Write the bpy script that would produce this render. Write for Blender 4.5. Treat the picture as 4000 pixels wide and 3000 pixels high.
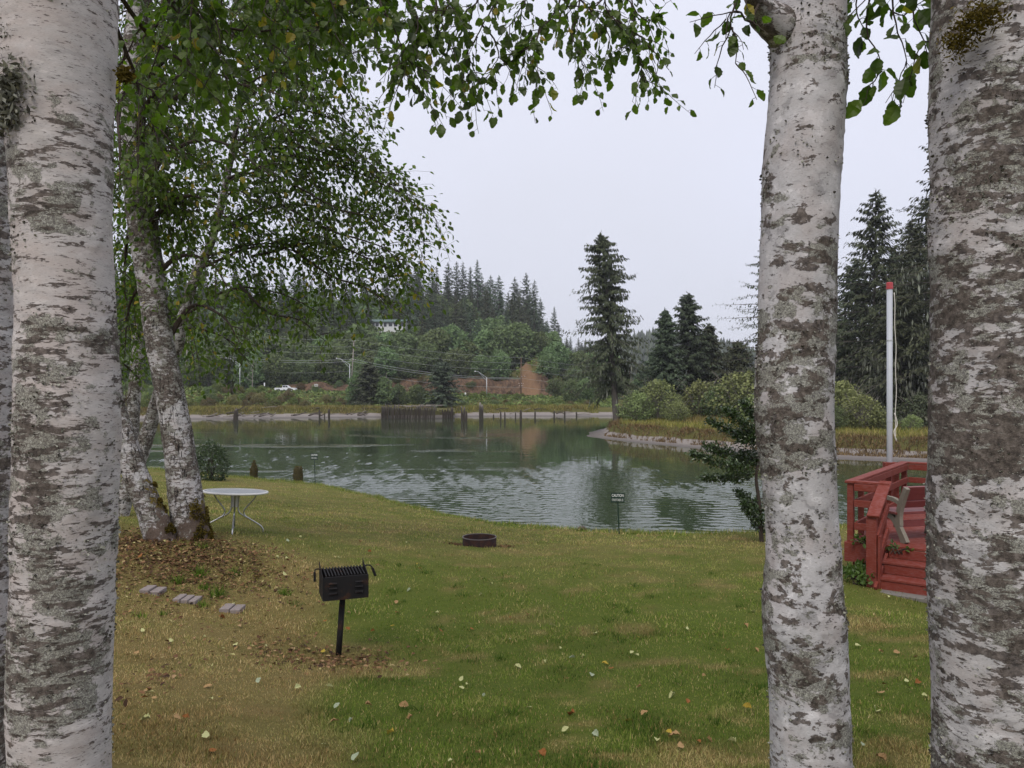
import bpy, math, random
import numpy as np
from mathutils import Vector, Matrix
R = math.radians
HAZE = 0.00024
SC = bpy.context.scene
COL = SC.collection
for o in list(bpy.data.objects):
    bpy.data.objects.remove(o)

# ------------------------------------------------------------------ camera
F = 3000.0            # focal length in pixels of the 4000 px wide photograph
CAMZ = 6.3            # eye height above the river
HY = 1515.0           # row of the horizon
cam = bpy.data.cameras.new('camera')
cam.sensor_width = 36.0
cam.lens = 36.0 * F / 4000.0
cam.shift_y = (HY - 1500.0) / 4000.0
cam.clip_start = 0.05
cam.clip_end = 9000
camo = bpy.data.objects.new('camera', cam)
COL.objects.link(camo)
camo.location = (0, 0, CAMZ)
camo.rotation_euler = (R(90), 0, 0)
SC.camera = camo

# ------------------------------------------------------------------ sky: flat overcast over a weak clear sky
SUN_EL, SUN_AZ = 52, 200
w = bpy.data.worlds.new('World')
SC.world = w
w.use_nodes = True
nt = w.node_tree
nt.nodes.clear()
wo = nt.nodes.new('ShaderNodeOutputWorld')
bg = nt.nodes.new('ShaderNodeBackground')
bg.inputs['Strength'].default_value = 0.1
sky = nt.nodes.new('ShaderNodeTexSky')
sky.sky_type = 'NISHITA'
sky.sun_disc = False
sky.sun_elevation = R(SUN_EL)
sky.sun_rotation = R(SUN_AZ)
tc = nt.nodes.new('ShaderNodeTexCoord')
nz = nt.nodes.new('ShaderNodeTexNoise')
nz.inputs['Scale'].default_value = 2.2
nz.inputs['Detail'].default_value = 5
nz.inputs['Roughness'].default_value = 0.5
rmp = nt.nodes.new('ShaderNodeValToRGB')
rmp.color_ramp.elements[0].position = 0.3
rmp.color_ramp.elements[1].position = 0.7
rmp.color_ramp.elements[0].color = (5.5, 5.62, 6.35, 1)
rmp.color_ramp.elements[1].color = (5.8, 5.95, 6.95, 1)
mx = nt.nodes.new('ShaderNodeMix')
mx.data_type = 'RGBA'
mx.inputs[0].default_value = 0.96
nt.links.new(tc.outputs['Generated'], nz.inputs['Vector'])
nt.links.new(nz.outputs['Fac'], rmp.inputs['Fac'])
nt.links.new(sky.outputs['Color'], mx.inputs[6])
# an overcast dome brightens gently toward the zenith
sxyz = nt.nodes.new('ShaderNodeSeparateXYZ')
mr = nt.nodes.new('ShaderNodeMapRange')
mr.inputs['From Min'].default_value = 0.0
mr.inputs['From Max'].default_value = 1.0
mr.inputs['To Min'].default_value = 0.98
mr.inputs['To Max'].default_value = 1.28
gm = nt.nodes.new('ShaderNodeVectorMath')
gm.operation = 'SCALE'
nt.links.new(tc.outputs['Generated'], sxyz.inputs[0])
nt.links.new(sxyz.outputs[2], mr.inputs['Value'])
nt.links.new(rmp.outputs['Color'], gm.inputs[0])
nt.links.new(mr.outputs['Result'], gm.inputs['Scale'])
nt.links.new(gm.outputs['Vector'], mx.inputs[7])
nt.links.new(mx.outputs[2], bg.inputs['Color'])
nt.links.new(bg.outputs['Background'], wo.inputs['Surface'])

sl = bpy.data.lights.new('sun', 'SUN')
sl.energy = 1.5
sl.angle = R(30)
sl.color = (1.0, 0.94, 0.83)
so = bpy.data.objects.new('sun', sl)
COL.objects.link(so)
az = R(SUN_AZ)
sdir = Vector((math.sin(az) * math.cos(R(SUN_EL)), math.cos(az) * math.cos(R(SUN_EL)), math.sin(R(SUN_EL))))
so.rotation_euler = sdir.to_track_quat('Z', 'Y').to_euler()
so.location = (0, -20, 60)

SC.view_settings.view_transform = 'Standard'
SC.view_settings.look = 'None'
SC.view_settings.gamma = 1
SC.view_settings.use_curve_mapping = False
SC.view_settings.exposure = 0.45
SC.render.engine = 'CYCLES'
SC.cycles.use_denoising = True
SC.cycles.max_bounces = 6
SC.cycles.diffuse_bounces = 3
SC.cycles.glossy_bounces = 3
SC.cycles.transmission_bounces = 3
SC.cycles.volume_bounces = 0
SC.cycles.caustics_reflective = False
SC.cycles.caustics_refractive = False

# ------------------------------------------------------------------ helpers
rng = np.random.default_rng(7)
random.seed(7)


def P(px, py, D):
    return np.array(((px - 2000.0) / F * D, D, CAMZ - (py - HY) / F * D))


def PX(px, D):
    return (px - 2000.0) / F * D


def ss(a, b, x):
    t = np.clip((x - a) / (b - a), 0, 1)
    return t * t * (3 - 2 * t)


def _h(ix, iy, iz, s):
    n = (ix * 374761393 + iy * 668265263 + iz * 2147483647 + s * 144665) & 0xFFFFFFFF
    n = ((n ^ (n >> 13)) * 1274126177) & 0xFFFFFFFF
    n = ((n ^ (n >> 16)) * 2246822519) & 0xFFFFFFFF
    return ((n ^ (n >> 15)) & 0xFFFF) / 65535.0


def vnoise(x, y, z=0.0, s=0):
    x, y, z = np.broadcast_arrays(np.asarray(x, float), np.asarray(y, float), np.asarray(z, float))
    ix, iy, iz = np.floor(x).astype(np.int64), np.floor(y).astype(np.int64), np.floor(z).astype(np.int64)
    fx, fy, fz = x - ix, y - iy, z - iz
    fx, fy, fz = [f * f * (3 - 2 * f) for f in (fx, fy, fz)]
    r = 0
    for dx in (0, 1):
        for dy in (0, 1):
            for dz in (0, 1):
                r = r + _h(ix + dx, iy + dy, iz + dz, s) * (fx if dx else 1 - fx) * (fy if dy else 1 - fy) * (fz if dz else 1 - fz)
    return r


def fbm(x, y, z=0.0, oct=4, s=0, g=0.5):
    r, a, t = 0, 1.0, 0
    for i in range(oct):
        r = r + a * vnoise(np.asarray(x) * 2 ** i, np.asarray(y) * 2 ** i, np.asarray(z) * 2 ** i, s + i * 17)
        t += a
        a *= g
    return r / t


def mesh_np(name, V, faces, mat=None, attrs=None, smooth=False):
    V = np.asarray(V, dtype=np.float32).reshape(-1, 3)
    if not isinstance(faces, list):
        faces = [faces]
    faces = [np.asarray(f, dtype=np.int32) for f in faces if len(f)]
    me = bpy.data.meshes.new(name)
    me.vertices.add(len(V))
    me.vertices.foreach_set('co', V.ravel())
    li = np.concatenate([f.ravel() for f in faces])
    lt = np.concatenate([np.full(len(f), f.shape[1], np.int32) for f in faces])
    ls = np.concatenate([[0], np.cumsum(lt)[:-1]]).astype(np.int32)
    me.loops.add(len(li))
    me.loops.foreach_set('vertex_index', li)
    me.polygons.add(len(lt))
    me.polygons.foreach_set('loop_start', ls)
    me.polygons.foreach_set('loop_total', lt)
    me.polygons.foreach_set('use_smooth', np.full(len(lt), bool(smooth)))
    for k, v in (attrs or {}).items():
        a = me.attributes.new(k, 'FLOAT', 'POINT')
        a.data.foreach_set('value', np.asarray(v, np.float32).ravel())
    if mat:
        me.materials.append(mat)
    me.update(calc_edges=True)
    return me


class MB:
    """collects pieces of ONE part"""
    def __init__(s):
        s.V, s.F, s.n, s.A = [], [], 0, []

    def add(s, V, F, tint=None):
        V = np.asarray(V, float).reshape(-1, 3)
        for f in (F if isinstance(F, list) else [F]):
            f = np.asarray(f, int)
            if len(f):
                s.F.append(f + s.n)
        s.V.append(V)
        s.A.append(np.zeros(len(V)) if tint is None else np.broadcast_to(np.asarray(tint, float), (len(V),)))
        s.n += len(V)
        return s

    def box(s, c, size, ax=None, bev=0.0):
        hx, hy, hz = [q / 2 for q in size]
        if bev <= 0:
            v = np.array([(x, y, z) for x in (-hx, hx) for y in (-hy, hy) for z in (-hz, hz)])
            f = np.array([(0, 1, 3, 2), (4, 6, 7, 5), (0, 4, 5, 1), (2, 3, 7, 6), (0, 2, 6, 4), (1, 5, 7, 3)])
            fs = [f]
        else:
            import itertools
            v, ids = [], {}
            for sx, sy, sz in itertools.product((-1, 1), repeat=3):
                for a in range(3):
                    h = [hx - bev, hy - bev, hz - bev]
                    h[a] += bev
                    ids[(sx, sy, sz, a)] = len(v)
                    v.append((sx * h[0], sy * h[1], sz * h[2]))
            v = np.array(v)
            q, t = [], []
            for a in range(3):
                o1, o2 = (a + 1) % 3, (a + 2) % 3
                for sg in (-1, 1):
                    l = []
                    for p, r_ in ((-1, -1), (1, -1), (1, 1), (-1, 1)):
                        k = [0, 0, 0]
                        k[a], k[o1], k[o2] = sg, p, r_
                        l.append(ids[(*k, a)])
                    q.append(l if sg > 0 else l[::-1])
                for p in (-1, 1):
                    for r_ in (-1, 1):
                        l = []
                        k = [0, 0, 0]
                        k[o1], k[o2] = p, r_
                        k[a] = -1
                        i1, i2 = ids[(*k, o1)], ids[(*k, o2)]
                        k[a] = 1
                        j1, j2 = ids[(*k, o1)], ids[(*k, o2)]
                        l = [i1, j1, j2, i2]
                        q.append(l if p * r_ < 0 else l[::-1])
            for sx, sy, sz in itertools.product((-1, 1), repeat=3):
                l = [ids[(sx, sy, sz, a)] for a in range(3)]
                t.append(l if sx * sy * sz > 0 else l[::-1])
            fs = [np.array(q), np.array(t)]
        if ax is not None:
            v = v @ np.array(ax, float)
        return s.add(v + np.array(c, float), fs)

    def bar(s, a, b, w, h, bev=0.0, up=(0, 0, 1)):
        a, b = np.array(a, float), np.array(b, float)
        d = b - a
        L = np.linalg.norm(d)
        d /= L
        sd = np.cross(up, d)
        sd /= np.linalg.norm(sd)
        u = np.cross(d, sd)
        return s.box((a + b) / 2, (L, w, h), (d, sd, u), bev)

    def tube(s, pts, rad, n=8, cap=True, tint=None):
        V, F = tube(pts, rad, n, cap)
        return s.add(V, F, tint)

    def lathe(s, prof, n=24, c=(0, 0, 0)):
        prof = np.array(prof, float)
        th = np.linspace(0, 2 * np.pi, n, endpoint=False)
        V = np.stack([prof[:, None, 0] * np.cos(th), prof[:, None, 0] * np.sin(th), np.repeat(prof[:, 1:2], n, 1)], -1)
        k = len(prof)
        i, j = np.meshgrid(np.arange(k - 1), np.arange(n), indexing='ij')
        j2 = (j + 1) % n
        F = np.stack([i * n + j, i * n + j2, (i + 1) * n + j2, (i + 1) * n + j], -1).reshape(-1, 4)
        return s.add(V.reshape(-1, 3) + np.array(c), F)

    def build(s, name, mat, parent=None, smooth=False, attr=False):
        me = mesh_np(name, np.concatenate(s.V), s.F, mat, {'tint': np.concatenate(s.A)} if attr else None, smooth)
        return link(name, me, parent)


def link(name, me, parent=None, M=None):
    """link me; its vertices (moved by M) are world positions also when the parent stands elsewhere"""
    o = bpy.data.objects.new(name, me)
    COL.objects.link(o)
    if M is not None:
        o.matrix_basis = M
    if parent is not None:
        o.parent = parent
        o.matrix_parent_inverse = Matrix.Translation(parent.location).inverted() if parent.parent is None else Matrix()
    return o


def thing(name, label, cat, loc=(0, 0, 0), group=None):
    o = bpy.data.objects.new(name, None)
    o.empty_display_size = 0.2
    COL.objects.link(o)
    o.location = loc
    return tag(o, label, cat, group)


def tag(o, label=None, cat=None, group=None, kind=None):
    if label:
        o['label'] = label
    if cat:
        o['category'] = cat
    if group:
        o['group'] = group
    if kind:
        o['kind'] = kind
    return o


def copy_tree(o, parent=None):
    c = o.copy()
    COL.objects.link(c)
    if parent is not None:
        c.parent = parent
    for ch in list(o.children):
        copy_tree(ch, c)
    return c


def tube(pts, rad, n=8, cap=True):
    pts = np.asarray(pts, float)
    k = len(pts)
    rad = np.broadcast_to(np.asarray(rad, float), (k,))
    d = np.gradient(pts, axis=0)
    d /= np.linalg.norm(d, axis=1)[:, None] + 1e-12
    ref = np.array((0, 0, 1.0)) if abs(d[:, 2]).mean() < 0.8 else np.array((0, 1.0, 0))
    a = np.cross(d, ref)
    a /= np.linalg.norm(a, axis=1)[:, None] + 1e-12
    b = np.cross(d, a)
    th = np.linspace(0, 2 * np.pi, n, endpoint=False)
    V = pts[:, None] + rad[:, None, None] * (np.cos(th)[None, :, None] * a[:, None] + np.sin(th)[None, :, None] * b[:, None])
    i, j = np.meshgrid(np.arange(k - 1), np.arange(n), indexing='ij')
    j2 = (j + 1) % n
    Fq = np.stack([i * n + j, i * n + j2, (i + 1) * n + j2, (i + 1) * n + j], -1).reshape(-1, 4)
    F = [Fq]
    if cap:
        F += [np.array([list(range(n))[::-1]]), np.array([[(k - 1) * n + q for q in range(n)]])]
        if n == 4:
            F = [np.concatenate(F)]
    return V.reshape(-1, 3), F


def spline(pts, m):
    """Catmull-Rom through pts, m samples"""
    p = np.asarray(pts, float)
    if len(p) == 2:
        t = np.linspace(0, 1, m)[:, None]
        return p[0] * (1 - t) + p[1] * t
    q = np.vstack([2 * p[0] - p[1], p, 2 * p[-1] - p[-2]])
    u = np.linspace(0, len(p) - 1 - 1e-9, m)
    i = u.astype(int)
    t = (u - i)[:, None]
    a, b, c, d = q[i], q[i + 1], q[i + 2], q[i + 3]
    return 0.5 * (2 * b + (c - a) * t + (2 * a - 5 * b + 4 * c - d) * t ** 2 + (3 * b - a - 3 * c + d) * t ** 3)


def unit(v):
    return v / (np.linalg.norm(v, axis=-1, keepdims=True) + 1e-12)


def scatter(T, TF, org, dirs, nrm, size, wid=1.0):
    """copies of a template (its x along dirs, z along nrm)"""
    dirs = unit(dirs)
    side = unit(np.cross(nrm, dirs))
    up = np.cross(dirs, side)
    size = np.broadcast_to(np.asarray(size, float), (len(org),))[:, None, None]
    V = org[:, None] + size * (T[None, :, 0:1] * dirs[:, None] + wid * T[None, :, 1:2] * side[:, None] + T[None, :, 2:3] * up[:, None])
    n = len(T)
    off = (np.arange(len(org)) * n)[:, None, None]
    Fs = [(f[None] + off).reshape(-1, f.shape[1]) for f in TF]
    return V.reshape(-1, 3), Fs


KITE = np.array([(0, 0, 0), (0.45, 0.5, 0.0), (1, 0, -0.06), (0.45, -0.5, 0.0)])
KITEF = [np.array([[0, 3, 2, 1]])]
LEAF6 = np.array([(0, 0, 0), (0.3, 0.3, 0.07), (0.66, 0.24, 0.05), (1, 0, -0.1), (0.66, -0.24, 0.05), (0.3, -0.3, 0.07)])
LEAF6F = [np.array([[0, 5, 4, 3], [0, 3, 2, 1]])]


def toothed_leaf(curl=0.12, fold=0.1, n=9, wmax=0.34, bend=0.0, seed=0):
    rg = np.random.default_rng(seed)
    t = np.linspace(0, 1, n)
    wd = wmax * np.sin(np.pi * t ** 0.8) ** 0.8
    tooth = np.where(np.arange(n) % 2 == 1, 1.1, 0.95)
    V, mid, le, ri = [], [], [], []
    for i in range(n):
        zc = -curl * t[i] ** 2 + 0.02 * rg.normal()
        mid.append(len(V)); V.append((t[i], bend * math.sin(t[i] * 3.14), zc))
        if 0 < i < n - 1:
            for sg, l in ((1, le), (-1, ri)):
                l.append(len(V))
                V.append((t[i] + 0.05 - 0.02 * sg, sg * wd[i] * tooth[i] * rg.uniform(0.9, 1.08) + bend * math.sin(t[i] * 3.14), zc + fold * wd[i] / wmax * rg.uniform(0.6, 1.3)))
    q, tr = [], []
    for i in range(1, n - 2):
        q.append((mid[i], mid[i + 1], le[i], le[i - 1]))
        q.append((mid[i + 1], mid[i], ri[i - 1], ri[i]))
    tr += [(mid[0], mid[1], le[0]), (mid[1], mid[0], ri[0]), (mid[n - 2], mid[n - 1], le[-1]), (mid[n - 1], mid[n - 2], ri[-1])]
    return np.array(V), [np.array(q), np.array(tr)]
# ------------------------------------------------------------------ materials
class NT:
    def __init__(s, name):
        s.m = bpy.data.materials.new(name)
        s.m.use_nodes = True
        s.t = s.m.node_tree
        s.t.nodes.clear()
        s.out = s.t.nodes.new('ShaderNodeOutputMaterial')

    def n(s, typ, ins=None, **kw):
        nd = s.t.nodes.new('ShaderNode' + typ)
        for k, v in kw.items():
            setattr(nd, k, v)
        for k, v in (ins or {}).items():
            if hasattr(v, 'is_output') or isinstance(v, bpy.types.NodeSocket):
                s.t.links.new(v, nd.inputs[k])
            else:
                nd.inputs[k].default_value = v
        return nd

    def coord(s, scale=(1, 1, 1), kind='Object'):
        tc = s.n('TexCoord')
        return s.n('Mapping', {'Vector': tc.outputs[kind], 'Scale': scale}).outputs[0]

    def geo(s, scale=(1, 1, 1)):
        g = s.n('NewGeometry')
        return s.n('Mapping', {'Vector': g.outputs['Position'], 'Scale': scale}).outputs[0]

    def noise(s, vec, scale, detail=4, rough=0.55, dist=0.0):
        return s.n('TexNoise', {'Vector': vec, 'Scale': scale, 'Detail': detail, 'Roughness': rough, 'Distortion': dist}).outputs['Fac']

    def ramp(s, fac, stops, interp='LINEAR'):
        r = s.n('ValToRGB', {'Fac': fac})
        r.color_ramp.interpolation = interp
        els = r.color_ramp.elements
        while len(els) < len(stops):
            els.new(0.5)
        for e, (p, c) in zip(els, stops):
            e.position = p
            e.color = (*c, 1) if isinstance(c, (tuple, list)) else (c, c, c, 1)
        return r.outputs['Color']

    def mix(s, fac, a, b, mode='MIX'):
        nd = s.n('Mix', data_type='RGBA', blend_type=mode)
        for i, v in ((0, fac), (6, a), (7, b)):
            if isinstance(v, bpy.types.NodeSocket):
                s.t.links.new(v, nd.inputs[i])
            elif i == 0:
                nd.inputs[0].default_value = v
            else:
                nd.inputs[i].default_value = (*v, 1) if len(v) == 3 else v
        return nd.outputs[2]

    def math(s, op, a, b=0.0):
        nd = s.n('Math', operation=op)
        for i, v in ((0, a), (1, b)):
            if isinstance(v, bpy.types.NodeSocket):
                s.t.links.new(v, nd.inputs[i])
            else:
                nd.inputs[i].default_value = v
        return nd.outputs[0]

    def attr(s, name):
        return s.n('Attribute', attribute_name=name).outputs['Fac']

    def rand(s):
        return s.n('ObjectInfo').outputs['Random']

    def bump(s, h, strength=0.3, dist=0.01):
        return s.n('Bump', {'Height': h, 'Strength': strength, 'Distance': dist}).outputs[0]

    def pbr(s, col, rough=0.8, spec=0.3, metal=0.0, normal=None):
        p = s.n('BsdfPrincipled', {'Roughness': rough, 'Specular IOR Level': spec, 'Metallic': metal})
        if isinstance(col, bpy.types.NodeSocket):
            s.t.links.new(col, p.inputs['Base Color'])
        else:
            p.inputs['Base Color'].default_value = (*col, 1)
        if normal is not None:
            s.t.links.new(normal, p.inputs['Normal'])
        return p

    def done(s, shader):
        s.t.links.new(shader if isinstance(shader, bpy.types.NodeSocket) else shader.outputs[0], s.out.inputs['Surface'])
        return s.m


def m_plain(name, col, rough=0.7, spec=0.3, metal=0.0, var=0.25, scale=8.0, bump=0.15):
    t = NT(name)
    v = t.noise(t.coord(), scale, 6, 0.6)
    c = t.mix(v, tuple(q * (1 - var) for q in col), tuple(min(1, q * (1 + var)) for q in col))
    return t.done(t.pbr(c, rough, spec, metal, t.bump(v, bump, 0.01) if bump else None))


def m_leaf(name, dark, light, trans, tf=0.3, rough=0.45, spec=0.35, odd=None, obj=False):
    """leaf: two greens by the leaf's own tint, a few of an odd colour, light through the blade"""
    t = NT(name)
    tv = t.rand() if obj else t.attr('tint')
    stops = [(0.0, dark), (0.85, light)] + ([(0.955, light), (0.975, odd)] if odd else [])
    c = t.ramp(tv, stops)
    ct = t.mix(1.0, c, trans, 'MULTIPLY')
    p = t.pbr(c, rough, spec)
    tr = t.n('BsdfTranslucent', {'Color': ct})
    ms = t.n('MixShader', {0: tf})
    t.t.links.new(p.outputs[0], ms.inputs[1])
    t.t.links.new(tr.outputs[0], ms.inputs[2])
    return t.done(ms)


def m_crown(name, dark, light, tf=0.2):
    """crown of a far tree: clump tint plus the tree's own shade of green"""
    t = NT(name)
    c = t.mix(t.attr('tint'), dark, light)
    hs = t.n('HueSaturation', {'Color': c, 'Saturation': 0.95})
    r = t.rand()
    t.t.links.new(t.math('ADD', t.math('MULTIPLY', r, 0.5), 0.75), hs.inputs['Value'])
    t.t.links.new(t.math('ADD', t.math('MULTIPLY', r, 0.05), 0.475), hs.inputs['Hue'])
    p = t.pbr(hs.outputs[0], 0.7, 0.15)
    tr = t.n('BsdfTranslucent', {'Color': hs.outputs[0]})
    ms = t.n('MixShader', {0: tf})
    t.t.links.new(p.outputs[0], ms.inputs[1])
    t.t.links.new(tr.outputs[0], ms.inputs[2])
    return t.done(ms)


def m_birch(name, seed=0.0, dark_amt=0.5, lichen_amt=0.5, stretch=2.6, base=(0.50, 0.475, 0.48), plates=0.5, moss=True, fissure=False, scale=1.0):
    """pale alder bark: smooth grey-white plates, brown scabs drawn out sideways, grey crusty lichen, short dark lenticels"""
    t = NT(name)
    tc = t.n('TexCoord')
    mp = t.n('Mapping', {'Vector': tc.outputs['Object'], 'Location': (seed, seed * 1.7, seed * 0.6)})
    v = mp.outputs[0]
    sc = lambda z: t.n('Mapping', {'Vector': v, 'Scale': (scale, scale, z * scale)}).outputs[0]
    v1, v2, v3 = sc(stretch), sc(stretch * 1.5), sc(stretch * 0.7)
    big = t.noise(sc(1.2), 1.3, 4, 0.6)
    # pale plates of three greys with crisp outlines
    pl = t.noise(v1, 6.5, 8, 0.6, 0.35)
    tone = t.ramp(pl, [(0.0, tuple(q * 0.55 for q in base)), (0.40, tuple(q * 0.62 for q in base)), (0.415, tuple(q * 0.86 for q in base)), (0.54, base), (0.60, tuple(min(1, q * 1.08) for q in base)), (0.615, tuple(min(1, q * 1.3) for q in base)), (1.0, tuple(min(1, q * 1.34) for q in base))])
    tone = t.mix(plates, base, tone)
    warm = t.noise(v3, 4.0, 4, 0.6)
    tone = t.mix(t.ramp(warm, [(0.45, 0.0), (0.62, 0.55)]), tone, tuple(q * k for q, k in zip(base, (0.88, 0.8, 0.76))))
    fine = t.noise(sc(stretch * 2.2), 70, 4, 0.7)
    tone = t.mix(0.7, tone, t.mix(fine, (0.45, 0.44, 0.42), (1.45, 1.45, 1.45)), 'MULTIPLY')
    # crusty grey lichen
    ln = t.noise(t.n('Mapping', {'Vector': v, 'Location': (3.1, 0.7, 5.2), 'Scale': (scale, scale, 1.5 * scale)}).outputs[0], 4.2, 7, 0.68, 0.3)
    lmask = t.ramp(t.math('ADD', ln, t.math('MULTIPLY', t.math('SUBTRACT', big, 0.5), 1.0)), [(0.60 - 0.16 * lichen_amt, 0.0), (0.63 - 0.16 * lichen_amt, 1.0)])
    crack = t.noise(v, 95 * scale, 3, 0.6, 1.2)
    lcol = t.ramp(crack, [(0.36, (0.035, 0.03, 0.026)), (0.47, (0.13, 0.125, 0.10)), (0.56, (0.26, 0.26, 0.21)), (0.66, (0.42, 0.42, 0.37))])
    tone = t.mix(t.math('MULTIPLY', lmask, 0.8), tone, lcol)
    # brown scabs
    dn = t.noise(t.n('Mapping', {'Vector': v, 'Location': (9.3, 4.1, 2.2), 'Scale': (scale, scale, stretch * 1.25 * scale)}).outputs[0], 7.5, 9, 0.66, 0.2)
    dm = t.ramp(t.math('ADD', dn, t.math('MULTIPLY', t.math('SUBTRACT', big, 0.5), 0.55)), [(0.645 - 0.15 * dark_amt, 0.0), (0.665 - 0.15 * dark_amt, 1.0)])
    dcol = t.ramp(t.noise(v, 40, 4, 0.7), [(0.35, (0.025, 0.018, 0.015)), (0.5, (0.085, 0.066, 0.056)), (0.68, (0.19, 0.158, 0.14))])
    tone = t.mix(t.math('MULTIPLY', dm, 0.9), tone, dcol)
    # almost black specks inside the scabs
    dm2 = t.ramp(t.noise(v2, 17, 6, 0.7), [(0.63 - 0.05 * dark_amt, 0.0), (0.655 - 0.05 * dark_amt, 1.0)])
    tone = t.mix(t.math('MULTIPLY', dm2, 0.75), tone, (0.045, 0.035, 0.032))
    # lenticels
    le = t.ramp(t.noise(sc(9.0), 26, 2, 0.5), [(0.655, 0.0), (0.69, 1.0)])
    tone = t.mix(t.math('MULTIPLY', le, 0.7), tone, (0.07, 0.055, 0.05))
    h = t.math('ADD', t.math('MULTIPLY', lmask, t.math('ADD', crack, 0.4)), t.math('ADD', t.math('MULTIPLY', dm, 0.5), t.math('MULTIPLY', fine, 0.25)))
    if fissure:
        fx = t.ramp(t.noise(t.n('Mapping', {'Vector': v, 'Scale': (1, 1, 0.16)}).outputs[0], 7.5, 4, 0.6), [(0.485, 0.0), (0.498, 1.0), (0.505, 1.0), (0.518, 0.0)])
        fx = t.math('MULTIPLY', fx, t.ramp(t.noise(v, 3.0, 2), [(0.45, 0.0), (0.52, 1.0)]))
        tone = t.mix(fx, tone, (0.012, 0.010, 0.009))
        h = t.math('SUBTRACT', h, fx)
    if moss:
        ma = t.attr('moss')
        mm = t.ramp(t.math('ADD', t.noise(v, 14, 6, 0.7), t.math('SUBTRACT', ma, 0.5)), [(0.52, 0.0), (0.56, 1.0)])
        mcol = t.ramp(t.noise(v, 70, 4, 0.7), [(0.35, (0.05, 0.035, 0.008)), (0.6, (0.16, 0.12, 0.02))])
        tone = t.mix(mm, tone, mcol)
        h = t.math('ADD', h, mm)
        da = t.attr('dirt')
        dd = t.ramp(t.math('ADD', t.noise(v, 12, 6, 0.7), t.math('SUBTRACT', da, 0.5)), [(0.5, 0.0), (0.58, 1.0)])
        tone = t.mix(dd, tone, t.mix(t.noise(v, 60, 4), (0.05, 0.035, 0.025), (0.16, 0.12, 0.10)))
    return t.done(t.pbr(tone, 0.85, 0.2, 0, t.bump(h, 0.55, 0.006)))


M = {}
M['bark_a'] = m_birch('bark_smooth', 0.0, 0.56, 0.30, 3.0, (0.50, 0.465, 0.455), 0.5, False, False, 1.75)
M['bark_b'] = m_birch('bark_plated', 13.7, 0.58, 0.40, 1.3, (0.50, 0.485, 0.50), 0.9, False, False, 1.5)
M['bark_c'] = m_birch('bark_mottled', 31.2, 0.84, 0.50, 2.0, (0.47, 0.45, 0.455), 0.8, False, False, 1.7)
M['bark_d'] = m_birch('bark_cracked', 47.0, 0.98, 0.75, 1.7, (0.47, 0.46, 0.465), 0.8, True, True, 1.9)
M['twig'] = m_plain('twig_bark', (0.055, 0.042, 0.035), 0.9, 0.2, 0, 0.4, 30)
M['grey_bark'] = m_plain('conifer_bark', (0.12, 0.105, 0.095), 0.95, 0.1, 0, 0.4, 2.5, 0.3)
M['leaf'] = m_leaf('alder_leaf', (0.034, 0.052, 0.009), (0.095, 0.135, 0.018), (1.8, 2.6, 0.8), 0.38, odd=(0.24, 0.17, 0.02))
M['leaf_obj'] = m_leaf('alder_leaf_single', (0.028, 0.044, 0.009), (0.085, 0.120, 0.018), (1.8, 2.6, 0.8), 0.38, odd=(0.24, 0.18, 0.02), obj=True)
M['holly'] = m_leaf('holly_leaf', (0.018, 0.034, 0.010), (0.05, 0.085, 0.022), (1.5, 1.8, 0.8), 0.12, 0.28, 0.6)
M['fern'] = m_leaf('fern_leaf', (0.04, 0.075, 0.016), (0.10, 0.16, 0.035), (1.5, 1.8, 0.8), 0.25)
M['spruce'] = m_crown('spruce_needles', (0.034, 0.044, 0.026), (0.100, 0.112, 0.058), 0.12)
M['spruce_dark'] = m_crown('fir_needles', (0.028, 0.045, 0.030), (0.125, 0.175, 0.098), 0.14)
M['broad'] = m_crown('alder_crown', (0.038, 0.070, 0.026), (0.205, 0.278, 0.110), 0.28)
M['olive'] = m_crown('willow_crown', (0.055, 0.078, 0.024), (0.32, 0.36, 0.135), 0.25)
M['bramble'] = m_crown('bramble_crown', (0.050, 0.080, 0.018), (0.20, 0.25, 0.065), 0.25)
M['rust'] = m_crown('dry_bush_crown', (0.10, 0.085, 0.03), (0.20, 0.17, 0.07), 0.2)
M['lichen'] = m_crown('hanging_lichen', (0.17, 0.19, 0.14), (0.32, 0.34, 0.27), 0.2)
M['moss'] = m_leaf('moss', (0.05, 0.036, 0.008), (0.14, 0.108, 0.022), (1.3, 1.3, 0.6), 0.25, 0.8, 0.1)
M['crust'] = m_leaf('leafy_lichen', (0.06, 0.055, 0.045), (0.36, 0.36, 0.30), (1, 1, 0.9), 0.1, 0.9, 0.1)
M['deadwood'] = m_plain('dead_wood', (0.24, 0.215, 0.19), 0.9, 0.15, 0, 0.4, 6)
M['driftwood'] = m_plain('wet_wood', (0.075, 0.06, 0.05), 0.8, 0.3, 0, 0.5, 5)


def m_pile():
    t = NT('piling_wood')
    g = t.n('NewGeometry')
    z = t.n('SeparateXYZ', {0: g.outputs['Position']}).outputs[2]
    n = t.noise(t.geo((6, 6, 0.8)), 1.2, 6, 0.65)
    wet = t.ramp(t.math('ADD', t.math('MULTIPLY', z, 0.25), t.math('MULTIPLY', t.math('SUBTRACT', n, 0.5), 0.9)), [(0.5, 0.0), (0.9, 1.0)])
    c = t.mix(wet, t.mix(n, (0.022, 0.017, 0.014), (0.07, 0.055, 0.042)), t.mix(n, (0.13, 0.115, 0.10), (0.36, 0.33, 0.30)))
    return t.done(t.pbr(c, 0.85, 0.25, 0, t.bump(n, 0.6, 0.03)))


M['pile'] = m_pile()
M['stump'] = m_plain('mossy_stump', (0.05, 0.043, 0.022), 0.95, 0.1, 0, 0.6, 9, 0.5)


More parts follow.
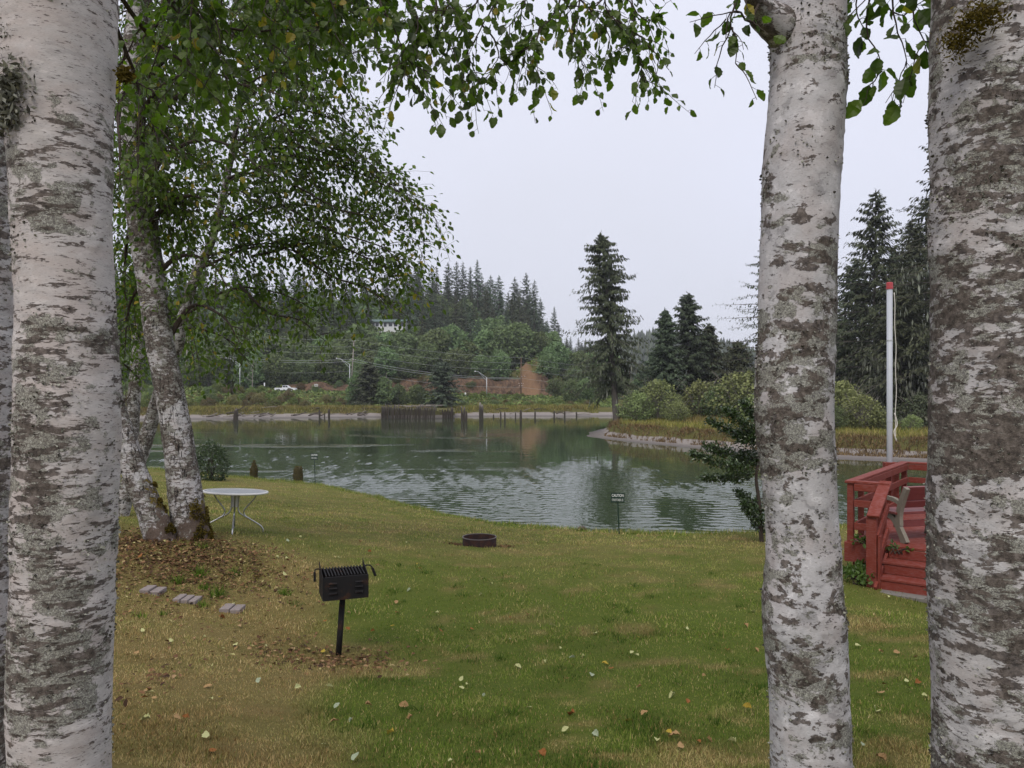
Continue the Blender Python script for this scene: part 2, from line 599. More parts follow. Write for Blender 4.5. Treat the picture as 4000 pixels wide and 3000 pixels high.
def m_red():
    t = NT('red_stain')
    v = t.coord((3, 3, 22))
    n = t.noise(t.coord(), 5, 6, 0.65)
    f = t.noise(v, 6, 5, 0.6)
    c = t.mix(n, (0.14, 0.024, 0.015), (0.20, 0.042, 0.027))
    wear = t.ramp(t.math('ADD', f, t.math('MULTIPLY', n, 0.3)), [(0.60, 0.0), (0.80, 0.7)])
    c = t.mix(wear, c, (0.22, 0.085, 0.078))
    c = t.mix(0.12, c, t.mix(t.rand(), (0.5, 0.5, 0.5), (1.5, 1.5, 1.5)), 'MULTIPLY')
    return t.done(t.pbr(c, 0.6, 0.15, 0, t.bump(f, 0.25, 0.004)))


M['red'] = m_red()
M['red_cap'] = m_plain('red_paint', (0.42, 0.06, 0.07), 0.45, 0.4, 0, 0.12, 20, 0)
M['white_pole'] = m_plain('white_pole', (0.42, 0.44, 0.48), 0.4, 0.4, 0, 0.06, 6, 0)
M['rope'] = m_plain('rope', (0.6, 0.58, 0.52), 0.9, 0.1, 0, 0.2, 60)
M['bench_stone'] = m_plain('bench_frame', (0.20, 0.178, 0.145), 0.85, 0.2, 0, 0.2, 25, 0.2)
M['bench_slat'] = m_plain('bench_slat', (0.17, 0.045, 0.045), 0.35, 0.5, 0, 0.2, 9, 0.1)
M['sign'] = m_plain('sign_green', (0.010, 0.030, 0.022), 0.4, 0.4, 0, 0.15, 20, 0)
M['white'] = m_plain('white_print', (0.78, 0.79, 0.78), 0.5, 0.3, 0, 0.03, 20, 0)
M['steel'] = m_plain('galvanised', (0.48, 0.50, 0.52), 0.45, 0.5, 0.25, 0.1, 3, 0)
M['alu'] = m_plain('brushed_tube', (0.42, 0.42, 0.43), 0.3, 0.5, 0.9, 0.1, 14, 0)
M['table_top'] = m_plain('frosted_table_top', (0.40, 0.41, 0.42), 0.25, 0.5, 0, 0.2, 3.5, 0)
M['table_rim'] = m_plain('table_rim', (0.72, 0.71, 0.69), 0.4, 0.4, 0, 0.1, 10, 0)
M['pole_wood'] = m_plain('pole_wood', (0.30, 0.27, 0.24), 0.9, 0.1, 0, 0.2, 1.5, 0)
M['pole_brown'] = m_plain('brown_pole_wood', (0.13, 0.085, 0.06), 0.9, 0.1, 0, 0.25, 1.5, 0)
M['cable'] = m_plain('cable', (0.30, 0.32, 0.31), 0.6, 0.3, 0, 0.1, 1, 0)
M['brick'] = m_plain('paver', (0.23, 0.195, 0.185), 0.9, 0.2, 0, 0.3, 18, 0.3)
M['concrete'] = m_plain('concrete', (0.17, 0.155, 0.14), 0.9, 0.2, 0, 0.2, 12, 0.3)
M['glass'] = m_plain('dark_glass', (0.02, 0.025, 0.03), 0.08, 0.6, 0, 0.1, 1, 0)
M['car'] = m_plain('white_car_paint', (0.72, 0.74, 0.76), 0.25, 0.5, 0, 0.03, 1, 0)
M['rubber'] = m_plain('rubber', (0.02, 0.02, 0.02), 0.8, 0.2, 0, 0.1, 4, 0)
M['siding'] = m_plain('white_siding', (0.62, 0.63, 0.62), 0.6, 0.3, 0, 0.06, 2, 0)
M['roof'] = m_plain('green_roof', (0.07, 0.12, 0.10), 0.5, 0.3, 0, 0.15, 2, 0)
M['asphalt'] = m_plain('asphalt', (0.07, 0.07, 0.07), 0.9, 0.2, 0, 0.2, 0.8, 0.1)
M['lamp_lens'] = m_plain('lamp_head', (0.75, 0.76, 0.76), 0.3, 0.5, 0, 0.05, 3, 0)


def m_iron(name, a, b, thr=0.55):
    t = NT(name)
    n = t.noise(t.coord(), 9, 8, 0.7)
    k = t.ramp(n, [(thr - 0.05, 0.0), (thr + 0.08, 1.0)])
    f = t.noise(t.coord(), 90, 3, 0.7)
    c = t.mix(k, a, t.mix(f, tuple(q * 0.6 for q in b), tuple(q * 1.4 for q in b)))
    return t.done(t.pbr(c, 0.7, 0.12, 0.0, t.bump(f, 0.25, 0.003)))


M['iron'] = m_iron('grill_iron', (0.018, 0.017, 0.018), (0.055, 0.028, 0.018), 0.6)
M['rust_iron'] = m_iron('rusty_iron', (0.018, 0.011, 0.011), (0.04, 0.018, 0.013), 0.5)
M['iron_rim'] = m_plain('worn_rim', (0.13, 0.11, 0.11), 0.5, 0.4, 0.3, 0.2, 20, 0)


def m_lawn():
    t = NT('lawn_soil')
    d = t.attr('dry')
    n = t.noise(t.geo(), 9, 6, 0.7)
    f = t.noise(t.geo(), 75, 4, 0.75)
    g = t.mix(n, (0.055, 0.080, 0.012), (0.12, 0.15, 0.024))
    y = t.mix(n, (0.12, 0.088, 0.034), (0.26, 0.195, 0.080))
    c = t.mix(d, g, y)
    c = t.mix(0.75, c, t.mix(f, (0.35, 0.33, 0.3), (1.5, 1.5, 1.5)), 'MULTIPLY')
    return t.done(t.pbr(c, 0.95, 0.1, 0, t.bump(f, 0.8, 0.02)))


def m_blade():
    t = NT('grass_blade')
    d, k = t.attr('dry'), t.attr('tint')
    g = t.ramp(k, [(0.0, (0.026, 0.064, 0.010)), (0.5, (0.122, 0.200, 0.028)), (0.85, (0.23, 0.31, 0.052)), (1.0, (0.40, 0.36, 0.13))])
    y = t.ramp(k, [(0.0, (0.18, 0.11, 0.045)), (0.45, (0.50, 0.345, 0.155)), (0.85, (0.72, 0.56, 0.30)), (1.0, (0.22, 0.26, 0.05))])
    c = t.mix(d, g, y)
    p = t.pbr(c, 0.7, 0.04)
    tr = t.n('BsdfTranslucent', {'Color': c})
    ms = t.n('MixShader', {0: 0.3})
    t.t.links.new(p.outputs[0], ms.inputs[1])
    t.t.links.new(tr.outputs[0], ms.inputs[2])
    return t.done(ms)


M['lawn'], M['blade'] = m_lawn(), m_blade()


def m_water():
    """tidal water: silty green body, wind-ruffled near bank and streaks, calmer across the bend"""
    t = NT('river_water')
    g = t.n('NewGeometry')
    pos = g.outputs['Position']
    xyz = t.n('SeparateXYZ', {0: pos})
    x, y = xyz.outputs[0], xyz.outputs[1]
    # ruffled zone: near water, its far rim wandering; thin streaks further out
    near = t.attr('chop')
    str_ = t.ramp(t.noise(t.geo((0.035, 0.16, 1)), 1.0, 5, 0.6, 0.4), [(0.57, 0.0), (0.63, 1.0)])
    lim = t.ramp(t.math('DIVIDE', y, 200.0), [(0.40, 1.0), (0.60, 0.0)])
    left = t.ramp(t.math('ADD', t.math('DIVIDE', x, 60.0), 0.5), [(0.40, 1.0), (0.56, 0.0)])
    ruf = t.math('MAXIMUM', t.math('MULTIPLY', near, 0.16), t.math('MULTIPLY', str_, t.math('MULTIPLY', lim, left)))
    w1 = t.noise(t.geo((3.4, 1.9, 1)), 1.0, 2, 0.55, 0.5)
    w2 = t.noise(t.geo((1.3, 2.2, 1)), 3.6, 2, 0.5, 0.3)
    calm = t.noise(t.geo((0.5, 0.8, 1)), 1.0, 2, 0.5)
    h = t.math('ADD', t.math('MULTIPLY', ruf, t.math('ADD', t.math('MULTIPLY', t.math('POWER', w1, 1.8), 0.11), t.math('MULTIPLY', w2, 0.012))), t.math('MULTIPLY', calm, 0.012))
    n = t.bump(h, 1.0, 1.0)
    c = t.mix(t.noise(t.geo((0.02, 0.03, 1)), 1, 3), (0.028, 0.044, 0.021), (0.040, 0.058, 0.029))
    p = t.pbr(c, 0.035, 0.5, 0, n)
    p.inputs['IOR'].default_value = 1.33
    return t.done(p)


M['water'] = m_water()


def m_far():
    """far bank and hillside: mud low down, dry grass, bare brown cut and slip by the attribute 'bare'"""
    t = NT('far_ground')
    g = t.n('NewGeometry')
    z = t.n('SeparateXYZ', {0: g.outputs['Position']}).outputs[2]
    n = t.noise(t.geo((0.25, 0.25, 0.6)), 1.0, 7, 0.65)
    n2 = t.noise(t.geo((1.2, 1.2, 0.5)), 1.0, 5, 0.7)
    mud = t.mix(n2, (0.19, 0.168, 0.155), (0.29, 0.26, 0.243))
    wet = t.ramp(z, [(0.05, 0.55), (0.3, 1.0)])
    mud = t.mix(1.0, mud, wet, 'MULTIPLY')
    grass = t.mix(n, (0.045, 0.055, 0.018), (0.15, 0.13, 0.045))
    c = t.mix(t.ramp(t.math('ADD', z, t.math('MULTIPLY', n, 0.5)), [(0.95, 0.0), (1.25, 1.0)]), mud, grass)
    earth = t.ramp(n2, [(0.32, (0.030, 0.023, 0.018)), (0.5, (0.105, 0.066, 0.044)), (0.72, (0.21, 0.135, 0.082))])
    b = t.attr('bare')
    bm = t.ramp(t.math('ADD', b, t.math('MULTIPLY', t.math('SUBTRACT', n, 0.5), 0.9)), [(0.52, 0.0), (0.62, 1.0)])
    c = t.mix(bm, c, earth)
    slip = t.attr('slip')
    c = t.mix(slip, c, t.mix(t.noise(t.geo((0.7, 0.7, 0.25)), 1.0, 7, 0.7), (0.09, 0.055, 0.034), (0.29, 0.175, 0.10)))
    return t.done(t.pbr(c, 0.95, 0.1, 0, t.bump(n2, 0.6, 0.3)))


M['far'] = m_far()


def m_marsh(name):
    t = NT(name)
    k, d = t.attr('tint'), t.attr('dry')
    a = t.ramp(k, [(0.0, (0.12, 0.14, 0.025)), (0.6, (0.24, 0.245, 0.05)), (1.0, (0.42, 0.34, 0.13))])
    b = t.ramp(k, [(0.0, (0.075, 0.045, 0.026)), (0.6, (0.16, 0.105, 0.052)), (1.0, (0.30, 0.215, 0.10))])
    c = t.mix(d, a, b)
    return t.done(t.pbr(c, 0.8, 0.1))


M['marsh'] = m_marsh('marsh_grass')


def m_fallen(name, col):
    t = NT(name)
    n = t.noise(t.coord(), 25, 5, 0.6)
    c = t.mix(n, tuple(q * 0.7 for q in col), tuple(q * 1.2 for q in col))
    return t.done(t.pbr(c, 0.85, 0.05))


def m_litter():
    t = NT('litter_leaf')
    c = t.ramp(t.attr('tint'), [(0.0, (0.04, 0.022, 0.013)), (0.45, (0.105, 0.05, 0.024)), (0.8, (0.20, 0.108, 0.05)), (0.94, (0.32, 0.21, 0.11)), (1.0, (0.36, 0.33, 0.14))])
    return t.done(t.pbr(c, 0.75, 0.2))


M['litter'] = m_litter()
# ------------------------------------------------------------------ terrain
LP = np.array([  # lawn survey points x, y, z
    (0, 0, 4.7), (-1.8, 8.0, 3.51), (-0.64, 15, 3.22), (2.56, 18.7, 2.75), (-8.9, 34.5, 2.0), (-16.6, 35, 2.6), (-11.3, 34, 2.25),
    (-4.7, 28.3, 2.2), (-2.4, 24.1, 2.4), (-4.7, 13, 3.86), (-4.85, 11.5, 4.1), (-3.88, 9.2, 3.75), (-4.39, 9.4, 3.81), (-3.25, 9.0, 3.70),
    (5.3, 11.2, 3.42), (6, 6, 3.9), (10, 10, 3.6), (12, 16, 3.2), (20, 18, 3.0), (-6, 6, 4.4), (-10, 10, 4.4), (-12, 20, 3.6), (-22, 26, 3.2),
    (-7, 20, 3.25), (0, -8, 5.4), (12, -4, 4.9), (-12, -4, 5.2), (30, 10, 3.6), (-30, 10, 4.4), (1.5, 10, 3.45), (-30, 34, 2.8), (40, 20, 3.0), (1.34, 20.1, 2.62), (3.7, 18.6, 2.75), (6, 18.9, 2.8), (6.2, 10.6, 3.30), (-3.0, 6.0, 4.0), (-5.3, 11.0, 4.12)])


def _tps(d):
    return d * d * np.log(d + 1e-9)


_n = len(LP)
_K = _tps(np.linalg.norm(LP[:, None, :2] - LP[None, :, :2], axis=-1)) + np.eye(_n) * 0.6
_Pm = np.c_[np.ones(_n), LP[:, :2]]
_A = np.block([[_K, _Pm], [_Pm.T, np.zeros((3, 3))]])
_W = np.linalg.solve(_A, np.r_[LP[:, 2], 0, 0, 0])
EDX = np.array([-80, -30, -16.6, -11.3, -8.9, -4.7, -2.4, -0.35, 1.34, 2.6, 3.7, 6, 9, 20, 60])
EDY = np.array([40, 37, 35.2, 34.7, 34.8, 28.5, 24.3, 21.4, 20.2, 18.95, 18.8, 19.1, 19.8, 21, 24])


def y_edge(x):
    return np.interp(x, EDX, EDY) + (fbm(np.asarray(x) * 1.1, 3.3, 0, 3, 5) - 0.5) * 0.7


def z_top(x, y):
    x, y = np.asarray(x, float), np.asarray(y, float)
    yc = np.minimum(y, np.interp(x, EDX, EDY) + 1.5)
    xc, yc = np.clip(x, -45, 45), np.clip(yc, -10, 45)
    d = np.sqrt((xc[..., None] - LP[:, 0]) ** 2 + (yc[..., None] - LP[:, 1]) ** 2)
    z = _tps(d) @ _W[:_n] + _W[_n] + _W[_n + 1] * xc + _W[_n + 2] * yc
    return z + (fbm(x * 0.9, y * 0.9, 0, 4, 3) - 0.5) * 0.12


def z_lawn(x, y):
    e = np.asarray(y) - y_edge(x)
    return z_top(x, y) - np.clip(e, 0, 9) * 0.75 - 0.12 * ss(-0.5, 0.3, e)


def G(px, py, D0, z=None):
    """lawn point under the ray of a pixel"""
    lo, hi = 2.0, 45.0
    D = D0
    for _ in range(40):
        D = (lo + hi) / 2
        p = P(px, py, D)
        if p[2] > float(z_lawn(p[0], p[1])):
            lo = D
        else:
            hi = D
    p = P(px, py, D)
    return np.array((p[0], p[1], float(z_lawn(p[0], p[1]))))


def at(x, y):
    return np.array((x, y, float(z_lawn(x, y))))


def dryness(x, y):
    """worn, sun-dried turf: the bank on the left and round the tree is straw, the middle green, the far lawn yellowish"""
    m = fbm(x * 0.8, y * 0.8, 0, 4, 11)
    m2 = fbm(x * 3.5, y * 3.5, 0, 3, 12)
    line = -0.75 - 0.19 * (y - 4.8) + (m - 0.5) * 1.6
    left = ss(-0.25, 0.75, line - x) * (1 - 0.75 * ss(10.5, 13.0, y))
    mound = ss(2.6, 1.4, np.hypot((x + 4.9) * 0.75, y - 10.8)) * 0.6
    spots = ss(0.50, 0.66, 0.4 * m + 0.6 * m2) * 0.7
    far = ss(9.5, 15, y) * (0.40 + 1.0 * (m2 - 0.5) + 0.5 * (m - 0.5))
    edge = -0.35 * ss(-1.6, -0.3, y - np.interp(x, EDX, EDY))
    right = 0.35 * ss(3.5, 6, x) * ss(7, 9.5, y)
    return np.clip(np.maximum(np.maximum(left * (0.82 + 0.5 * (m2 - 0.5)), mound), np.maximum(spots, far + edge)) + right * 0.6, 0, 1)


def grid(xs, ys, zf, name, mat, attrs=None):
    X, Y = np.meshgrid(xs, ys)
    Z = zf(X, Y)
    nx, ny = len(xs), len(ys)
    i, j = np.meshgrid(np.arange(ny - 1), np.arange(nx - 1), indexing='ij')
    Fq = np.stack([i * nx + j, i * nx + j + 1, (i + 1) * nx + j + 1, (i + 1) * nx + j], -1).reshape(-1, 4)
    a = {k: f(X, Y).ravel() for k, f in (attrs or {}).items()}
    me = mesh_np(name, np.stack([X, Y, Z], -1).reshape(-1, 3), Fq, mat, a, True)
    return tag(link(name, me), kind='structure')


xs = np.r_[np.linspace(-60, -18, 40), np.linspace(-17.8, 17.8, 150), np.linspace(18, 60, 40)]
ys = np.r_[np.linspace(-12, 2, 24), np.linspace(2.15, 38, 170), np.linspace(38.5, 46, 14)]
grid(xs, ys, z_lawn, 'lawn', M['lawn'], {'dry': dryness})

# far bank
SHX = np.array([-400, -200, -75, -43, -27, 0, 18, 40, 80, 200, 500])
SHY = np.array([140, 146, 151, 161, 165, 170, 170, 175, 192, 205, 210])


def shore(x):
    return np.interp(x, SHX, SHY) + (fbm(np.asarray(x) * 0.12, 1.7, 0, 3, 21) - 0.5) * 3


def z_road(x):
    return np.interp(x, [-300, -100, -61, 16, 60, 200], [7, 5.9, 5.3, 3.5, 3.0, 3.0])


def y_road(x):
    return np.interp(x, SHX, SHY) + 40


RX = np.array([-400, -250, -170, -125, -45, -15, 7, 17, 28, 40, 57, 100, 400])
RZ = np.array([20, 28, 33, 33, 35, 34, 29, 20, 14, 9, 6, 5, 5])


def cut_h(x):
    return np.interp(x, [-400, -66, -62, -54, -46, -40, -34, 2, 5, 9, 13, 40], [0.3, 0.3, 1.6, 2.3, 2.0, 1.2, 4.6, 5.0, 5.5, 5.0, 2.0, 0.5])


def z_far(x, y):
    x, y = np.asarray(x, float), np.asarray(y, float)
    t = y - shore(x)
    tr = y - y_road(x)
    bank = 1.7 + (fbm(x * 0.2, y * 0.2, 0, 3, 23) - 0.5) * 0.4
    step = 6.3 + (fbm(x * 0.5, 2.2, 0, 3, 24) - 0.5) * 2.5
    z = np.where(t < 0, 0.15 * t, 0.085 * np.minimum(t, 7))
    z = z + (bank - 0.55) * ss(step - 0.6, step + 0.6, t)
    zr = z_road(x)
    z = z + (zr - z) * ss(-30, -5, tr)
    ch = cut_h(x)
    z = z + ch * ss(9, 13.5, tr) * (0.45 + 1.05 * fbm(x * 0.22, y * 0.3, 0, 4, 25))
    slipm = np.exp(-((x - 9.5) / 8.0) ** 2)
    z = z + slipm * 6.0 * ss(9, 25, tr) * (0.7 + 0.4 * fbm(x * 0.5, y * 0.3, 0, 3, 29))
    base = zr + ch + slipm * 5
    rz = np.interp(x, RX, RZ)
    up = ss(12, 150, tr)
    z = z + np.maximum(rz - base, 0) * up + (fbm(x * 0.03, y * 0.03, 0, 3, 26) - 0.5) * 8 * ss(30, 100, tr)
    z = z - np.maximum(rz - 4, 0) * 0.8 * ss(190, 420, tr)
    hill2 = 62 * np.exp(-((x - 190) / 150) ** 2 - ((y - 1000) / 170) ** 2)
    return np.maximum(z, np.where(t > 8, 1.2, -8)) + hill2


def bare(x, y):
    tr = y - y_road(x)
    c = ss(8.2, 9.5, tr) * ss(17, 12.5, tr)
    return c * ss(0.9, 2.2, cut_h(x)) + 0.3 * np.exp(-((x + 50) / 9) ** 2) * c


def slip(x, y):
    tr = y - y_road(x)
    nz_ = fbm(x * 0.55, y * 0.45, 0, 4, 27) - 0.5
    xl = 2.4 + 1.6 * (fbm(y * 0.3, 1.0, 0, 2, 28) - 0.5)
    xr = xl + 2.4 + (27 - tr) * 0.17
    m = ss(-0.3, 0.5, x - xl) * ss(-0.5, 0.9, xr - x + nz_ * 4.5)
    return m * ss(7.5, 9, tr) * ss(28, 23, tr + nz_ * 9) * (0.55 + 0.9 * (nz_ + 0.5))


xs = np.r_[np.linspace(-700, -135, 40), np.linspace(-133, 62, 190), np.linspace(64, 600, 60)]
ys = np.r_[np.linspace(130, 145, 8), np.linspace(145.7, 240, 120), np.linspace(242, 420, 60), np.linspace(430, 1500, 50)]
grid(xs, ys, z_far, 'hillside', M['far'], {'bare': bare, 'slip': slip})

# road along the far bank
X = np.linspace(-300, 60, 160)
V, Fq = [], []
for i, x in enumerate(X):
    yr = float(y_road(x))
    for k, dy in enumerate((-4.2, 4.2)):
        V.append((x, yr + dy, float(z_road(x)) + 0.06 + max(0, float(z_far(x, yr + dy)) - float(z_road(x)))))
    if i:
        Fq.append((2 * i - 2, 2 * i, 2 * i + 1, 2 * i - 1))
tag(link('road', mesh_np('road', V, np.array(Fq), M['asphalt'])), kind='structure')

# grassy point on the near right
SPX = np.array([-20, 9.6, 14.6, 20, 27.7, 36, 60, 120, 300])
SPY = np.array([150, 99, 88, 79, 68, 64, 62, 58, 50])
SLY = np.array([60, 99, 112, 130, 150, 220])
SLX = np.array([9.6, 9.6, 11.5, 18, 30, 80])


def t_spit(x, y):
    x, y = np.asarray(x, float), np.asarray(y, float)
    w_ = (fbm(x * 0.25, y * 0.25, 0, 3, 31) - 0.5) * 1.6
    a = (y - np.interp(x, SPX, SPY)) * 0.70
    b = (x - np.interp(y, SLY, SLX)) * 0.95
    c = (196 - y) * 0.5
    return np.minimum(np.minimum(a, b), c) + w_


def z_spit(x, y):
    t = t_spit(x, y)
    z = np.where(t < 0, 0.2 * t, 0.10 * np.minimum(t, 4.0))
    st = 2.3 + (fbm(np.asarray(x) * 0.8, np.asarray(y) * 0.8, 0, 3, 32) - 0.5) * 2.2
    return np.maximum(z + 1.45 * ss(st, st + 1.3, t) + 0.012 * np.clip(t - 6, 0, 60) + (fbm(np.asarray(x) * 0.3, np.asarray(y) * 0.3, 0, 3, 33) - 0.5) * 0.25 * ss(3, 6, t), -3)


xs = np.r_[np.linspace(4, 62, 120), np.linspace(63, 260, 50)]
ys = np.r_[np.linspace(50, 125, 120), np.linspace(126, 205, 40)]
grid(xs, ys, z_spit, 'river_point', M['far'], {'bare': lambda x, y: 0 * x, 'slip': lambda x, y: 0 * x})

# river and the bed under everything
wx = np.linspace(-34, 31, 430)
wy = 18.5 * (86 / 18.5) ** np.linspace(0, 1, 385)
WX, WY = np.meshgrid(wx, wy)
wr = np.random.default_rng(3)
hh_ = 0
for i in range(46):
    lam = 0.27 * (0.95 / 0.27) ** wr.uniform()
    an = wr.normal(1.25, 0.55)
    k_ = 2 * np.pi / lam
    wob_ = (fbm(WX * 0.11 + i, WY * 0.11, 0, 2, 60 + i % 5) - 0.5) * 5
    hh_ = hh_ + 0.0042 * lam * np.sin(k_ * (WX * np.cos(an) + WY * np.sin(an)) + wob_ + wr.uniform(0, 6.28))
hh_ = hh_ + 9 * np.clip(hh_, 0, None) ** 2
rimw = WY + (fbm(WX * 0.05, WY * 0.07, 0, 4, 51) - 0.5) * 40 + np.abs(WX - 6) * 0.15
chop = ss(72, 50, rimw)
patch = 0.45 + 1.1 * ss(0.36, 0.62, fbm(WX * 0.10, WY * 0.055, 0, 4, 52))
streak = ss(0.56, 0.64, fbm(WX * 0.04, WY * 0.16, 0, 4, 53)) * ss(4, -6, WX) * 0.8
chop = np.maximum(chop * patch * (1 - 0.4 * ss(38, 62, WY)), streak * ss(50, 60, rimw))
edge_ = ss(0, 1.5, WX + 34) * ss(0, 1.5, 31 - WX) * ss(0, 1.0, WY - 18.5) * ss(0, 4, 86 - WY)
chop = chop * edge_
# keep the sheet flat where it meets the point and the banks
WZ = hh_ * chop
nx_, ny_ = len(wx), len(wy)
V = np.stack([WX, WY, WZ], -1).reshape(-1, 3)
i_, j_ = np.meshgrid(np.arange(ny_ - 1), np.arange(nx_ - 1), indexing='ij')
Fw = np.stack([i_ * nx_ + j_, i_ * nx_ + j_ + 1, (i_ + 1) * nx_ + j_ + 1, (i_ + 1) * nx_ + j_], -1).reshape(-1, 4)
n0 = len(V)
OUT = np.array([(-1500, 8, 0), (1500, 8, 0), (1500, 1600, 0), (-1500, 1600, 0), (-34, 18.5, 0), (31, 18.5, 0), (31, 86, 0), (-34, 86, 0)], float)
Fo = np.array([(0, 1, 5, 4), (1, 2, 6, 5), (2, 3, 7, 6), (3, 0, 4, 7)]) + n0
me = mesh_np('river', np.vstack([V, OUT]), [np.vstack([Fw, Fo])], M['water'], {'chop': np.r_[chop.ravel(), np.zeros(8)]}, True)
tag(link('river', me), kind='structure')
me = mesh_np('ground', [(-1800, -1800, -3.2), (1800, -1800, -3.2), (1800, 1800, -3.2), (-1800, 1800, -3.2)], np.array([(0, 1, 2, 3)]), M['far'], {'bare': [0] * 4, 'slip': [0] * 4})
tag(link('ground', me), kind='structure')
# ------------------------------------------------------------------ near birches and alders


def trunk_mesh(rows, n=120, m=260, amp=0.006, seed=0, moss=None, dirt=None):
    """rows: (centre point, radius). moss(theta, P) -> 0..1"""
    rows = [(np.array(p, float), r) for p, r in rows]
    pts = spline([p for p, _ in rows], m)
    rad = np.interp(np.linspace(0, len(rows) - 1, m), np.arange(len(rows)), [r for _, r in rows])
    k = np.ones(9) / 9
    rad = np.convolve(np.pad(rad, 4, mode='edge'), k, 'valid')
    V, Fs = tube(pts, rad, n)
    c = np.repeat(pts, n, 0)
    d = V - c
    r = np.linalg.norm(d, axis=1, keepdims=True)
    u = d / r
    s = seed * 3.7
    disp = (fbm(V[:, 0] * 3 + s, V[:, 1] * 3, V[:, 2] * 1.5, 3, seed) - 0.50) * 0.09 * r[:, 0]
    crust = fbm(V[:, 0] * 7 + s, V[:, 1] * 7, V[:, 2] * 10, 3, seed + 5)
    disp += ss(0.5, 0.62, crust) * (fbm(V[:, 0] * 60, V[:, 1] * 60, V[:, 2] * 60, 2, seed + 9)) * amp
    V = V + u * disp[:, None]
    att = {}
    th = np.tile(np.linspace(0, 2 * np.pi, n, endpoint=False), m)
    att['moss'] = moss(V, u) if moss else np.zeros(len(V))
    att['dirt'] = dirt(V, u) if dirt else np.zeros(len(V))
    return V, Fs, att, u


def crust_flakes(V, u, seed, count, size, thr=0.52):
    """small upturned lichen flakes standing on the bark"""
    rg = np.random.default_rng(seed)
    idx = rg.integers(0, len(V), count * 6)
    p = V[idx]
    m = fbm(p[:, 0] * 5 + seed, p[:, 1] * 5, p[:, 2] * 6, 4, seed + 3)
    idx = idx[m > thr][:count]
    p, q = V[idx], u[idx]
    k = len(p)
    dirs = unit(q * rg.uniform(0.35, 1.1, (k, 1)) + rg.normal(0, 0.7, (k, 3)))
    T, TF = scatter(LEAF6 * np.array((1, 1.5, 1.5)), LEAF6F, p - q * 0.001, dirs, unit(rg.normal(0, 1, (k, 3))), size * rg.uniform(0.5, 1.4, k))
    mb = MB()
    mb.add(T, TF, np.repeat(rg.uniform(0, 1, k) ** 1.5, 6))
    return mb


def rowsD(data, D):
    """stem centre and radius from the two edges seen in the photograph at distance D (a round stem off the axis shows wider)"""
    out = []
    for i, (px, py, wpx) in enumerate(data):
        d = D if np.isscalar(D) else D[i]
        a, b = math.atan((px - wpx / 2 - 2000) / F), math.atan((px + wpx / 2 - 2000) / F)
        m_ = (a + b) / 2
        p = P(2000 + F * math.tan(m_), py, d)
        out.append((p, d / math.cos(m_) * math.sin((b - a) / 2)))
    return out


def near_trunk(label, data, D, mat, seed, below, flakes, fsize=0.012, name='birch_tree', grp=None):
    rows = rowsD(data, D)
    p0 = rows[-1][0]
    zb = float(z_lawn(p0[0], p0[1])) - 0.15
    rows.append((np.array((p0[0] + below, p0[1], (p0[2] + zb) / 2)), rows[-1][1] * 1.06))
    rows.append((np.array((p0[0] + below * 1.5, p0[1], zb)), rows[-1][1] * 1.5))
    t = thing(name, label, 'tree', (p0[0], p0[1], zb + 0.15), grp)
    V, Fs, att, u = trunk_mesh(rows, 90, 270, 0.007, seed)
    link('trunk', mesh_np('trunk', V, Fs, M[mat], att, True), t)
    vis = np.abs(V[:, 2] - CAMZ) < V[:, 1].mean() * 0.6
    if flakes:
        fl = crust_flakes(V[vis], u[vis], seed, flakes, fsize)
        tag(fl.build('lichen', M['crust'], t, attr=True), 'grey crusty lichen flakes on the bark', kind='stuff')
    return t


S = 4000 / 2212.0
# edges (left, right) read down each stem, in the 2212 px wide view
def stem(lr):
    return [((l + r) / 2 * S, y * S, (r - l) * S) for y, l, r in lr]


G4 = 'pale barked trees framing the view'
near_left = near_trunk('thick smooth white trunk filling the near left edge of the view', stem([
    (-2600, -20, 130), (-1200, -10, 190), (-500, -14, 246), (0, -14, 257), (150, -6, 252), (300, 8, 247), (480, 20, 244), (600, 25, 250), (750, 27, 257), (900, 26, 261), (1050, 25, 257), (1200, 22, 250), (1350, 14, 246), (1500, 10, 241), (1659, 14, 240), (1800, 12, 242)]), 2.5, 'bark_a', 1, 0.0, 2600, 0.009, grp=G4)
edge_left = near_trunk('narrow grey trunk half hidden at the left picture edge behind the thick white one', stem([
    (-2000, -130, -10), (-600, -150, 20), (0, -150, 30), (300, -140, 34), (650, -135, 40), (900, -140, 40), (1200, -150, 36), (1500, -150, 28), (1659, -150, 26), (1800, -150, 28)]), 3.4, 'bark_c', 2, 0.0, 900, 0.011, grp=G4)
near_mid = near_trunk('slim white trunk with plated grey bark standing right of the river view', stem([
    (-2600, 1690, 1790), (-1000, 1672, 1815), (-300, 1655, 1830), (0, 1655, 1832), (100, 1662, 1832), (180, 1664, 1832), (300, 1652, 1822), (400, 1646, 1816), (500, 1643, 1814), (700, 1638, 1808), (800, 1632, 1806), (900, 1628, 1804), (1000, 1640, 1807), (1100, 1652, 1811), (1200, 1656, 1816), (1300, 1646, 1826), (1350, 1648, 1829), (1450, 1658, 1833), (1550, 1662, 1838), (1659, 1664, 1841), (1800, 1664, 1845)]), 3.3, 'bark_b', 3, 0.0, 2600, 0.011, grp=G4)
near_right = near_trunk('broad mottled dark and white trunk cut by the right picture edge', stem([
    (-2600, 2060, 2260), (-1000, 2030, 2310), (-300, 2012, 2330), (0, 2012, 2330), (200, 2006, 2320), (400, 2012, 2310), (500, 2003, 2305), (700, 2007, 2305), (900, 2006, 2305), (1100, 2001, 2308), (1300, 2000, 2312), (1500, 2008, 2318), (1659, 2010, 2325), (1800, 2006, 2330)]), 2.75, 'bark_c', 4, 0.0, 3200, 0.010, grp=G4)

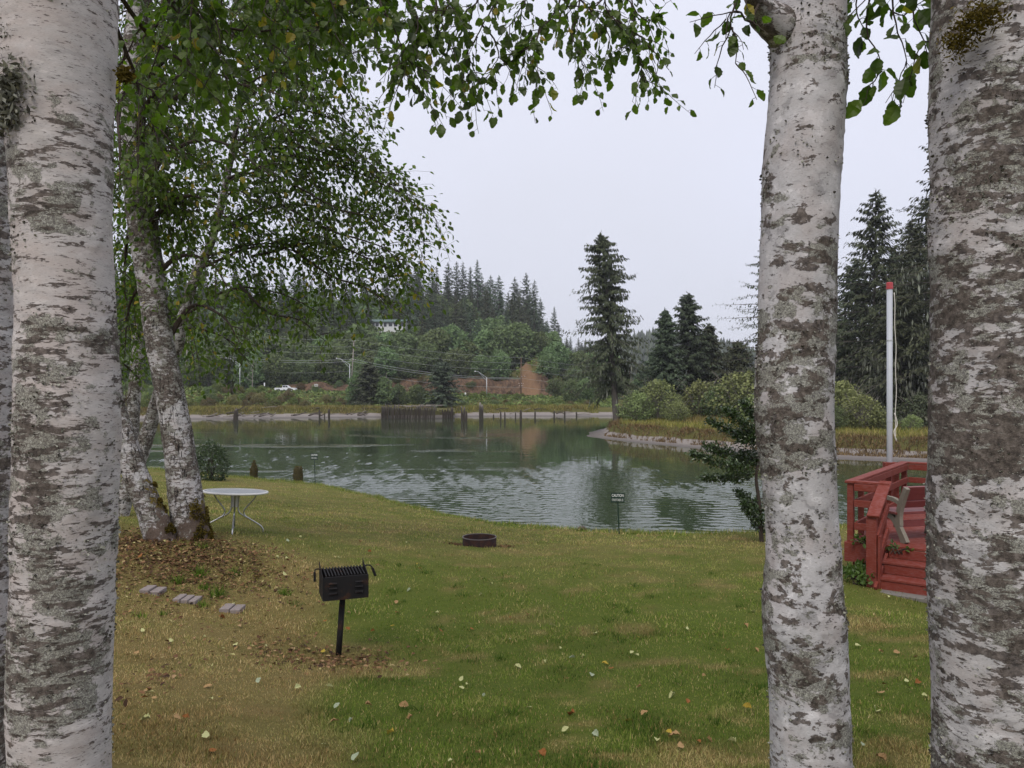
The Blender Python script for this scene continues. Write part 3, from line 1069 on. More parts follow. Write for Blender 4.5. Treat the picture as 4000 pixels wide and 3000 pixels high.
# stub of a branch on the middle trunk, bark pad and moss cushions
mb = MB()
pp = spline([P(3060, 110, 3.25), P(2990, 60, 3.2), P(2960, 10, 3.15), P(2900, -120, 3.05)], 14)
mb.tube(pp, np.linspace(0.085, 0.028, 14), 20)
V = mb.V[0]
mb.V[0] = V + (fbm(V[:, 0] * 40, V[:, 1] * 40, V[:, 2] * 40, 3, 4)[:, None] - 0.5) * 0.02
link('branch', mesh_np('branch', np.concatenate(mb.V), mb.F, M['bark_c'], {'moss': np.zeros(mb.n), 'dirt': np.zeros(mb.n)}, True), near_mid)


def moss_pad(tree, pts, n, rad, ln, mat='moss', seed=0):
    rg = np.random.default_rng(seed)
    c = np.array(pts, float)
    p = c[rg.integers(0, len(c), n)] + rg.normal(0, 1, (n, 3)) * rad * 0.5
    d = unit(rg.normal(0, 1, (n, 3)) + np.array((0, -0.5, -0.2)))
    Vv, Ff = scatter(KITE * np.array((1, 0.35, 1)), KITEF, p, d, unit(rg.normal(0, 1, (n, 3))), ln * rg.uniform(0.4, 1.3, n))
    m_ = MB().add(Vv, Ff, np.repeat(rg.uniform(0, 0.9, n), 4))
    return tag(m_.build('moss', M[mat], tree, attr=True), 'green moss cushion on the bark', kind='stuff')


moss_pad(near_left, [P(60, 330, 2.36), P(30, 400, 2.36), P(80, 300, 2.36), P(40, 460, 2.37)], 1500, 0.05, 0.03, 'crust', 5)
moss_pad(near_left, [P(487, 285, 2.52), P(492, 300, 2.52)], 420, 0.014, 0.022, 'moss', 6)
moss_pad(near_right, [P(3790, 90, 2.55), P(3850, 60, 2.52), P(3740, 160, 2.57)], 1400, 0.05, 0.02, 'moss', 7)

# ---- multi-stem clump on the mound
DT = 11.5


def moss_right(V, u):
    base = ss(5.4, 4.2, V[:, 2])
    return np.clip(0.40 * base * ss(-0.1, 0.6, u[:, 0] - 0.5 * u[:, 1]) + 0.30 * base, 0, 1) * ss(0.2, 0.6, u[:, 0])


def dirt_low(V, u):
    return 0.62 * ss(4.62, 4.2, V[:, 2] - 0.25 * u[:, 0])


clump_rows = rowsD([(690, -1500, 60), (640, -600, 80), (560, -100, 92), (520, 300, 100), (520, 540, 106), (540, 760, 112), (560, 900, 122), (598, 1157, 114), (628, 1356, 112), (668, 1560, 117), (700, 1760, 126), (722, 1920, 138), (742, 2060, 142), (752, 2110, 152), (756, 2150, 168)], DT)
T1 = thing('alder_tree', 'mossy white cracked trunk leaning left beside the round table, with a leafy crown', 'tree', tuple(at(-4.75, 11.5)), 'alder stems on the leaf strewn mound')
V, Fs, att, u = trunk_mesh(clump_rows, 96, 300, 0.012, 11, moss_right, dirt_low)
link('trunk', mesh_np('trunk', V, Fs, M['bark_d'], att, True), T1)
mm = att['moss'] * fbm(V[:, 0] * 9, V[:, 1] * 9, V[:, 2] * 9, 3, 8) > 0.30
if mm.sum() > 50:
    i = rng.choice(np.where(mm)[0], 2600)
    Vv, Ff = scatter(KITE * np.array((1, 0.4, 1)), KITEF, V[i], unit(u[i] + rng.normal(0, 0.8, (2600, 3)) + (0, 0, -0.4)), unit(rng.normal(0, 1, (2600, 3))), 0.05 * rng.uniform(0.4, 1.2, 2600))
    tag(MB().add(Vv, Ff, np.repeat(rng.uniform(0, 0.9, 2600), 4)).build('moss', M['moss'], T1, attr=True), 'shaggy brown green moss down one side', kind='stuff')

T2 = thing('alder_tree', 'mossy stem leaning hard left out of the same mound, behind the thick white trunk', 'tree', tuple(at(-5.3, 11.3)), 'alder stems on the leaf strewn mound')
r2 = rowsD([(250, 600, 90), (330, 1100, 100), (400, 1400, 106), (440, 1580, 96), (487, 1720, 98), (528, 1850, 102), (585, 1990, 112), (618, 2080, 122), (635, 2140, 136)], 11.2)
V, Fs, att, u = trunk_mesh(r2, 80, 200, 0.012, 12, lambda V, u: np.clip(0.5 * ss(5.7, 4.9, V[:, 2]) * ss(0.15, 0.7, u[:, 0]), 0, 1), dirt_low)
link('trunk', mesh_np('trunk', V, Fs, M['bark_d'], att, True), T2)
mm = att['moss'] * fbm(V[:, 0] * 9, V[:, 1] * 9, V[:, 2] * 9, 3, 8) > 0.33
if mm.sum() > 50:
    i = rng.choice(np.where(mm)[0], 2200)
    Vv, Ff = scatter(KITE * np.array((1, 0.4, 1)), KITEF, V[i], unit(u[i] + rng.normal(0, 0.8, (2200, 3)) + (0, 0, -0.4)), unit(rng.normal(0, 1, (2200, 3))), 0.045 * rng.uniform(0.4, 1.2, 2200))
    tag(MB().add(Vv, Ff, np.repeat(rng.uniform(0, 0.9, 2200), 4)).build('moss', M['moss'], T2, attr=True), 'shaggy brown moss along the upper side', kind='stuff')

T3 = thing('alder_tree', 'thin spotted stem crossing behind the mossy trunk and rising right into the crown', 'tree', tuple(at(-6.9, 13.8)), 'alder stems on the leaf strewn mound')
r3 = rowsD([(1000, 100, 16), (940, 400, 20), (890, 680, 26), (830, 930, 32), (770, 1060, 38), (720, 1220, 46), (695, 1340, 50), (640, 1490, 56), (585, 1665, 58), (545, 1790, 62), (490, 1930, 70), (460, 2030, 84)], 13.6)
V, Fs, att, u = trunk_mesh(r3, 48, 200, 0.01, 13)
link('trunk', mesh_np('trunk', V, Fs, M['bark_d'], att, True), T3)

LEAF_NEAR = [toothed_leaf(0.10 + 0.04 * k, 0.06 + 0.04 * (k % 3), 9, 0.33 + 0.02 * (k % 2), 0.03 * (k - 2), k) for k in range(6)]
LEAF_MESH = [mesh_np('leaf', v, f, M['leaf_obj']) for v, f in LEAF_NEAR]


class Crown:
    """limbs of one tree with their leaves; the 300 leaves that show largest become objects"""
    def __init__(s, tree, seed):
        s.t, s.rg = tree, np.random.default_rng(seed)
        s.o, s.d, s.nr, s.sz = [], [], [], []

    def leaves(s, o, d, nr, sz):
        s.o.append(o), s.d.append(d), s.nr.append(nr), s.sz.append(sz)

    def limb(s, pts, r0=0.035, sec=0.17, slen=(0.5, 1.1), per=0.0255, lsize=0.092, droop=0.55, spread=0.135, start=0.12, fore=0.0):
        rg = s.rg
        pts = np.array([P(*q) for q in pts])
        L = np.linalg.norm(np.diff(pts, axis=0), axis=1).sum()
        m = max(10, int(L / 0.12))
        c = spline(pts, m)
        c = c + np.cumsum(rg.normal(0, 0.012, (m, 3)), 0) * np.linspace(0, 1, m)[:, None]
        mb = MB().tube(c, np.linspace(r0, 0.004, m), 6)
        tan = unit(np.gradient(c, axis=0))
        ns = int(L * (1 - start) / sec)
        for k in range(ns + 1):
            f = start + (1 - start) * (k + rg.uniform(0, 0.8)) / (ns + 1)
            i = min(m - 1, int(f * (m - 1)))
            side = rg.normal(0, 1, 3)
            side -= side.dot(tan[i]) * tan[i]
            side = unit(side)
            sl = rg.uniform(*slen) * (1 - 0.45 * f)
            d0 = unit(tan[i] * rg.uniform(0.3, 0.9) + side * rg.uniform(0.5, 1.0) + np.array((0, 0, 0.1)))
            q = np.linspace(0, 1, 8)[:, None]
            st = c[i] + sl * (q * d0 + q ** 2 * np.array((0, 0, -droop)) * rg.uniform(0.3, 1.2)) + np.cumsum(rg.normal(0, 0.008, (8, 3)), 0)
            mb.tube(st, np.linspace(0.007, 0.0022, 8), 4, False)
            nl = max(3, int(sl / per))
            g = rg.uniform(0.08, 1.0, nl)
            o = np.stack([np.interp(g, q[:, 0], st[:, a]) for a in range(3)], 1)
            off = rg.normal(0, spread, (nl, 3)) * np.array((1, 1, 0.8))
            td = unit(st[-1] - st[0])
            lo = o + off
            far_ = np.linalg.norm(off, axis=1) > spread * 1.1
            for a, b in zip(o[far_][:6], lo[far_][:6]):
                mb.tube(np.array([a, (a + b) / 2 + (0, 0, 0.015), b]), 0.002, 3, False)
            d = unit(td * 0.5 + off * 3 + rg.normal(0, 0.45, (nl, 3)) + np.array((0, 0, -0.75)))
            nr = unit(rg.normal(0, 0.75, (nl, 3)) + np.array((0, -0.15, 0.55)))
            s.leaves(lo, d, nr, lsize * rg.uniform(0.7, 1.2, nl))
        return mb.build('limb', M['twig'], s.t)

    def spray(s, pts, r0=0.006, node=0.05, lsize=0.085, tw=(0.12, 0.32), every=0.085):
        """a hanging spray close to the camera: every leaf on its own stalk along a zigzag twig"""
        rg = s.rg
        pts = np.array([P(*q) for q in pts])
        L = np.linalg.norm(np.diff(pts, axis=0), axis=1).sum()
        m = max(10, int(L / 0.05))
        c = spline(pts, m)
        c = c + np.cumsum(rg.normal(0, 0.004, (m, 3)), 0)
        mb = MB().tube(c, np.linspace(r0, 0.0018, m), 6)
        tan = unit(np.gradient(c, axis=0))
        segs = [(c, tan, 0.1)]
        for k in range(int(L / every)):
            i = rg.integers(int(m * 0.12), m)
            side = rg.normal(0, 1, 3)
            side = unit(side - side.dot(tan[i]) * tan[i])
            l = rg.uniform(*tw)
            q = np.linspace(0, 1, 7)[:, None]
            d0 = unit(tan[i] * 0.8 + side * 0.9)
            st = c[i] + l * (q * d0 + q ** 2 * np.array((0, 0, -0.35))) + np.cumsum(rg.normal(0, 0.004, (7, 3)), 0)
            mb.tube(st, np.linspace(0.003, 0.0012, 7), 4, False)
            segs.append((st, unit(np.gradient(st, axis=0)), 0.05))
        for st, tn, beg in segs:
            l = np.linalg.norm(np.diff(st, axis=0), axis=1).sum()
            nl = max(2, int(l / node))
            g = np.clip(beg + (1 - beg) * (np.arange(nl) + rg.uniform(0.2, 1, nl)) / nl, 0, 1)
            t = np.linspace(0, 1, len(st))
            o = np.stack([np.interp(g, t, st[:, a]) for a in range(3)], 1)
            tt = np.stack([np.interp(g, t, tn[:, a]) for a in range(3)], 1)
            side = unit(np.cross(tt, rg.normal(0, 1, (nl, 3))))
            pet = o + side * 0.022 + tt * 0.006 + np.array((0, 0, -0.006))
            for a, b in zip(o, pet):
                mb.tube(np.array([a, b]), 0.0011, 3, False)
            d = unit(tt * 0.5 + side * 0.65 + np.array((0, 0, -0.7)) + rg.normal(0, 0.25, (nl, 3)))
            nr = unit(rg.normal(0, 0.8, (nl, 3)) + np.array((0, -0.35, 0.35)))
            s.leaves(pet, d, nr, lsize * rg.uniform(0.55, 1.15, nl))
        return mb.build('twig', M['twig'], s.t)

    def done(s, nobj=300, near=False):
        o, d, nr, sz = [np.concatenate(x) for x in (s.o, s.d, s.nr, s.sz)]
        px = 2000 + o[:, 0] / o[:, 1] * F
        py = HY - (o[:, 2] - CAMZ) / o[:, 1] * F
        inside = (px > -100) & (px < 4100) & (py > -250) & (py < 3000)
        # leaves wholly out of the picture are thinned
        keep = inside | (s.rg.uniform(0, 1, len(o)) < 0.5)
        o, d, nr, sz, px, py, inside = [x[keep] for x in (o, d, nr, sz, px, py, inside)]
        score = np.where((px > 480) & (px < 3640) & (py > 0) & (py < 2900), sz / o[:, 1], 0)
        top = np.argsort(-score)[:nobj]
        top = top[score[top] > 0]
        dirs, up0 = unit(d), nr
        side = unit(np.cross(up0, dirs))
        up = np.cross(dirs, side)
        for i in top:
            Mx = Matrix(((*[float(q) for q in (dirs[i][0] * sz[i], side[i][0] * sz[i], up[i][0] * sz[i])], float(o[i][0])),
                         (*[float(q) for q in (dirs[i][1] * sz[i], side[i][1] * sz[i], up[i][1] * sz[i])], float(o[i][1])),
                         (*[float(q) for q in (dirs[i][2] * sz[i], side[i][2] * sz[i], up[i][2] * sz[i])], float(o[i][2])), (0, 0, 0, 1)))
            link('leaf', LEAF_MESH[i % 6], s.t, Mx)
        rest = np.ones(len(o), bool)
        rest[top] = False
        mb = MB()
        if near:
            for k in range(6):
                j = np.where(rest)[0][k::6]
                if len(j):
                    v, f = LEAF_NEAR[k]
                    Vv, Ff = scatter(v, f, o[j], d[j], nr[j], sz[j])
                    mb.add(Vv, Ff, np.repeat(s.rg.uniform(0, 1, len(j)), len(v)))
        else:
            j = np.where(rest)[0]
            Vv, Ff = scatter(LEAF6, LEAF6F, o[j], d[j], nr[j], sz[j])
            mb.add(Vv, Ff, np.repeat(s.rg.uniform(0, 1, len(j)), 6))
        tag(mb.build('foliage', M['leaf'], s.t, attr=True), kind='stuff')
        return len(o)


c1 = Crown(T1, 101)
for pts in (
    [(560, 900, 11.5), (660, 800, 11.2), (780, 780, 11.0), (920, 900, 10.8)],
    [(545, 760, 11.5), (660, 600, 11.0), (860, 560, 10.6), (1080, 720, 10.4)],
    [(525, 560, 11.5), (700, 380, 11.0), (950, 330, 10.6), (1220, 430, 10.2)],
    [(520, 420, 11.5), (650, 220, 11.2), (900, 140, 10.6), (1160, 210, 10.2)],
    [(530, 200, 11.5), (700, 0, 11.2), (920, -60, 10.8), (1200, 60, 10.5)],
    [(520, 320, 11.4), (470, 400, 10.6), (470, 560, 10.2), (480, 720, 10)],
    [(545, 800, 11.6), (505, 900, 12.3), (480, 1080, 12.8), (500, 1300, 13)],
    [(600, 1170, 11.6), (540, 1130, 12.2), (500, 1220, 12.6), (490, 1400, 12.8)],
    [(635, 1370, 11.6), (740, 1200, 11.5), (860, 1230, 11.3), (960, 1350, 11.2)],
    [(590, 1100, 11.6), (700, 1000, 11.3), (820, 1020, 11.1), (900, 1150, 11)],
    [(520, 620, 11.6), (560, 420, 11.0), (680, 300, 10.4), (780, 330, 10.0)],
    [(560, -50, 11.4), (760, -180, 11), (1000, -100, 10.6), (1300, 100, 10.3)],
):
    c1.limb(pts, 0.045)
c3 = Crown(T3, 102)
for pts in (
    [(760, 1060, 13.6), (1000, 960, 13), (1250, 1000, 12.6), (1520, 1110, 12.3)],
    [(712, 1240, 13.6), (900, 1130, 13.2), (1100, 1150, 13), (1290, 1250, 12.8)],
    [(840, 900, 13.6), (1100, 800, 13), (1400, 840, 12.6), (1690, 960, 12.3)],
    [(880, 700, 13.6), (1150, 610, 13), (1450, 700, 12.6), (1720, 850, 12.3)],
    [(900, 600, 13.6), (1120, 440, 13), (1340, 480, 12.7), (1580, 690, 12.4)],
    [(930, 420, 13.6), (1130, 260, 13), (1330, 320, 12.7), (1470, 520, 12.4)],
    [(950, 300, 13.6), (1120, 80, 13), (1320, 120, 12.7), (1440, 330, 12.4)],
    [(990, 1000, 13.1), (1250, 950, 12.6), (1500, 1050, 12.3), (1640, 1180, 12.1)],
    [(980, 100, 13.6), (1180, -100, 13), (1360, -60, 12.7), (1470, 160, 12.4)],
    [(1100, 800, 13.1), (1300, 900, 12.4), (1500, 960, 12.2), (1600, 1060, 12)],
    [(1000, 640, 13.2), (1180, 740, 12.5), (1330, 820, 12.2), (1500, 850, 12)],
    [(1120, 440, 13), (1250, 560, 12.4), (1400, 600, 12.2), (1560, 760, 12)],
    [(930, 1110, 13), (1050, 1220, 12.6), (1180, 1250, 12.4), (1300, 1340, 12.2)],
    [(1150, 980, 12.8), (1300, 1080, 12.5), (1420, 1120, 12.2), (1500, 1220, 12)],
    [(720, 1280, 13.5), (800, 1290, 13), (900, 1330, 12.8), (980, 1420, 12.6)],
):
    c3.limb(pts, 0.026)
XM = lambda y: np.interp(y, [-200, 0, 300, 480, 600, 700, 800, 900, 1000, 1100, 1200, 1280, 1350, 1450], [1380, 1400, 1450, 1480, 1560, 1640, 1700, 1720, 1690, 1630, 1480, 1290, 1050, 820])
STX = lambda y: np.interp(y, [100, 400, 680, 930, 1060, 1220, 1340], [1000, 940, 890, 830, 770, 720, 695])
rl = np.random.default_rng(31)
for k in range(27):
    ye = rl.uniform(-60, 1260)
    xe = 700 + (XM(ye) - 700) * rl.uniform(0.3, 0.97)
    ys_ = np.clip(ye - rl.uniform(20, 330), 120, 1330)
    x0 = STX(ys_)
    De = rl.uniform(11.6, 14.2)
    c3.limb([(x0, ys_, 13.6), (x0 + (xe - x0) * 0.35, ys_ - 60 + (ye - ys_) * 0.1, 13.6 + (De - 13.6) * 0.4), (x0 + (xe - x0) * 0.75, ys_ - 30 + (ye - ys_) * 0.5, 13.6 + (De - 13.6) * 0.8), (xe, ye, De)], 0.02)
for k in range(12):
    ye = rl.uniform(0, 1000)
    c1.limb([(530, np.clip(ye - 150, -100, 1100), 11.5), (600 + rl.uniform(-80, 120), ye - 140, 11.2), (rl.uniform(480, 900), ye, rl.uniform(10.2, 12.5))], 0.02)
print('T1', c1.done(120), 'T3', c3.done(120))

# a further alder behind, seen between the stems
T4 = thing('alder_tree', 'dense green tree filling the gap behind the mossy trunks', 'tree', tuple(at(-8.6, 19.0)), 'alder stems on the leaf strewn mound')
r4 = rowsD([(700, -900, 16), (640, 0, 28), (600, 500, 36), (570, 900, 42), (545, 1300, 48), (520, 1600, 54), (510, 1850, 66)], 19)
V, Fs, att, u = trunk_mesh(r4, 28, 120, 0.01, 14)
link('trunk', mesh_np('trunk', V, Fs, M['bark_d'], att, True), T4)
c4 = Crown(T4, 104)
rg = np.random.default_rng(55)
for k in range(24):
    y0 = 1480 - k * 72
    sgn = 1 if k % 2 else -1
    x0 = 545 + k * 5
    ln = rg.uniform(130, 330) if sgn > 0 else rg.uniform(90, 200)
    c4.limb([(x0, y0, 19), (x0 + sgn * ln * 0.4, y0 - 60, 18.6 - rg.uniform(0, 1)), (x0 + sgn * ln * 0.8, y0 - 40, 18.3 - rg.uniform(0, 1.6)), (x0 + sgn * ln, min(1450, y0 + 60), 18 - rg.uniform(0, 2.0))], 0.03, sec=0.15, per=0.03, lsize=0.10, slen=(0.6, 1.3))
print('T4', c4.done(0))

# overhead sprays of the near trees
cl = Crown(near_left, 105)
tops = [(250, -900, 2.5), (700, -700, 3.4), (1200, -500, 4.2), (1900, -420, 4.8), (2700, -360, 5.2)]
mb = MB().tube(spline([P(*q) for q in tops], 40), np.linspace(0.06, 0.018, 40), 10)
mb.tube(spline([P(*q) for q in [(250, -500, 2.5), (500, -320, 3.6), (900, -200, 4.6), (1350, -160, 5.0)]], 30), np.linspace(0.045, 0.012, 30), 10)
mb.build('limb', M['twig'], near_left)
for pts in (
    [(1520, -330, 4.5), (1580, -40, 4.35), (1640, 130, 4.3), (1600, 280, 4.25), (1590, 450, 4.2)],
    [(1440, -250, 4.5), (1490, 0, 4.4), (1540, 160, 4.3), (1590, 330, 4.25), (1680, 400, 4.2)],
    [(1660, -330, 4.6), (1700, -20, 4.5), (1690, 120, 4.45), (1640, 220, 4.4), (1630, 360, 4.35)],
    [(1740, -330, 4.7), (1760, -20, 4.6), (1740, 80, 4.5), (1700, 180, 4.45)],
    [(1990, -330, 4.9), (1950, -40, 4.85), (1880, 140, 4.8), (1810, 290, 4.75), (1800, 470, 4.7)],
    [(1900, -330, 4.9), (1860, -10, 4.8), (1800, 100, 4.75), (1770, 220, 4.7), (1760, 330, 4.65)],
    [(2230, -330, 5.0), (2190, -20, 4.95), (2110, 160, 4.9), (2060, 270, 4.85), (1960, 300, 4.85)],
    [(2110, 160, 4.9), (2080, 270, 4.88), (2060, 350, 4.85), (2110, 430, 4.85)],
    [(2060, 270, 4.88), (2010, 340, 4.88), (1930, 400, 4.88), (1890, 430, 4.88)],
    [(2330, -330, 5.1), (2330, 10, 5.0), (2310, 180, 4.95), (2340, 300, 4.9), (2390, 430, 4.9)],
    [(2450, -330, 5.1), (2440, -20, 5.1), (2480, 130, 5.05), (2560, 270, 5.0), (2600, 440, 5.0)],
    [(2480, 130, 5.05), (2560, 200, 5.0), (2620, 300, 5.0), (2680, 400, 5.0)],
    [(2520, -330, 5.2), (2540, 20, 5.15), (2600, 130, 5.1), (2650, 120, 5.1)],
    [(2330, 10, 5.0), (2400, 120, 5.0), (2440, 230, 4.95), (2420, 350, 4.9)],
    [(2440, -20, 5.1), (2380, 60, 5.0), (2300, 40, 5.0), (2220, 80, 4.95)],
    [(2380, -300, 5.1), (2450, -60, 5.1), (2530, 60, 5.1), (2520, 220, 5.1), (2500, 330, 5.05)],
    [(2090, -330, 5.0), (2060, -30, 4.95), (2020, 60, 4.9), (1980, 150, 4.9)],
    [(1880, 140, 4.8), (1930, 220, 4.8), (1950, 310, 4.8), (1920, 380, 4.8)],
):
    cl.spray([(a - 70 * (pts[0][0] > 2300), b * 0.74 - 18 if b > 0 else b, d_) for a, b, d_ in pts], 0.007, 0.047, 0.068)
for k in range(30):
    x0 = rng.uniform(470, 1440)
    top = rng.uniform(-320, 60)
    dep = rng.uniform(4.6, 6.4)
    ln = rng.uniform(160, 380) * (1.0 if x0 < 1000 else 0.6)
    cl.spray([(x0 - 60, top - 140, dep), (x0, top, dep), (x0 + rng.uniform(-20, 80), top + ln * 0.5, dep - 0.1), (x0 + rng.uniform(-40, 120), top + ln, dep - 0.15)], 0.008, 0.045, 0.074, (0.15, 0.38), 0.072)
for pts in ([(300, -450, 4.0), (620, -30, 5.2), (900, 120, 5.6), (1250, 160, 5.8)], [(300, -300, 4.4), (560, 120, 5.6), (760, 260, 5.9), (1010, 330, 6.1)], [(400, -400, 4.4), (800, -80, 5.4), (1100, 10, 5.7), (1420, 40, 5.9)], [(300, -200, 4.6), (500, 200, 6.0), (600, 420, 6.3), (720, 560, 6.4)]):
    cl.limb(pts, 0.022, sec=0.13, per=0.04, lsize=0.078, slen=(0.35, 0.8), start=0.3)
print('near', cl.done(300, True))

cm = Crown(near_mid, 106)
cm.spray([(2960, 20, 3.1), (2920, 80, 3.05), (2880, 40, 3.0), (2840, 60, 3.0), (2830, 150, 3.0)], 0.006, 0.045, 0.06, (0.1, 0.2), 0.09)
cm.spray([(2900, -160, 3.1), (2880, -20, 3.05), (2850, 60, 3.0), (2870, 130, 3.0), (2865, 210, 3.0)], 0.005, 0.045, 0.055, (0.1, 0.2), 0.1)
cm.done(300, True)
cr = Crown(near_right, 107)
mb = MB().tube(spline([P(3900, -500, 2.75), P(3640, -260, 3.0), P(3450, -170, 3.2), P(3300, -160, 3.4)], 20), np.linspace(0.03, 0.01, 20), 10)
mb.build('limb', M['twig'], near_right)
for pts in (
    [(3420, -170, 3.2), (3390, 0, 3.2), (3380, 130, 3.2), (3420, 200, 3.2), (3430, 260, 3.2)],
    [(3500, -180, 3.15), (3480, -10, 3.1), (3500, 90, 3.1), (3530, 170, 3.1), (3540, 250, 3.1)],
    [(3600, -240, 3.05), (3580, -30, 3.0), (3560, 60, 3.0), (3590, 160, 3.0), (3620, 250, 3.0)],
    [(3360, -160, 3.3), (3340, -20, 3.3), (3350, 70, 3.3), (3380, 110, 3.3)],
    [(3440, -170, 3.2), (3440, -30, 3.2), (3470, 30, 3.2), (3520, 60, 3.2), (3560, 20, 3.2)],
):
    cr.spray(pts, 0.005, 0.055, 0.082, (0.08, 0.2), 0.13)
cr.done(300, True)
# ------------------------------------------------------------------ things on the lawn
# round patio table
c = G(955, 2050, 13)
c = at(-4.72, 13.0)
tb = thing('patio_table', 'round white patio table on curved tubular legs beside the mossy trunk', 'table', tuple(c))
zt = CAMZ - (1921 - HY) / F * 13.0
H = zt - c[2]
tilt = Matrix.Rotation(R(-3.0), 4, 'X') @ Matrix.Rotation(R(2.6), 4, 'Y')


def tiltv(mb):
    for i, v in enumerate(mb.V):
        q = (v - c) @ np.array(tilt.to_3x3()).T
        mb.V[i] = q + c
    return mb


mb = MB().lathe([(0.0, H + 0.004), (0.505, H + 0.004), (0.505, H - 0.006), (0.0, H - 0.006)], 48, c)
tiltv(mb).build('table_top', M['table_top'], tb)
th = np.linspace(0, 2 * np.pi, 49)
mb = MB()
ring = [(0.503, H + 0.014), (0.530, H + 0.012), (0.534, H - 0.012), (0.511, H - 0.02), (0.503, H - 0.012), (0.503, H + 0.014)]
tiltv(mb.lathe(ring, 48, c)).build('rim', M['table_rim'], tb, True)
for k in range(4):
    a = R(18 + 90 * k)
    er = np.array((math.cos(a), math.sin(a), 0))
    pf = lambda l: [c + er * r + np.array((0, 0, z * H)) for r, z in l]
    lg = tiltv(MB().tube(spline(pf([(0.07, 0.97), (0.055, 0.80), (0.055, 0.60), (0.08, 0.48), (0.16, 0.40), (0.34, 0.25), (0.44, 0.15), (0.48, 0.06), (0.48, -0.01)]), 26), 0.0125, 8))
    lg = lg.build('leg', M['alu'], tb, True)
    br = tiltv(MB().tube(spline(pf([(0.36, 0.975), (0.29, 0.80), (0.18, 0.60), (0.15, 0.50), (0.18, 0.40), (0.26, 0.325)]), 20), 0.011, 8))
    br.build('brace', M['alu'], lg, True)
tiltv(MB().tube([c + (0, 0, 0.62 * H), c + (0, 0, 0.97 * H)], 0.045, 14)).build('hub', M['table_rim'], tb)

# park grill on its post
g0 = at(-1.79, 8.0)
gr = thing('park_grill', 'black iron barbecue grill with slotted front standing on a post', 'grill', tuple(g0))
top = CAMZ - (2235 - HY) / F * 8.0
yaw = R(20)
e, d_ = np.array((math.cos(yaw), math.sin(yaw), 0.0)), np.array((-math.sin(yaw), math.cos(yaw), 0.0))
upv = np.array((0, 0, 1.0))
bx = np.array((-1.79 + 0.0, 8.0 - 0.0, 0)) + e * 0.035
zb, W, Dp, Hh = top - 0.24, 0.455, 0.36, 0.235
Q = lambda a, b, z: np.array((bx[0], bx[1], 0)) + e * a + d_ * b + upv * z
AX = (e, d_, upv)
# front panel with two columns of louvre slots: built of strips so that the slots are open
fr = MB()
zs = [zb, zb + 0.055, zb + 0.073, zb + 0.105, zb + 0.123, zb + 0.155, zb + 0.173, zb + Hh]
xs_ = [-W / 2, -W / 2 + 0.055, -W / 2 + 0.135, W / 2 - 0.135, W / 2 - 0.055, W / 2]
for i in range(7):
    for j in range(5):
        if i in (1, 3, 5) and j in (1, 3):
            continue
        if i in (0, 2, 4, 6) and j:
            continue
        a0, a1 = (xs_[0], xs_[5]) if i in (0, 2, 4, 6) else (xs_[j], xs_[j + 1])
        fr.box(Q((a0 + a1) / 2, -Dp / 2, (zs[i] + zs[i + 1]) / 2), (a1 - a0, 0.006, zs[i + 1] - zs[i]), AX)
frp = fr.build('front_panel', M['iron'], gr)
for i in (1, 3, 5):
    for j in (1, 3):
        lv = MB().bar(Q(xs_[j], -Dp / 2 - 0.012, zs[i + 1] + 0.002), Q(xs_[j + 1], -Dp / 2 - 0.012, zs[i + 1] + 0.002), 0.026, 0.004, up=unit(np.array((0, 0, 1.0)) + d_ * -0.5))
        lv.build('louvre', M['iron'], frp)
for sx in (-1, 1):
    a = sx * W / 2
    pl = [(-Dp / 2, zb), (Dp / 2, zb), (Dp / 2, zb + Hh + 0.095), (Dp / 2 - 0.05, zb + Hh + 0.07), (-Dp / 2 + 0.03, zb + Hh), (-Dp / 2, zb + Hh)]
    Vv = [Q(a + o, b, z) for o in (-0.003, 0.003) for b, z in pl]
    k = len(pl)
    Fq = np.array([(i, (i + 1) % k, k + (i + 1) % k, k + i) for i in range(k)])
    link('side_panel', mesh_np('side_panel', Vv, [Fq, np.array([list(range(k))[::-1], list(range(k, 2 * k))])], M['iron']), gr)
MB().box(Q(0, Dp / 2, zb + Hh / 2), (W, 0.006, Hh), AX).build('back_panel', M['iron'], gr)
MB().box(Q(0, 0, zb + 0.004), (W - 0.008, Dp - 0.008, 0.008), AX).build('fire_floor', M['rust_iron'], gr)
zg = zb + Hh + 0.008
for i in range(13):
    a = -W / 2 + 0.035 + i * (W - 0.07) / 12
    MB().bar(Q(a, -Dp / 2 + 0.02, zg), Q(a, Dp / 2 - 0.03, zg + 0.02), 0.012, 0.010).build('grate_bar', M['iron'], gr)
MB().tube([Q(-W / 2 + 0.02, -Dp / 2 + 0.02, zg - 0.012), Q(W / 2 - 0.02, -Dp / 2 + 0.02, zg - 0.012)], 0.007, 6).build('grate_rod', M['iron'], gr)
MB().tube([Q(-W / 2 + 0.02, Dp / 2 - 0.04, zg + 0.006), Q(W / 2 - 0.02, Dp / 2 - 0.04, zg + 0.006)], 0.007, 6).build('grate_rod', M['iron'], gr)
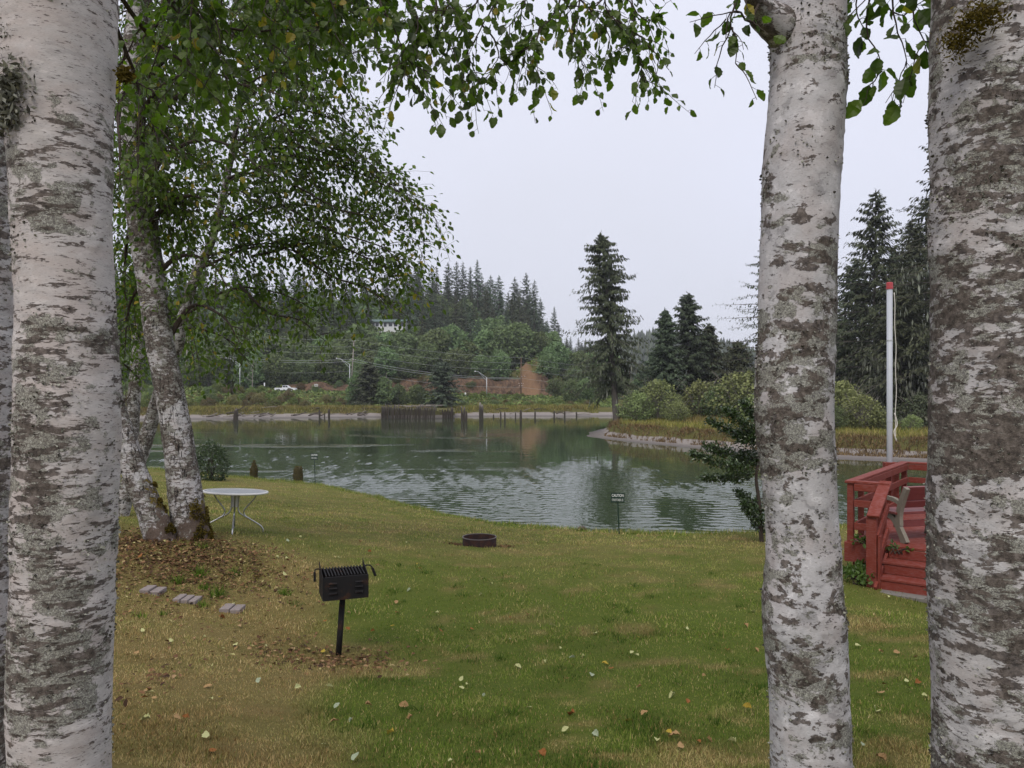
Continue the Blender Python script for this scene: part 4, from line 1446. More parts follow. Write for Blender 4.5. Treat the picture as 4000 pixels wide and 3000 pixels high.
for sx, dz, fw in ((-1, -0.075, -0.02), (1, -0.06, -0.05)):
    a = sx * W / 2
    pts = spline([Q(a - sx * 0.02, 0.06, zg + 0.03), Q(a + sx * 0.05, 0.05, zg + 0.035), Q(a + sx * 0.062 + (0.02 if sx > 0 else 0), 0.02, zg), Q(a + sx * 0.066 + (0.03 if sx > 0 else 0), fw, zg + dz)], 14)
    hd = MB().tube(pts, 0.0075, 8).build('handle', M['iron'], gr, True)
    g1, g2 = pts[8], pts[13]
    tt = np.linspace(0, 1, 60)
    ax1 = unit(g2 - g1)
    n1 = unit(np.cross(ax1, (0.3, 0.5, 0.8)))
    n2 = np.cross(ax1, n1)
    coil = g1 + (g2 - g1) * tt[:, None] + 0.012 * (np.cos(tt * 44)[:, None] * n1 + np.sin(tt * 44)[:, None] * n2)
    MB().tube(coil, 0.0045, 5).build('spring_grip', M['iron'], hd, True)
MB().tube([(g0[0] - 0.025, g0[1], g0[2] - 0.1), (bx[0] - e[0] * 0.01, bx[1], zb - 0.02)], 0.031, 16).build('post', M['iron'], gr, True)
MB().lathe([(0.0, -0.035), (0.046, -0.035), (0.05, -0.003), (0.0, -0.003)], 16, Q(-0.01, 0, zb)).build('collar', M['rust_iron'], gr)

# fire ring
f0 = at(-0.635, 15.0)
fg = thing('fire_ring', 'low rusty steel fire ring in the middle of the lawn', 'fire ring', tuple(f0))
zr = CAMZ - (2096 - HY) / F * 15.0 - f0[2]
r_ = 0.33
MB().lathe([(r_, -0.08), (r_, zr), (r_ - 0.008, zr), (r_ - 0.008, -0.08)], 56, f0).build('steel_band', M['rust_iron'], fg, True)
MB().lathe([(r_ + 0.004, zr - 0.012), (r_ + 0.004, zr + 0.003), (r_ - 0.011, zr + 0.003), (r_ - 0.011, zr - 0.012)], 56, f0).build('rim', M['iron_rim'], fg)
MB().lathe([(0, 0.03), (0.15, 0.04), (r_ - 0.01, 0.0)], 24, f0).build('ash_bed', m_plain('ash', (0.05, 0.047, 0.045), 0.95, 0.1, 0, 0.6, 14, 0.5), fg)

# caution signs: CAUTION in bold sans, UNSTABLE in a serif face
SER = {  # strokes on a 1 x 1.4 cell: x0 y0 x1 y1 width
    'U': [(.18, 1.3, .18, .35, .2), (.82, 1.3, .82, .35, .1), (.18, .35, .38, .06, .17), (.38, .06, .65, .06, .12), (.65, .06, .82, .35, .1), (.0, 1.36, .38, 1.36, .08), (.64, 1.36, 1, 1.36, .08)],
    'N': [(.16, .04, .16, 1.36, .1), (.14, 1.34, .86, .04, .2), (.86, .04, .86, 1.36, .1), (0, .04, .34, .04, .08), (.66, 1.36, 1, 1.36, .08)],
    'S': [(.82, 1.08, .6, 1.33, .12), (.6, 1.33, .32, 1.3, .13), (.32, 1.3, .2, 1.0, .18), (.2, 1.0, .75, .55, .2), (.75, .55, .74, .22, .18), (.74, .22, .5, .06, .13), (.5, .06, .22, .12, .13), (.22, .12, .12, .36, .1)],
    'T': [(.5, .04, .5, 1.3, .2), (.05, 1.33, .95, 1.33, .1), (.07, 1.34, .04, 1.05, .08), (.93, 1.34, .96, 1.05, .08), (.28, .04, .72, .04, .08)],
    'A': [(.12, .04, .5, 1.36, .1), (.5, 1.36, .88, .04, .2), (.28, .48, .72, .48, .09), (0, .04, .3, .04, .08), (.66, .04, 1.04, .04, .08)],
    'B': [(.22, .04, .22, 1.36, .2), (.1, 1.34, .62, 1.34, .09), (.62, 1.34, .8, 1.05, .18), (.8, 1.05, .6, .74, .16), (.25, .74, .62, .74, .09), (.6, .74, .86, .38, .18), (.86, .38, .62, .06, .16), (.1, .06, .62, .06, .09)],
    'L': [(.24, .04, .24, 1.36, .2), (.06, 1.36, .46, 1.36, .08), (.06, .05, .86, .05, .09), (.86, .02, .9, .36, .1)],
    'E': [(.24, .04, .24, 1.36, .2), (.06, 1.34, .84, 1.34, .09), (.84, 1.36, .88, 1.06, .09), (.24, .74, .62, .74, .09), (.62, .56, .62, .92, .08), (.06, .05, .86, .05, .09), (.86, .02, .92, .36, .1)],
}


M['sign_ink'] = m_plain('sign_ink', (0.72, 0.74, 0.73), 0.6, 0.1, 0, 0.05, 20, 0)


def serif(word, w, h):
    mb = MB()
    k = len(word)
    cw = w / k
    for i, ch in enumerate(word):
        x0 = -w / 2 + i * cw
        for a, b, c2, d2, t in SER[ch]:
            p = np.array((x0 + (a * 0.9 + 0.05) * cw, 0, b / 1.4 * h - h / 2))
            q = np.array((x0 + (c2 * 0.9 + 0.05) * cw, 0, d2 / 1.4 * h - h / 2))
            dd = unit(q - p)
            nn = np.cross(dd, (0, 1, 0)) * t * cw * 0.52
            ex = dd * t * cw * 0.15
            yy = -0.0002 * (len(mb.V) % 5)
            mb.add(np.array([p - nn - ex, q - nn + ex, q + nn + ex, p + nn - ex]) + (0, yy, 0), np.array([(0, 3, 2, 1)]))
    return mb


def caution_sign(base, wd, hg, ztop, lean, label, back=0.0):
    t = thing('caution_sign', label, 'sign', tuple(base), 'caution signs along the river edge')
    zc = ztop - hg / 2
    x = base[0] + lean
    MB().bar((base[0], base[1], base[2] - 0.15), (x + 0.0, base[1] - 0.0, zc), wd * 0.085, wd * 0.05, 0, (0, 1, 0)).build('stake', M['sign'], t)
    pa = R(back)
    ax = (np.array((math.cos(pa), 0, -math.sin(pa))), np.array((0, 1.0, 0)), np.array((math.sin(pa), 0, math.cos(pa))))
    ce = np.array((x, base[1] - 0.02, zc))
    pn = MB().box(ce, (wd, 0.006, hg), ax, 0.0015).build('panel', M['sign'], t)
    cu = bpy.data.curves.new('lettering', 'FONT')
    cu.body = 'CAUTION'
    cu.align_x, cu.align_y = 'CENTER', 'CENTER'
    cu.size = hg * 0.40
    cu.offset = 0.006 * hg
    cu.extrude = 0.0006
    dg = bpy.context.evaluated_depsgraph_get
    tmp = bpy.data.objects.new('tmp', cu)
    COL.objects.link(tmp)
    bpy.context.view_layer.update()
    me = bpy.data.meshes.new_from_object(tmp.evaluated_get(dg()))
    bpy.data.objects.remove(tmp)
    vs = np.array([v.co for v in me.vertices])
    sx = wd * 0.86 / (vs[:, 0].max() - vs[:, 0].min())
    cx = (vs[:, 0].max() + vs[:, 0].min()) / 2
    cy = (vs[:, 1].max() + vs[:, 1].min()) / 2
    for v in me.vertices:
        p = ce + ax[0] * (v.co.x - cx) * sx + ax[2] * ((v.co.y - cy) + hg * 0.24) + np.array((0, -0.0042 - v.co.z, 0))
        v.co = p
    me.materials.clear()
    me.materials.append(M['sign_ink'])
    link('lettering', me, pn)
    sm = serif('UNSTABLE', wd * 0.84, hg * 0.25)
    sm.V = [ce + v[:, :1] * ax[0] + v[:, 2:] * ax[2] - ax[2] * hg * 0.22 + np.array((0, -0.0042, 0)) + v[:, 1:2] * ax[1] for v in sm.V]
    sm.build('lettering', M['sign_ink'], pn)


b1 = at(2.58, 18.45)
caution_sign(b1, 0.33, 0.232, CAMZ - (1925 - HY) / F * 18.45, -0.045, 'green CAUTION UNSTABLE sign on a stake right of the fire ring', 0.8)
b2 = at(-8.78, 34.3)
caution_sign(b2, 0.325, 0.30, CAMZ - (1770 - HY) / F * 34.3, -0.05, 'small distant green CAUTION UNSTABLE sign beside the mossy stump post', 0.8)

# old mossy posts at the bank
for px, ytop, wpx, hp, lab in ((1165, 1824, 38, 50, 'squat mossy stump post beside the distant caution sign'), (992, 1802, 27, 62, 'slimmer dark stump post left of the squat mossy one')):
    D = 35.2 if px > 1100 else 35.0
    x = PX(px, D)
    zb_ = float(z_lawn(x, D)) - 0.3
    zt_ = CAMZ - (ytop - HY) / F * D
    rr = wpx / 2 / F * D
    st = thing('stump_post', lab, 'post', (x, D, zb_ + 0.3), 'old posts at the lawn edge')
    n, m = 18, 16
    V, Fs = tube([(x, D, z) for z in np.linspace(zb_, zt_, m)], np.r_[np.full(m - 4, rr), rr * (0.9 if px > 1100 else 0.8), rr * (0.86 if px > 1100 else 0.6), rr * (0.8 if px > 1100 else 0.42), rr * (0.6 if px > 1100 else 0.2)], n)
    V = V + (fbm(V[:, 0] * 7, V[:, 1] * 7, V[:, 2] * 2, 3, 3)[:, None] - 0.5) * np.array((0.12, 0.12, 0.10))
    link('trunk', mesh_np('trunk', V, Fs, M['stump'], None, True), st)
    i = rng.integers(len(V) // 2, len(V), 500)
    Vv, Ff = scatter(KITE * np.array((1, 0.5, 1)), KITEF, V[i], rng.normal(0, 1, (500, 3)) + (0, 0, 0.6), rng.normal(0, 1, (500, 3)), 0.06 * rng.uniform(0.4, 1.2, 500))
    tag(MB().add(Vv, Ff, np.repeat(rng.uniform(0, 0.9, 500), 4)).build('moss', M['moss'], st, attr=True), kind='stuff')

# brick steps let into the slope
labs = ['brick step furthest left, half under brown leaves', 'brick step in the middle of the three, three bricks wide', 'brick step nearest the grill, two grey bricks']
for (px, py, wb, nb), lab in zip(((598, 2312, 0.115, 2), (733, 2347, 0.085, 3), (908, 2383, 0.115, 2)), labs):
    p = G(px, py, 9)
    st = thing('brick_step', lab, 'step', tuple(p), 'brick steps in the dry grass')
    a = R(rng.uniform(-6, 4))
    ex, ey = np.array((math.cos(a), math.sin(a), 0)), np.array((-math.sin(a), math.cos(a), 0))
    sl = float(z_lawn(p[0] + 0.15, p[1]) - z_lawn(p[0] - 0.15, p[1])) / 0.3
    for i in range(nb):
        o = (i - (nb - 1) / 2) * (wb + 0.008)
        cc = p + ex * o + np.array((0, 0, sl * o + rng.uniform(-0.003, 0.004) + 0.012))
        MB().box(cc, (wb, 0.235, 0.06), (ex, ey, np.array((0, 0, 1.0))), 0.005).build('brick', M['brick'], st)

# ------------------------------------------------------------------ red deck
A0 = np.array((5.16, 11.83, 0))
u = unit(np.array((0.617, 0.787, 0)))
v = np.array((u[1], -u[0], 0))
ZD = 3.95
AXD = (u, v, np.array((0, 0, 1.0)))
K = lambda a, b, z: A0 + u * a + v * b + np.array((0, 0, ZD + z))
dk = thing('deck', 'red stained timber deck with railings and three steps behind the right trunks', 'deck', tuple(A0 + (0, 0, ZD - 0.5)))
LU, LV = 3.92, 4.2
nb = 28
for i in range(nb):
    wdt = LU / nb
    MB().box(K((i + 0.5) * wdt, LV / 2 + 0.02, -0.019 + rng.uniform(-0.0015, 0.0015)), (wdt - 0.006, LV, 0.038), AXD, 0.004).build('deck_board', M['red'], dk)
MB().box(K(LU / 2, -0.021, -0.16), (LU, 0.04, 0.28), AXD, 0.004).build('fascia', M['red'], dk)
MB().box(K(-0.021, 0.25, -0.165), (0.04, 0.56, 0.29), AXD, 0.004).build('fascia', M['red'], dk)
MB().box(K(LU + 0.021, LV / 2, -0.16), (0.04, LV, 0.28), AXD, 0.004).build('fascia', M['red'], dk)
for a, b in ((0.15, 0.12), (2.0, 0.12), (3.8, 0.12), (3.8, 2.2), (3.8, 4.0), (2.0, 2.2)):
    MB().box(K(a, b, -0.72), (0.12, 0.12, 0.9), AXD, 0.004).build('footing', M['red'], dk)
PH = 0.885
posts = [(0.045, 0.045), (1.3, 0.045), (2.6, 0.045), (3.87, 0.045), (3.87, 1.3), (3.87, 2.6), (3.87, 4.0), (0.045, 0.50)]
for a, b in posts:
    MB().box(K(a, b, PH / 2 - 0.12), (0.09, 0.09, PH + 0.24), AXD, 0.004).build('post', M['red'], dk)
for a in (0.65, 1.95, 3.2):
    MB().box(K(a, 0.045, PH / 2), (0.045, 0.085, PH - 0.004), AXD, 0.004).build('baluster', M['red'], dk)
cap = lambda p, q, wd=0.145: MB().bar(p, q, wd, 0.038, 0.005).build('rail_cap', M['red'], dk)
cap(K(-0.03, 0.045, PH + 0.02), K(LU + 0.03, 0.045, PH + 0.02))
cap(K(0.045, 0.121, PH + 0.022), K(0.045, 0.60, PH + 0.022))
cap(K(3.87, 0.121, PH + 0.022), K(3.87, LV, PH + 0.022))


def rail(p, q, h=0.105):
    MB().bar(p, q, 0.036, h, 0.004).build('rail', M['red'], dk)


for z in (PH - 0.055, 0.585, 0.235):
    rail(K(0.1, 0.11, z), K(3.8, 0.11, z))
    rail(K(-0.02, 0.11, z), K(-0.02, 0.46, z))
    rail(K(3.82, 0.13, z), K(3.82, LV, z))
# stairs down toward the lawn
zg_ = float(z_lawn(*(K(-0.7, 0.6, 0)[:2]))) - ZD
run, ris = 0.30, 0.178
SW = 2.6
for k in range(3):
    rh = ris - 0.044 if k < 2 else ris + 0.08
    MB().box(K(-k * run - 0.02, 0.60 + SW / 2, -k * ris - 0.04 - rh / 2), (0.034, SW, rh), AXD, 0.003).build('riser', M['red'], dk)
    if k:
        MB().box(K(-k * run + run / 2 - 0.035, 0.585 + SW / 2, -k * ris - 0.019), (run + 0.03, SW + 0.03, 0.038), AXD, 0.005).build('tread', M['red'], dk)
for b in (0.575,):
    MB().bar(K(0.0, b, -0.22), K(-0.72, b, -0.22 - 0.36), 0.04, 0.25, 0.003).build('stringer', M['red'], dk)
nt0 = -0.62
zn = 0.49
MB().box(K(nt0, 0.50, (zn + zg_ - 0.1) / 2), (0.09, 0.14, zn - zg_ + 0.1), AXD, 0.005).build('newel_post', M['red'], dk)
MB().box(K(nt0 + 0.02, 0.60, -0.22), (0.12, 0.036, 0.9), AXD, 0.004).build('newel_board', M['red'], dk)
MB().bar(K(0.09, 0.53, PH + 0.05), K(nt0 - 0.08, 0.53, zn + 0.02), 0.17, 0.04, 0.006).build('hand_rail', M['red'], dk)
for z in (0.60, 0.24):
    MB().bar(K(0.02, 0.575, z - 0.02), K(nt0, 0.575, z - 0.40), 0.036, 0.11, 0.004).build('stair_rail', M['red'], dk)
MB().box(K(-0.30, 0.53, 0.12), (0.08, 0.07, 1.15), AXD, 0.004).build('baluster', M['red'], dk)
pv = thing('paving_strip', 'grey concrete slab at the foot of the red steps', 'slab', tuple(K(-1.0, 1.2, zg_)))
MB().box(K(-0.72, 1.75, zg_ - 0.03), (0.22, 2.4, 0.06), AXD, 0.01).build('slab', M['concrete'], pv)

# bench on the deck
fdir = unit(np.array((-0.24, 0.97, 0)))
sdir_ = np.array((fdir[1], -fdir[0], 0))
B0 = np.array((5.93, 11.60, ZD))
bn = thing('bench', 'park bench with curved pale ends and red slats on the deck', 'bench', tuple(B0))
BK = lambda f, s_, z: B0 + fdir * f + sdir_ * s_ + np.array((0, 0, z))


def ribbon(path, wds, s0, name, par, thick=0.065):
    p = spline([(a, b, 0) for a, b in path], 22)
    wv = np.interp(np.linspace(0, 1, 22), np.linspace(0, 1, len(wds)), wds)
    t = unit(np.gradient(p, axis=0))
    nrm = np.stack([-t[:, 1], t[:, 0]], 1)
    V = []
    for i in range(22):
        for sgn in (-1, 1):
            for th_ in (-thick / 2, thick / 2):
                a = p[i, 0] + sgn * nrm[i, 0] * wv[i] / 2
                b = p[i, 1] + sgn * nrm[i, 1] * wv[i] / 2
                V.append(BK(a, s0 + th_, b))
    Fq = []
    for i in range(21):
        o, q = i * 4, i * 4 + 4
        Fq += [(o, q, q + 1, o + 1), (o + 1, q + 1, q + 3, o + 3), (o + 3, q + 3, q + 2, o + 2), (o + 2, q + 2, q, o)]
    Fq += [(0, 1, 3, 2), (84, 86, 87, 85)]
    return link(name, mesh_np(name, V, np.array(Fq), M['bench_stone']), par)


for s0 in (0.0, 1.0, 1.95):
    fr_ = ribbon([(-0.02, 0.0), (0.06, 0.14), (0.20, 0.33), (0.36, 0.385), (0.52, 0.31), (0.60, 0.14), (0.62, 0.0)], [0.12, 0.10, 0.09, 0.085, 0.09, 0.10, 0.12], s0, 'end_frame', bn)
    ribbon([(0.10, 0.25), (0.11, 0.42), (0.05, 0.62), (-0.05, 0.84)], [0.08, 0.09, 0.085, 0.07], s0, 'upright', fr_, 0.064)
    if s0 != 1.0:
        ribbon([(0.06, 0.585), (0.22, 0.635), (0.42, 0.64), (0.53, 0.61), (0.55, 0.52), (0.52, 0.40)], [0.06, 0.06, 0.06, 0.06, 0.055, 0.055], s0, 'arm_rest', fr_, 0.062)
for f_ in (0.17, 0.29, 0.41, 0.53):
    MB().bar(BK(f_, -0.06, 0.435), BK(f_, 2.0, 0.435), 0.11, 0.038, 0.005).build('seat_slat', M['bench_slat'], bn)
MB().bar(BK(0.20, -0.02, 0.26), BK(0.20, 1.97, 0.26), 0.035, 0.10, 0.005).build('stretcher', M['bench_slat'], bn)
for z_, f_ in ((0.575, 0.105), (0.695, 0.06), (0.80, 0.012)):
    MB().bar(BK(f_, -0.03, z_), BK(f_, 2.0, z_), 0.036, 0.122, 0.005, unit(np.array((0, 0, 1.0)) - fdir * 0.42)).build('back_slat', M['bench_slat'], bn)

# pole with red cap and slack halyard just outside the deck rail
D = 14.75
x = PX(3475, D)
zp = float(z_lawn(x, D))
fp = thing('flag_pole', 'white metal pole with a red cap and a slack rope behind the deck rail', 'pole', (x, D, zp))
ztp = CAMZ - (1103 - HY) / F * D
MB().tube([(x, D, zp - 0.2), (x, D, ztp - 0.09)], 0.052, 20).build('pole', M['white_pole'], fp, True)
for z_ in (CAMZ - (1330 - HY) / F * D, CAMZ - (1645 - HY) / F * D):
    MB().lathe([(0.053, -0.012), (0.056, -0.012), (0.056, 0.012), (0.053, 0.012)], 20, (x, D, z_)).build('band', M['steel'], fp)
MB().lathe([(0.0, 0.0), (0.062, 0.0), (0.062, 0.055), (0.058, 0.062), (0.062, 0.07), (0.062, 0.12), (0.05, 0.13), (0, 0.13)], 20, (x, D, ztp - 0.13)).build('cap', M['red_cap'], fp)
MB().box((x, D - 0.02, ZD + 0.45), (0.24, 0.12, 0.95), None, 0.006).build('bracket_post', M['red'], fp)
zz = np.linspace(ztp - 0.2, CAMZ - (1715 - HY) / F * D, 40)
q = np.linspace(0, 1, 40)
MB().tube(np.stack([x + 0.062 + 0.035 * np.sin(q * 2.6) + 0.008 * np.sin(q * 21), np.full(40, D - 0.05), zz], 1), 0.008, 6).build('halyard', M['rope'], fp, True)
MB().tube(spline([(x + 0.07, D - 0.05, zz[-8]), (x + 0.12, D - 0.05, zz[-5]), (x + 0.06, D - 0.05, zz[-3]), (x + 0.11, D - 0.05, zz[-1] - 0.04)], 16), 0.012, 6).build('rope_knot', M['rope'], fp, True)


def leafy_plant(name, label, cat, base, n, rad, h, mat, lsize, seed, group=None, stems=8, droop=0.4):
    rg = np.random.default_rng(seed)
    t = thing(name, label, cat, tuple(base), group)
    sm, lf = MB(), MB()
    O, Dv = [], []
    for k in range(stems):
        a = rg.uniform(0, 6.28)
        r_ = rad * rg.uniform(0.3, 1)
        tipp = base + np.array((math.cos(a) * r_, math.sin(a) * r_, h * rg.uniform(0.4, 1.05)))
        midp = (base + tipp) / 2 + np.array((0, 0, h * 0.22))
        c_ = spline([base + rg.normal(0, 0.03, 3) * (1, 1, 0), midp, tipp - (0, 0, h * droop * rg.uniform(0, 1))], 12)
        sm.tube(c_, np.linspace(0.008, 0.002, 12) * max(1, h), 4, False)
        kk = n // stems
        g = rg.uniform(0.2, 1, kk)
        o = np.stack([np.interp(g, np.linspace(0, 1, 12), c_[:, i]) for i in range(3)], 1)
        O.append(o + rg.normal(0, rad * 0.07, (kk, 3)))
        Dv.append(unit(rg.normal(0, 0.8, (kk, 3)) + unit(c_[-1] - c_[0]) * 0.8))
    O, Dv = np.concatenate(O), np.concatenate(Dv)
    k = len(O)
    Vv, Ff = scatter(LEAF6, LEAF6F, O, Dv, rg.normal(0, 0.6, (k, 3)) + (0, -0.2, 0.8), lsize * rg.uniform(0.6, 1.25, k))
    lf.add(Vv, Ff, np.repeat(rg.uniform(0, 0.9, k), 6))
    sm.build('stem', M['twig'], t)
    tag(lf.build('foliage', M[mat], t, attr=True), kind='stuff')
    return t


leafy_plant('climbing_plant', 'green leafy vine growing up through the front corner of the deck', 'plant', K(-0.02, 0.25, -0.02), 50, 0.2, 0.14, 'fern', 0.075, 1)
leafy_plant('climbing_plant', 'leafy tuft growing beside the stair newel at the deck edge', 'plant', K(-0.06, 0.72, -0.1), 32, 0.22, 0.12, 'fern', 0.07, 2)
leafy_plant('fern', 'shaded fern growing in the gap under the deck corner', 'plant', at(*(K(-0.25, 0.15, 0)[:2])), 200, 0.42, 0.26, 'fern', 0.09, 3)
leafy_plant('fern', 'low ground vine spilling onto the grass below the newel post', 'plant', at(*(K(-0.62, 0.3, 0)[:2])), 160, 0.42, 0.2, 'fern', 0.08, 4)
leafy_plant('shrub', 'bright green bush behind the far deck railing', 'shrub', at(*(K(4.6, 0.9, 0)[:2])), 1200, 0.9, 1.6, 'fern', 0.10, 5, stems=14)
leafy_plant('shrub', 'bright green bush behind the deck, half hidden by the trunk at the right', 'shrub', at(*(K(4.7, 2.2, 0)[:2])), 900, 0.9, 1.4, 'fern', 0.10, 6, stems=14)

# holly beside the middle trunk and the dark round bush far left
ho = thing('holly_tree', 'dark glossy holly bush beside the slim white trunk at the water edge', 'shrub', tuple(at(PX(2975, 16.5), 16.5)))
hc = np.random.default_rng(9)
hb = at(PX(2975, 16.5), 16.5)
MB().tube(spline([hb, P(2965, 1960, 16.5), P(2955, 1850, 16.5), P(2990, 1700, 16.6), P(3010, 1550, 16.6)], 30), np.linspace(0.05, 0.015, 30), 8).build('trunk', M['twig'], ho)
lf, tw = MB(), MB()
OO, DD = [], []
for (x0, y0, x1, y1, wv, n) in ((2960, 1850, 2735, 1868, 22, 420), (2955, 1840, 2700, 1770, 26, 520), (2960, 1790, 2750, 1740, 30, 520), (2965, 1720, 2770, 1640, 28, 480), (2970, 1680, 2830, 1600, 28, 420), (2975, 1640, 2900, 1570, 26, 380), (2990, 1700, 2880, 1700, 40, 600), (2990, 1780, 2860, 1800, 34, 600), (2985, 1990, 2880, 1920, 26, 380), (2990, 2050, 2900, 1960, 26, 380), (3000, 2060, 2950, 2040, 30, 260), (2990, 1600, 2960, 1530, 22, 220), (3000, 1750, 3120, 1700, 40, 500), (3000, 1650, 3100, 1560, 40, 400)):
    D0 = 16.5 + hc.uniform(-0.5, 0.5)
    c_ = spline([P(x0, y0, 16.5), P((x0 + x1) / 2, (y0 + y1) / 2 + 8, D0), P(x1, y1, D0)], 14)
    tw.tube(c_, np.linspace(0.014, 0.003, 14), 5, False)
    n = int(n * 1.9)
    g = hc.uniform(0.1, 1, n)
    o = np.stack([np.interp(g, np.linspace(0, 1, 14), c_[:, i]) for i in range(3)], 1)
    OO.append(o + hc.normal(0, wv / F * 16.5 * 0.55, (n, 3)) * (1, 1.2, 1) * (1.1 - 0.6 * g[:, None]))
    DD.append(unit(hc.normal(0, 0.8, (n, 3)) + unit(c_[-1] - c_[0]) * 0.6))
OO, DD = np.concatenate(OO), np.concatenate(DD)
Vv, Ff = scatter(LEAF6, LEAF6F, OO, DD, hc.normal(0, 0.6, OO.shape) + (0, -0.2, 0.8), 0.068 * hc.uniform(0.6, 1.2, len(OO)))
lf.add(Vv, Ff, np.repeat(hc.uniform(0, 0.9, len(OO)), 6))
tw.build('branch', M['twig'], ho)
tag(lf.build('foliage', M['holly'], ho, attr=True), kind='stuff')

bb = at(PX(805, 31), 31.5)
bu = thing('laurel_bush', 'rounded dark evergreen bush at the bank behind the leaning trunks', 'shrub', tuple(bb))
n = 3600
dd = unit(hc.normal(0, 1, (n, 3)))
rr = hc.uniform(0.45, 1.0, n) ** 0.5
sh = 0.75 + 0.5 * fbm(dd[:, 0] * 2.5, dd[:, 1] * 2.5, dd[:, 2] * 2.5, 3, 2)
O = np.array((bb[0], bb[1], bb[2] + 0.62)) + dd * (rr * sh)[:, None] * np.array((0.72, 0.7, 0.95))
Vv, Ff = scatter(LEAF6, LEAF6F, O, unit(dd + hc.normal(0, 0.7, (n, 3))), dd * 0.6 + hc.normal(0, 0.5, (n, 3)) + (0, 0, 0.5), 0.085 * hc.uniform(0.6, 1.2, n))
tag(MB().add(Vv, Ff, np.repeat(hc.uniform(0, 0.9, n), 6)).build('foliage', M['holly'], bu, attr=True), kind='stuff')
mb = MB()
for k in range(7):
    mb.tube(spline([bb, bb + (hc.uniform(-.3, .3), hc.uniform(-.3, .3), 0.6), bb + (hc.uniform(-.5, .5), hc.uniform(-.5, .5), 1.25)], 8), np.linspace(0.03, 0.008, 8), 5)
mb.build('stem', M['twig'], bu)

# bare shoots at the foot of the thick left trunk
sh_ = thing('sapling', 'thin bare shoots beside the thick white trunk', 'sapling', tuple(at(-4.9, 10.2)))
mb = MB()
for l in ([(474, 1580, 9.8), (490, 1550, 9.8), (492, 1480, 9.8)], [(474, 1580, 9.8), (505, 1545, 9.8), (514, 1505, 9.8), (532, 1500, 9.8)], [(690, 1575, 11.2), (710, 1540, 11.2), (760, 1495, 11.1)], [(474, 1580, 9.8), (464, 1700, 9.9), (466, 2020, 10.2)]):
    mb.tube(spline([P(*q) for q in l], 10), np.linspace(0.008, 0.003, 10), 5)
tag(mb.build('stem', M['twig'], sh_), kind='stuff')
# ------------------------------------------------------------------ far trees


def conifer(h, prof, nb, seed, mat, steps=8, droop=0.25, up=0.25, twig=0.5, hang=0.35, base=0.08, sparse=0.0, lean=(0, 0), r0=None, wid=0.34, bent=None):
    """tapered bole, branches round it by a golden spiral, flat drooping sprays of needles on each"""
    rg = np.random.default_rng(seed)
    r0 = r0 or h * 0.013
    zz = np.linspace(0, h, 14)
    cx = lambda z: np.stack([lean[0] * (z / h) + 0.01 * h * np.sin(z / h * 5 + seed) * 0.4, lean[1] * (z / h), z], -1)
    tr = MB().tube(cx(zz), r0 * (1 - 0.93 * (zz / h)) + 0.012, 9)
    O, Dv, S_, N_, Tn = [], [], [], [], []
    for i in range(nb):
        t = base + (0.995 - base) * ((i + rg.uniform(-0.4, 0.4)) / nb)
        t = min(max(t, base), 0.995)
        if rg.uniform() < sparse:
            continue
        z = h * t
        a = i * 2.39996 + rg.uniform(-0.5, 0.5)
        L = prof(t, a) * rg.uniform(0.72, 1.12)
        if L < 0.15:
            L = 0.15
        er = np.array((math.cos(a), math.sin(a), 0))
        k = max(3, int(steps * min(1, 0.35 + L / (h * 0.2))))
        s = np.linspace(0.12, 1, k)
        upk = up * (0.5 + 1.4 * t)
        upk = upk * rg.uniform(0.3, 1.8)
        bz = L * (upk * s - (droop * (1.25 - t) + 0.1) * rg.uniform(0.5, 1.7) * s ** 2 + 0.10 * s ** 4)
        pts = cx(np.array([z]))[0] + er * (L * s)[:, None] + np.stack([0 * s, 0 * s, bz], 1)
        tr.tube(np.vstack([cx(np.array([z]))[0], pts]), np.linspace(0.018 + 0.006 * L, 0.006, k + 1), 3, False)
        lat = np.array((-er[1], er[0], 0))
        for sg in (-1, 1, 0):
            n = k
            O.append(pts + rg.normal(0, 0.03 * L, (n, 3)))
            d = er * rg.uniform(0.4, 0.9, (n, 1)) + lat * sg * rg.uniform(0.5, 1.0, (n, 1)) + np.array((0, 0, -1.0)) * hang * rg.uniform(0.3, 1.7, (n, 1))
            Dv.append(unit(d))
            S_.append(twig * (0.55 + 0.55 * (1 - s)) * rg.uniform(0.6, 1.25, n) * min(1.0, 0.45 + L / (h * 0.12)))
            N_.append(np.tile(np.array((0, 0, 1.0)), (n, 1)) + rg.normal(0, 0.35, (n, 3)))
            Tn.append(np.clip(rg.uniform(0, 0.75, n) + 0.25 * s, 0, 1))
    n = 10
    O.append(cx(np.linspace(h * 0.94, h, n)))
    Dv.append(unit(np.c_[rg.normal(0, 0.5, (n, 2)), np.full(n, 0.9)])); S_.append(np.full(n, twig * 0.5)); N_.append(rg.normal(0, 1, (n, 3))); Tn.append(rg.uniform(0, 1, n))
    O, Dv, S_, N_, Tn = [np.concatenate(q) for q in (O, Dv, S_, N_, Tn)]
    V, Fs = scatter(KITE * np.array((1, wid / 0.5 * 0.5, 1)), KITEF, O, Dv, N_, S_)
    cr = MB().add(V, Fs, np.repeat(Tn, 4))
    return tr, cr


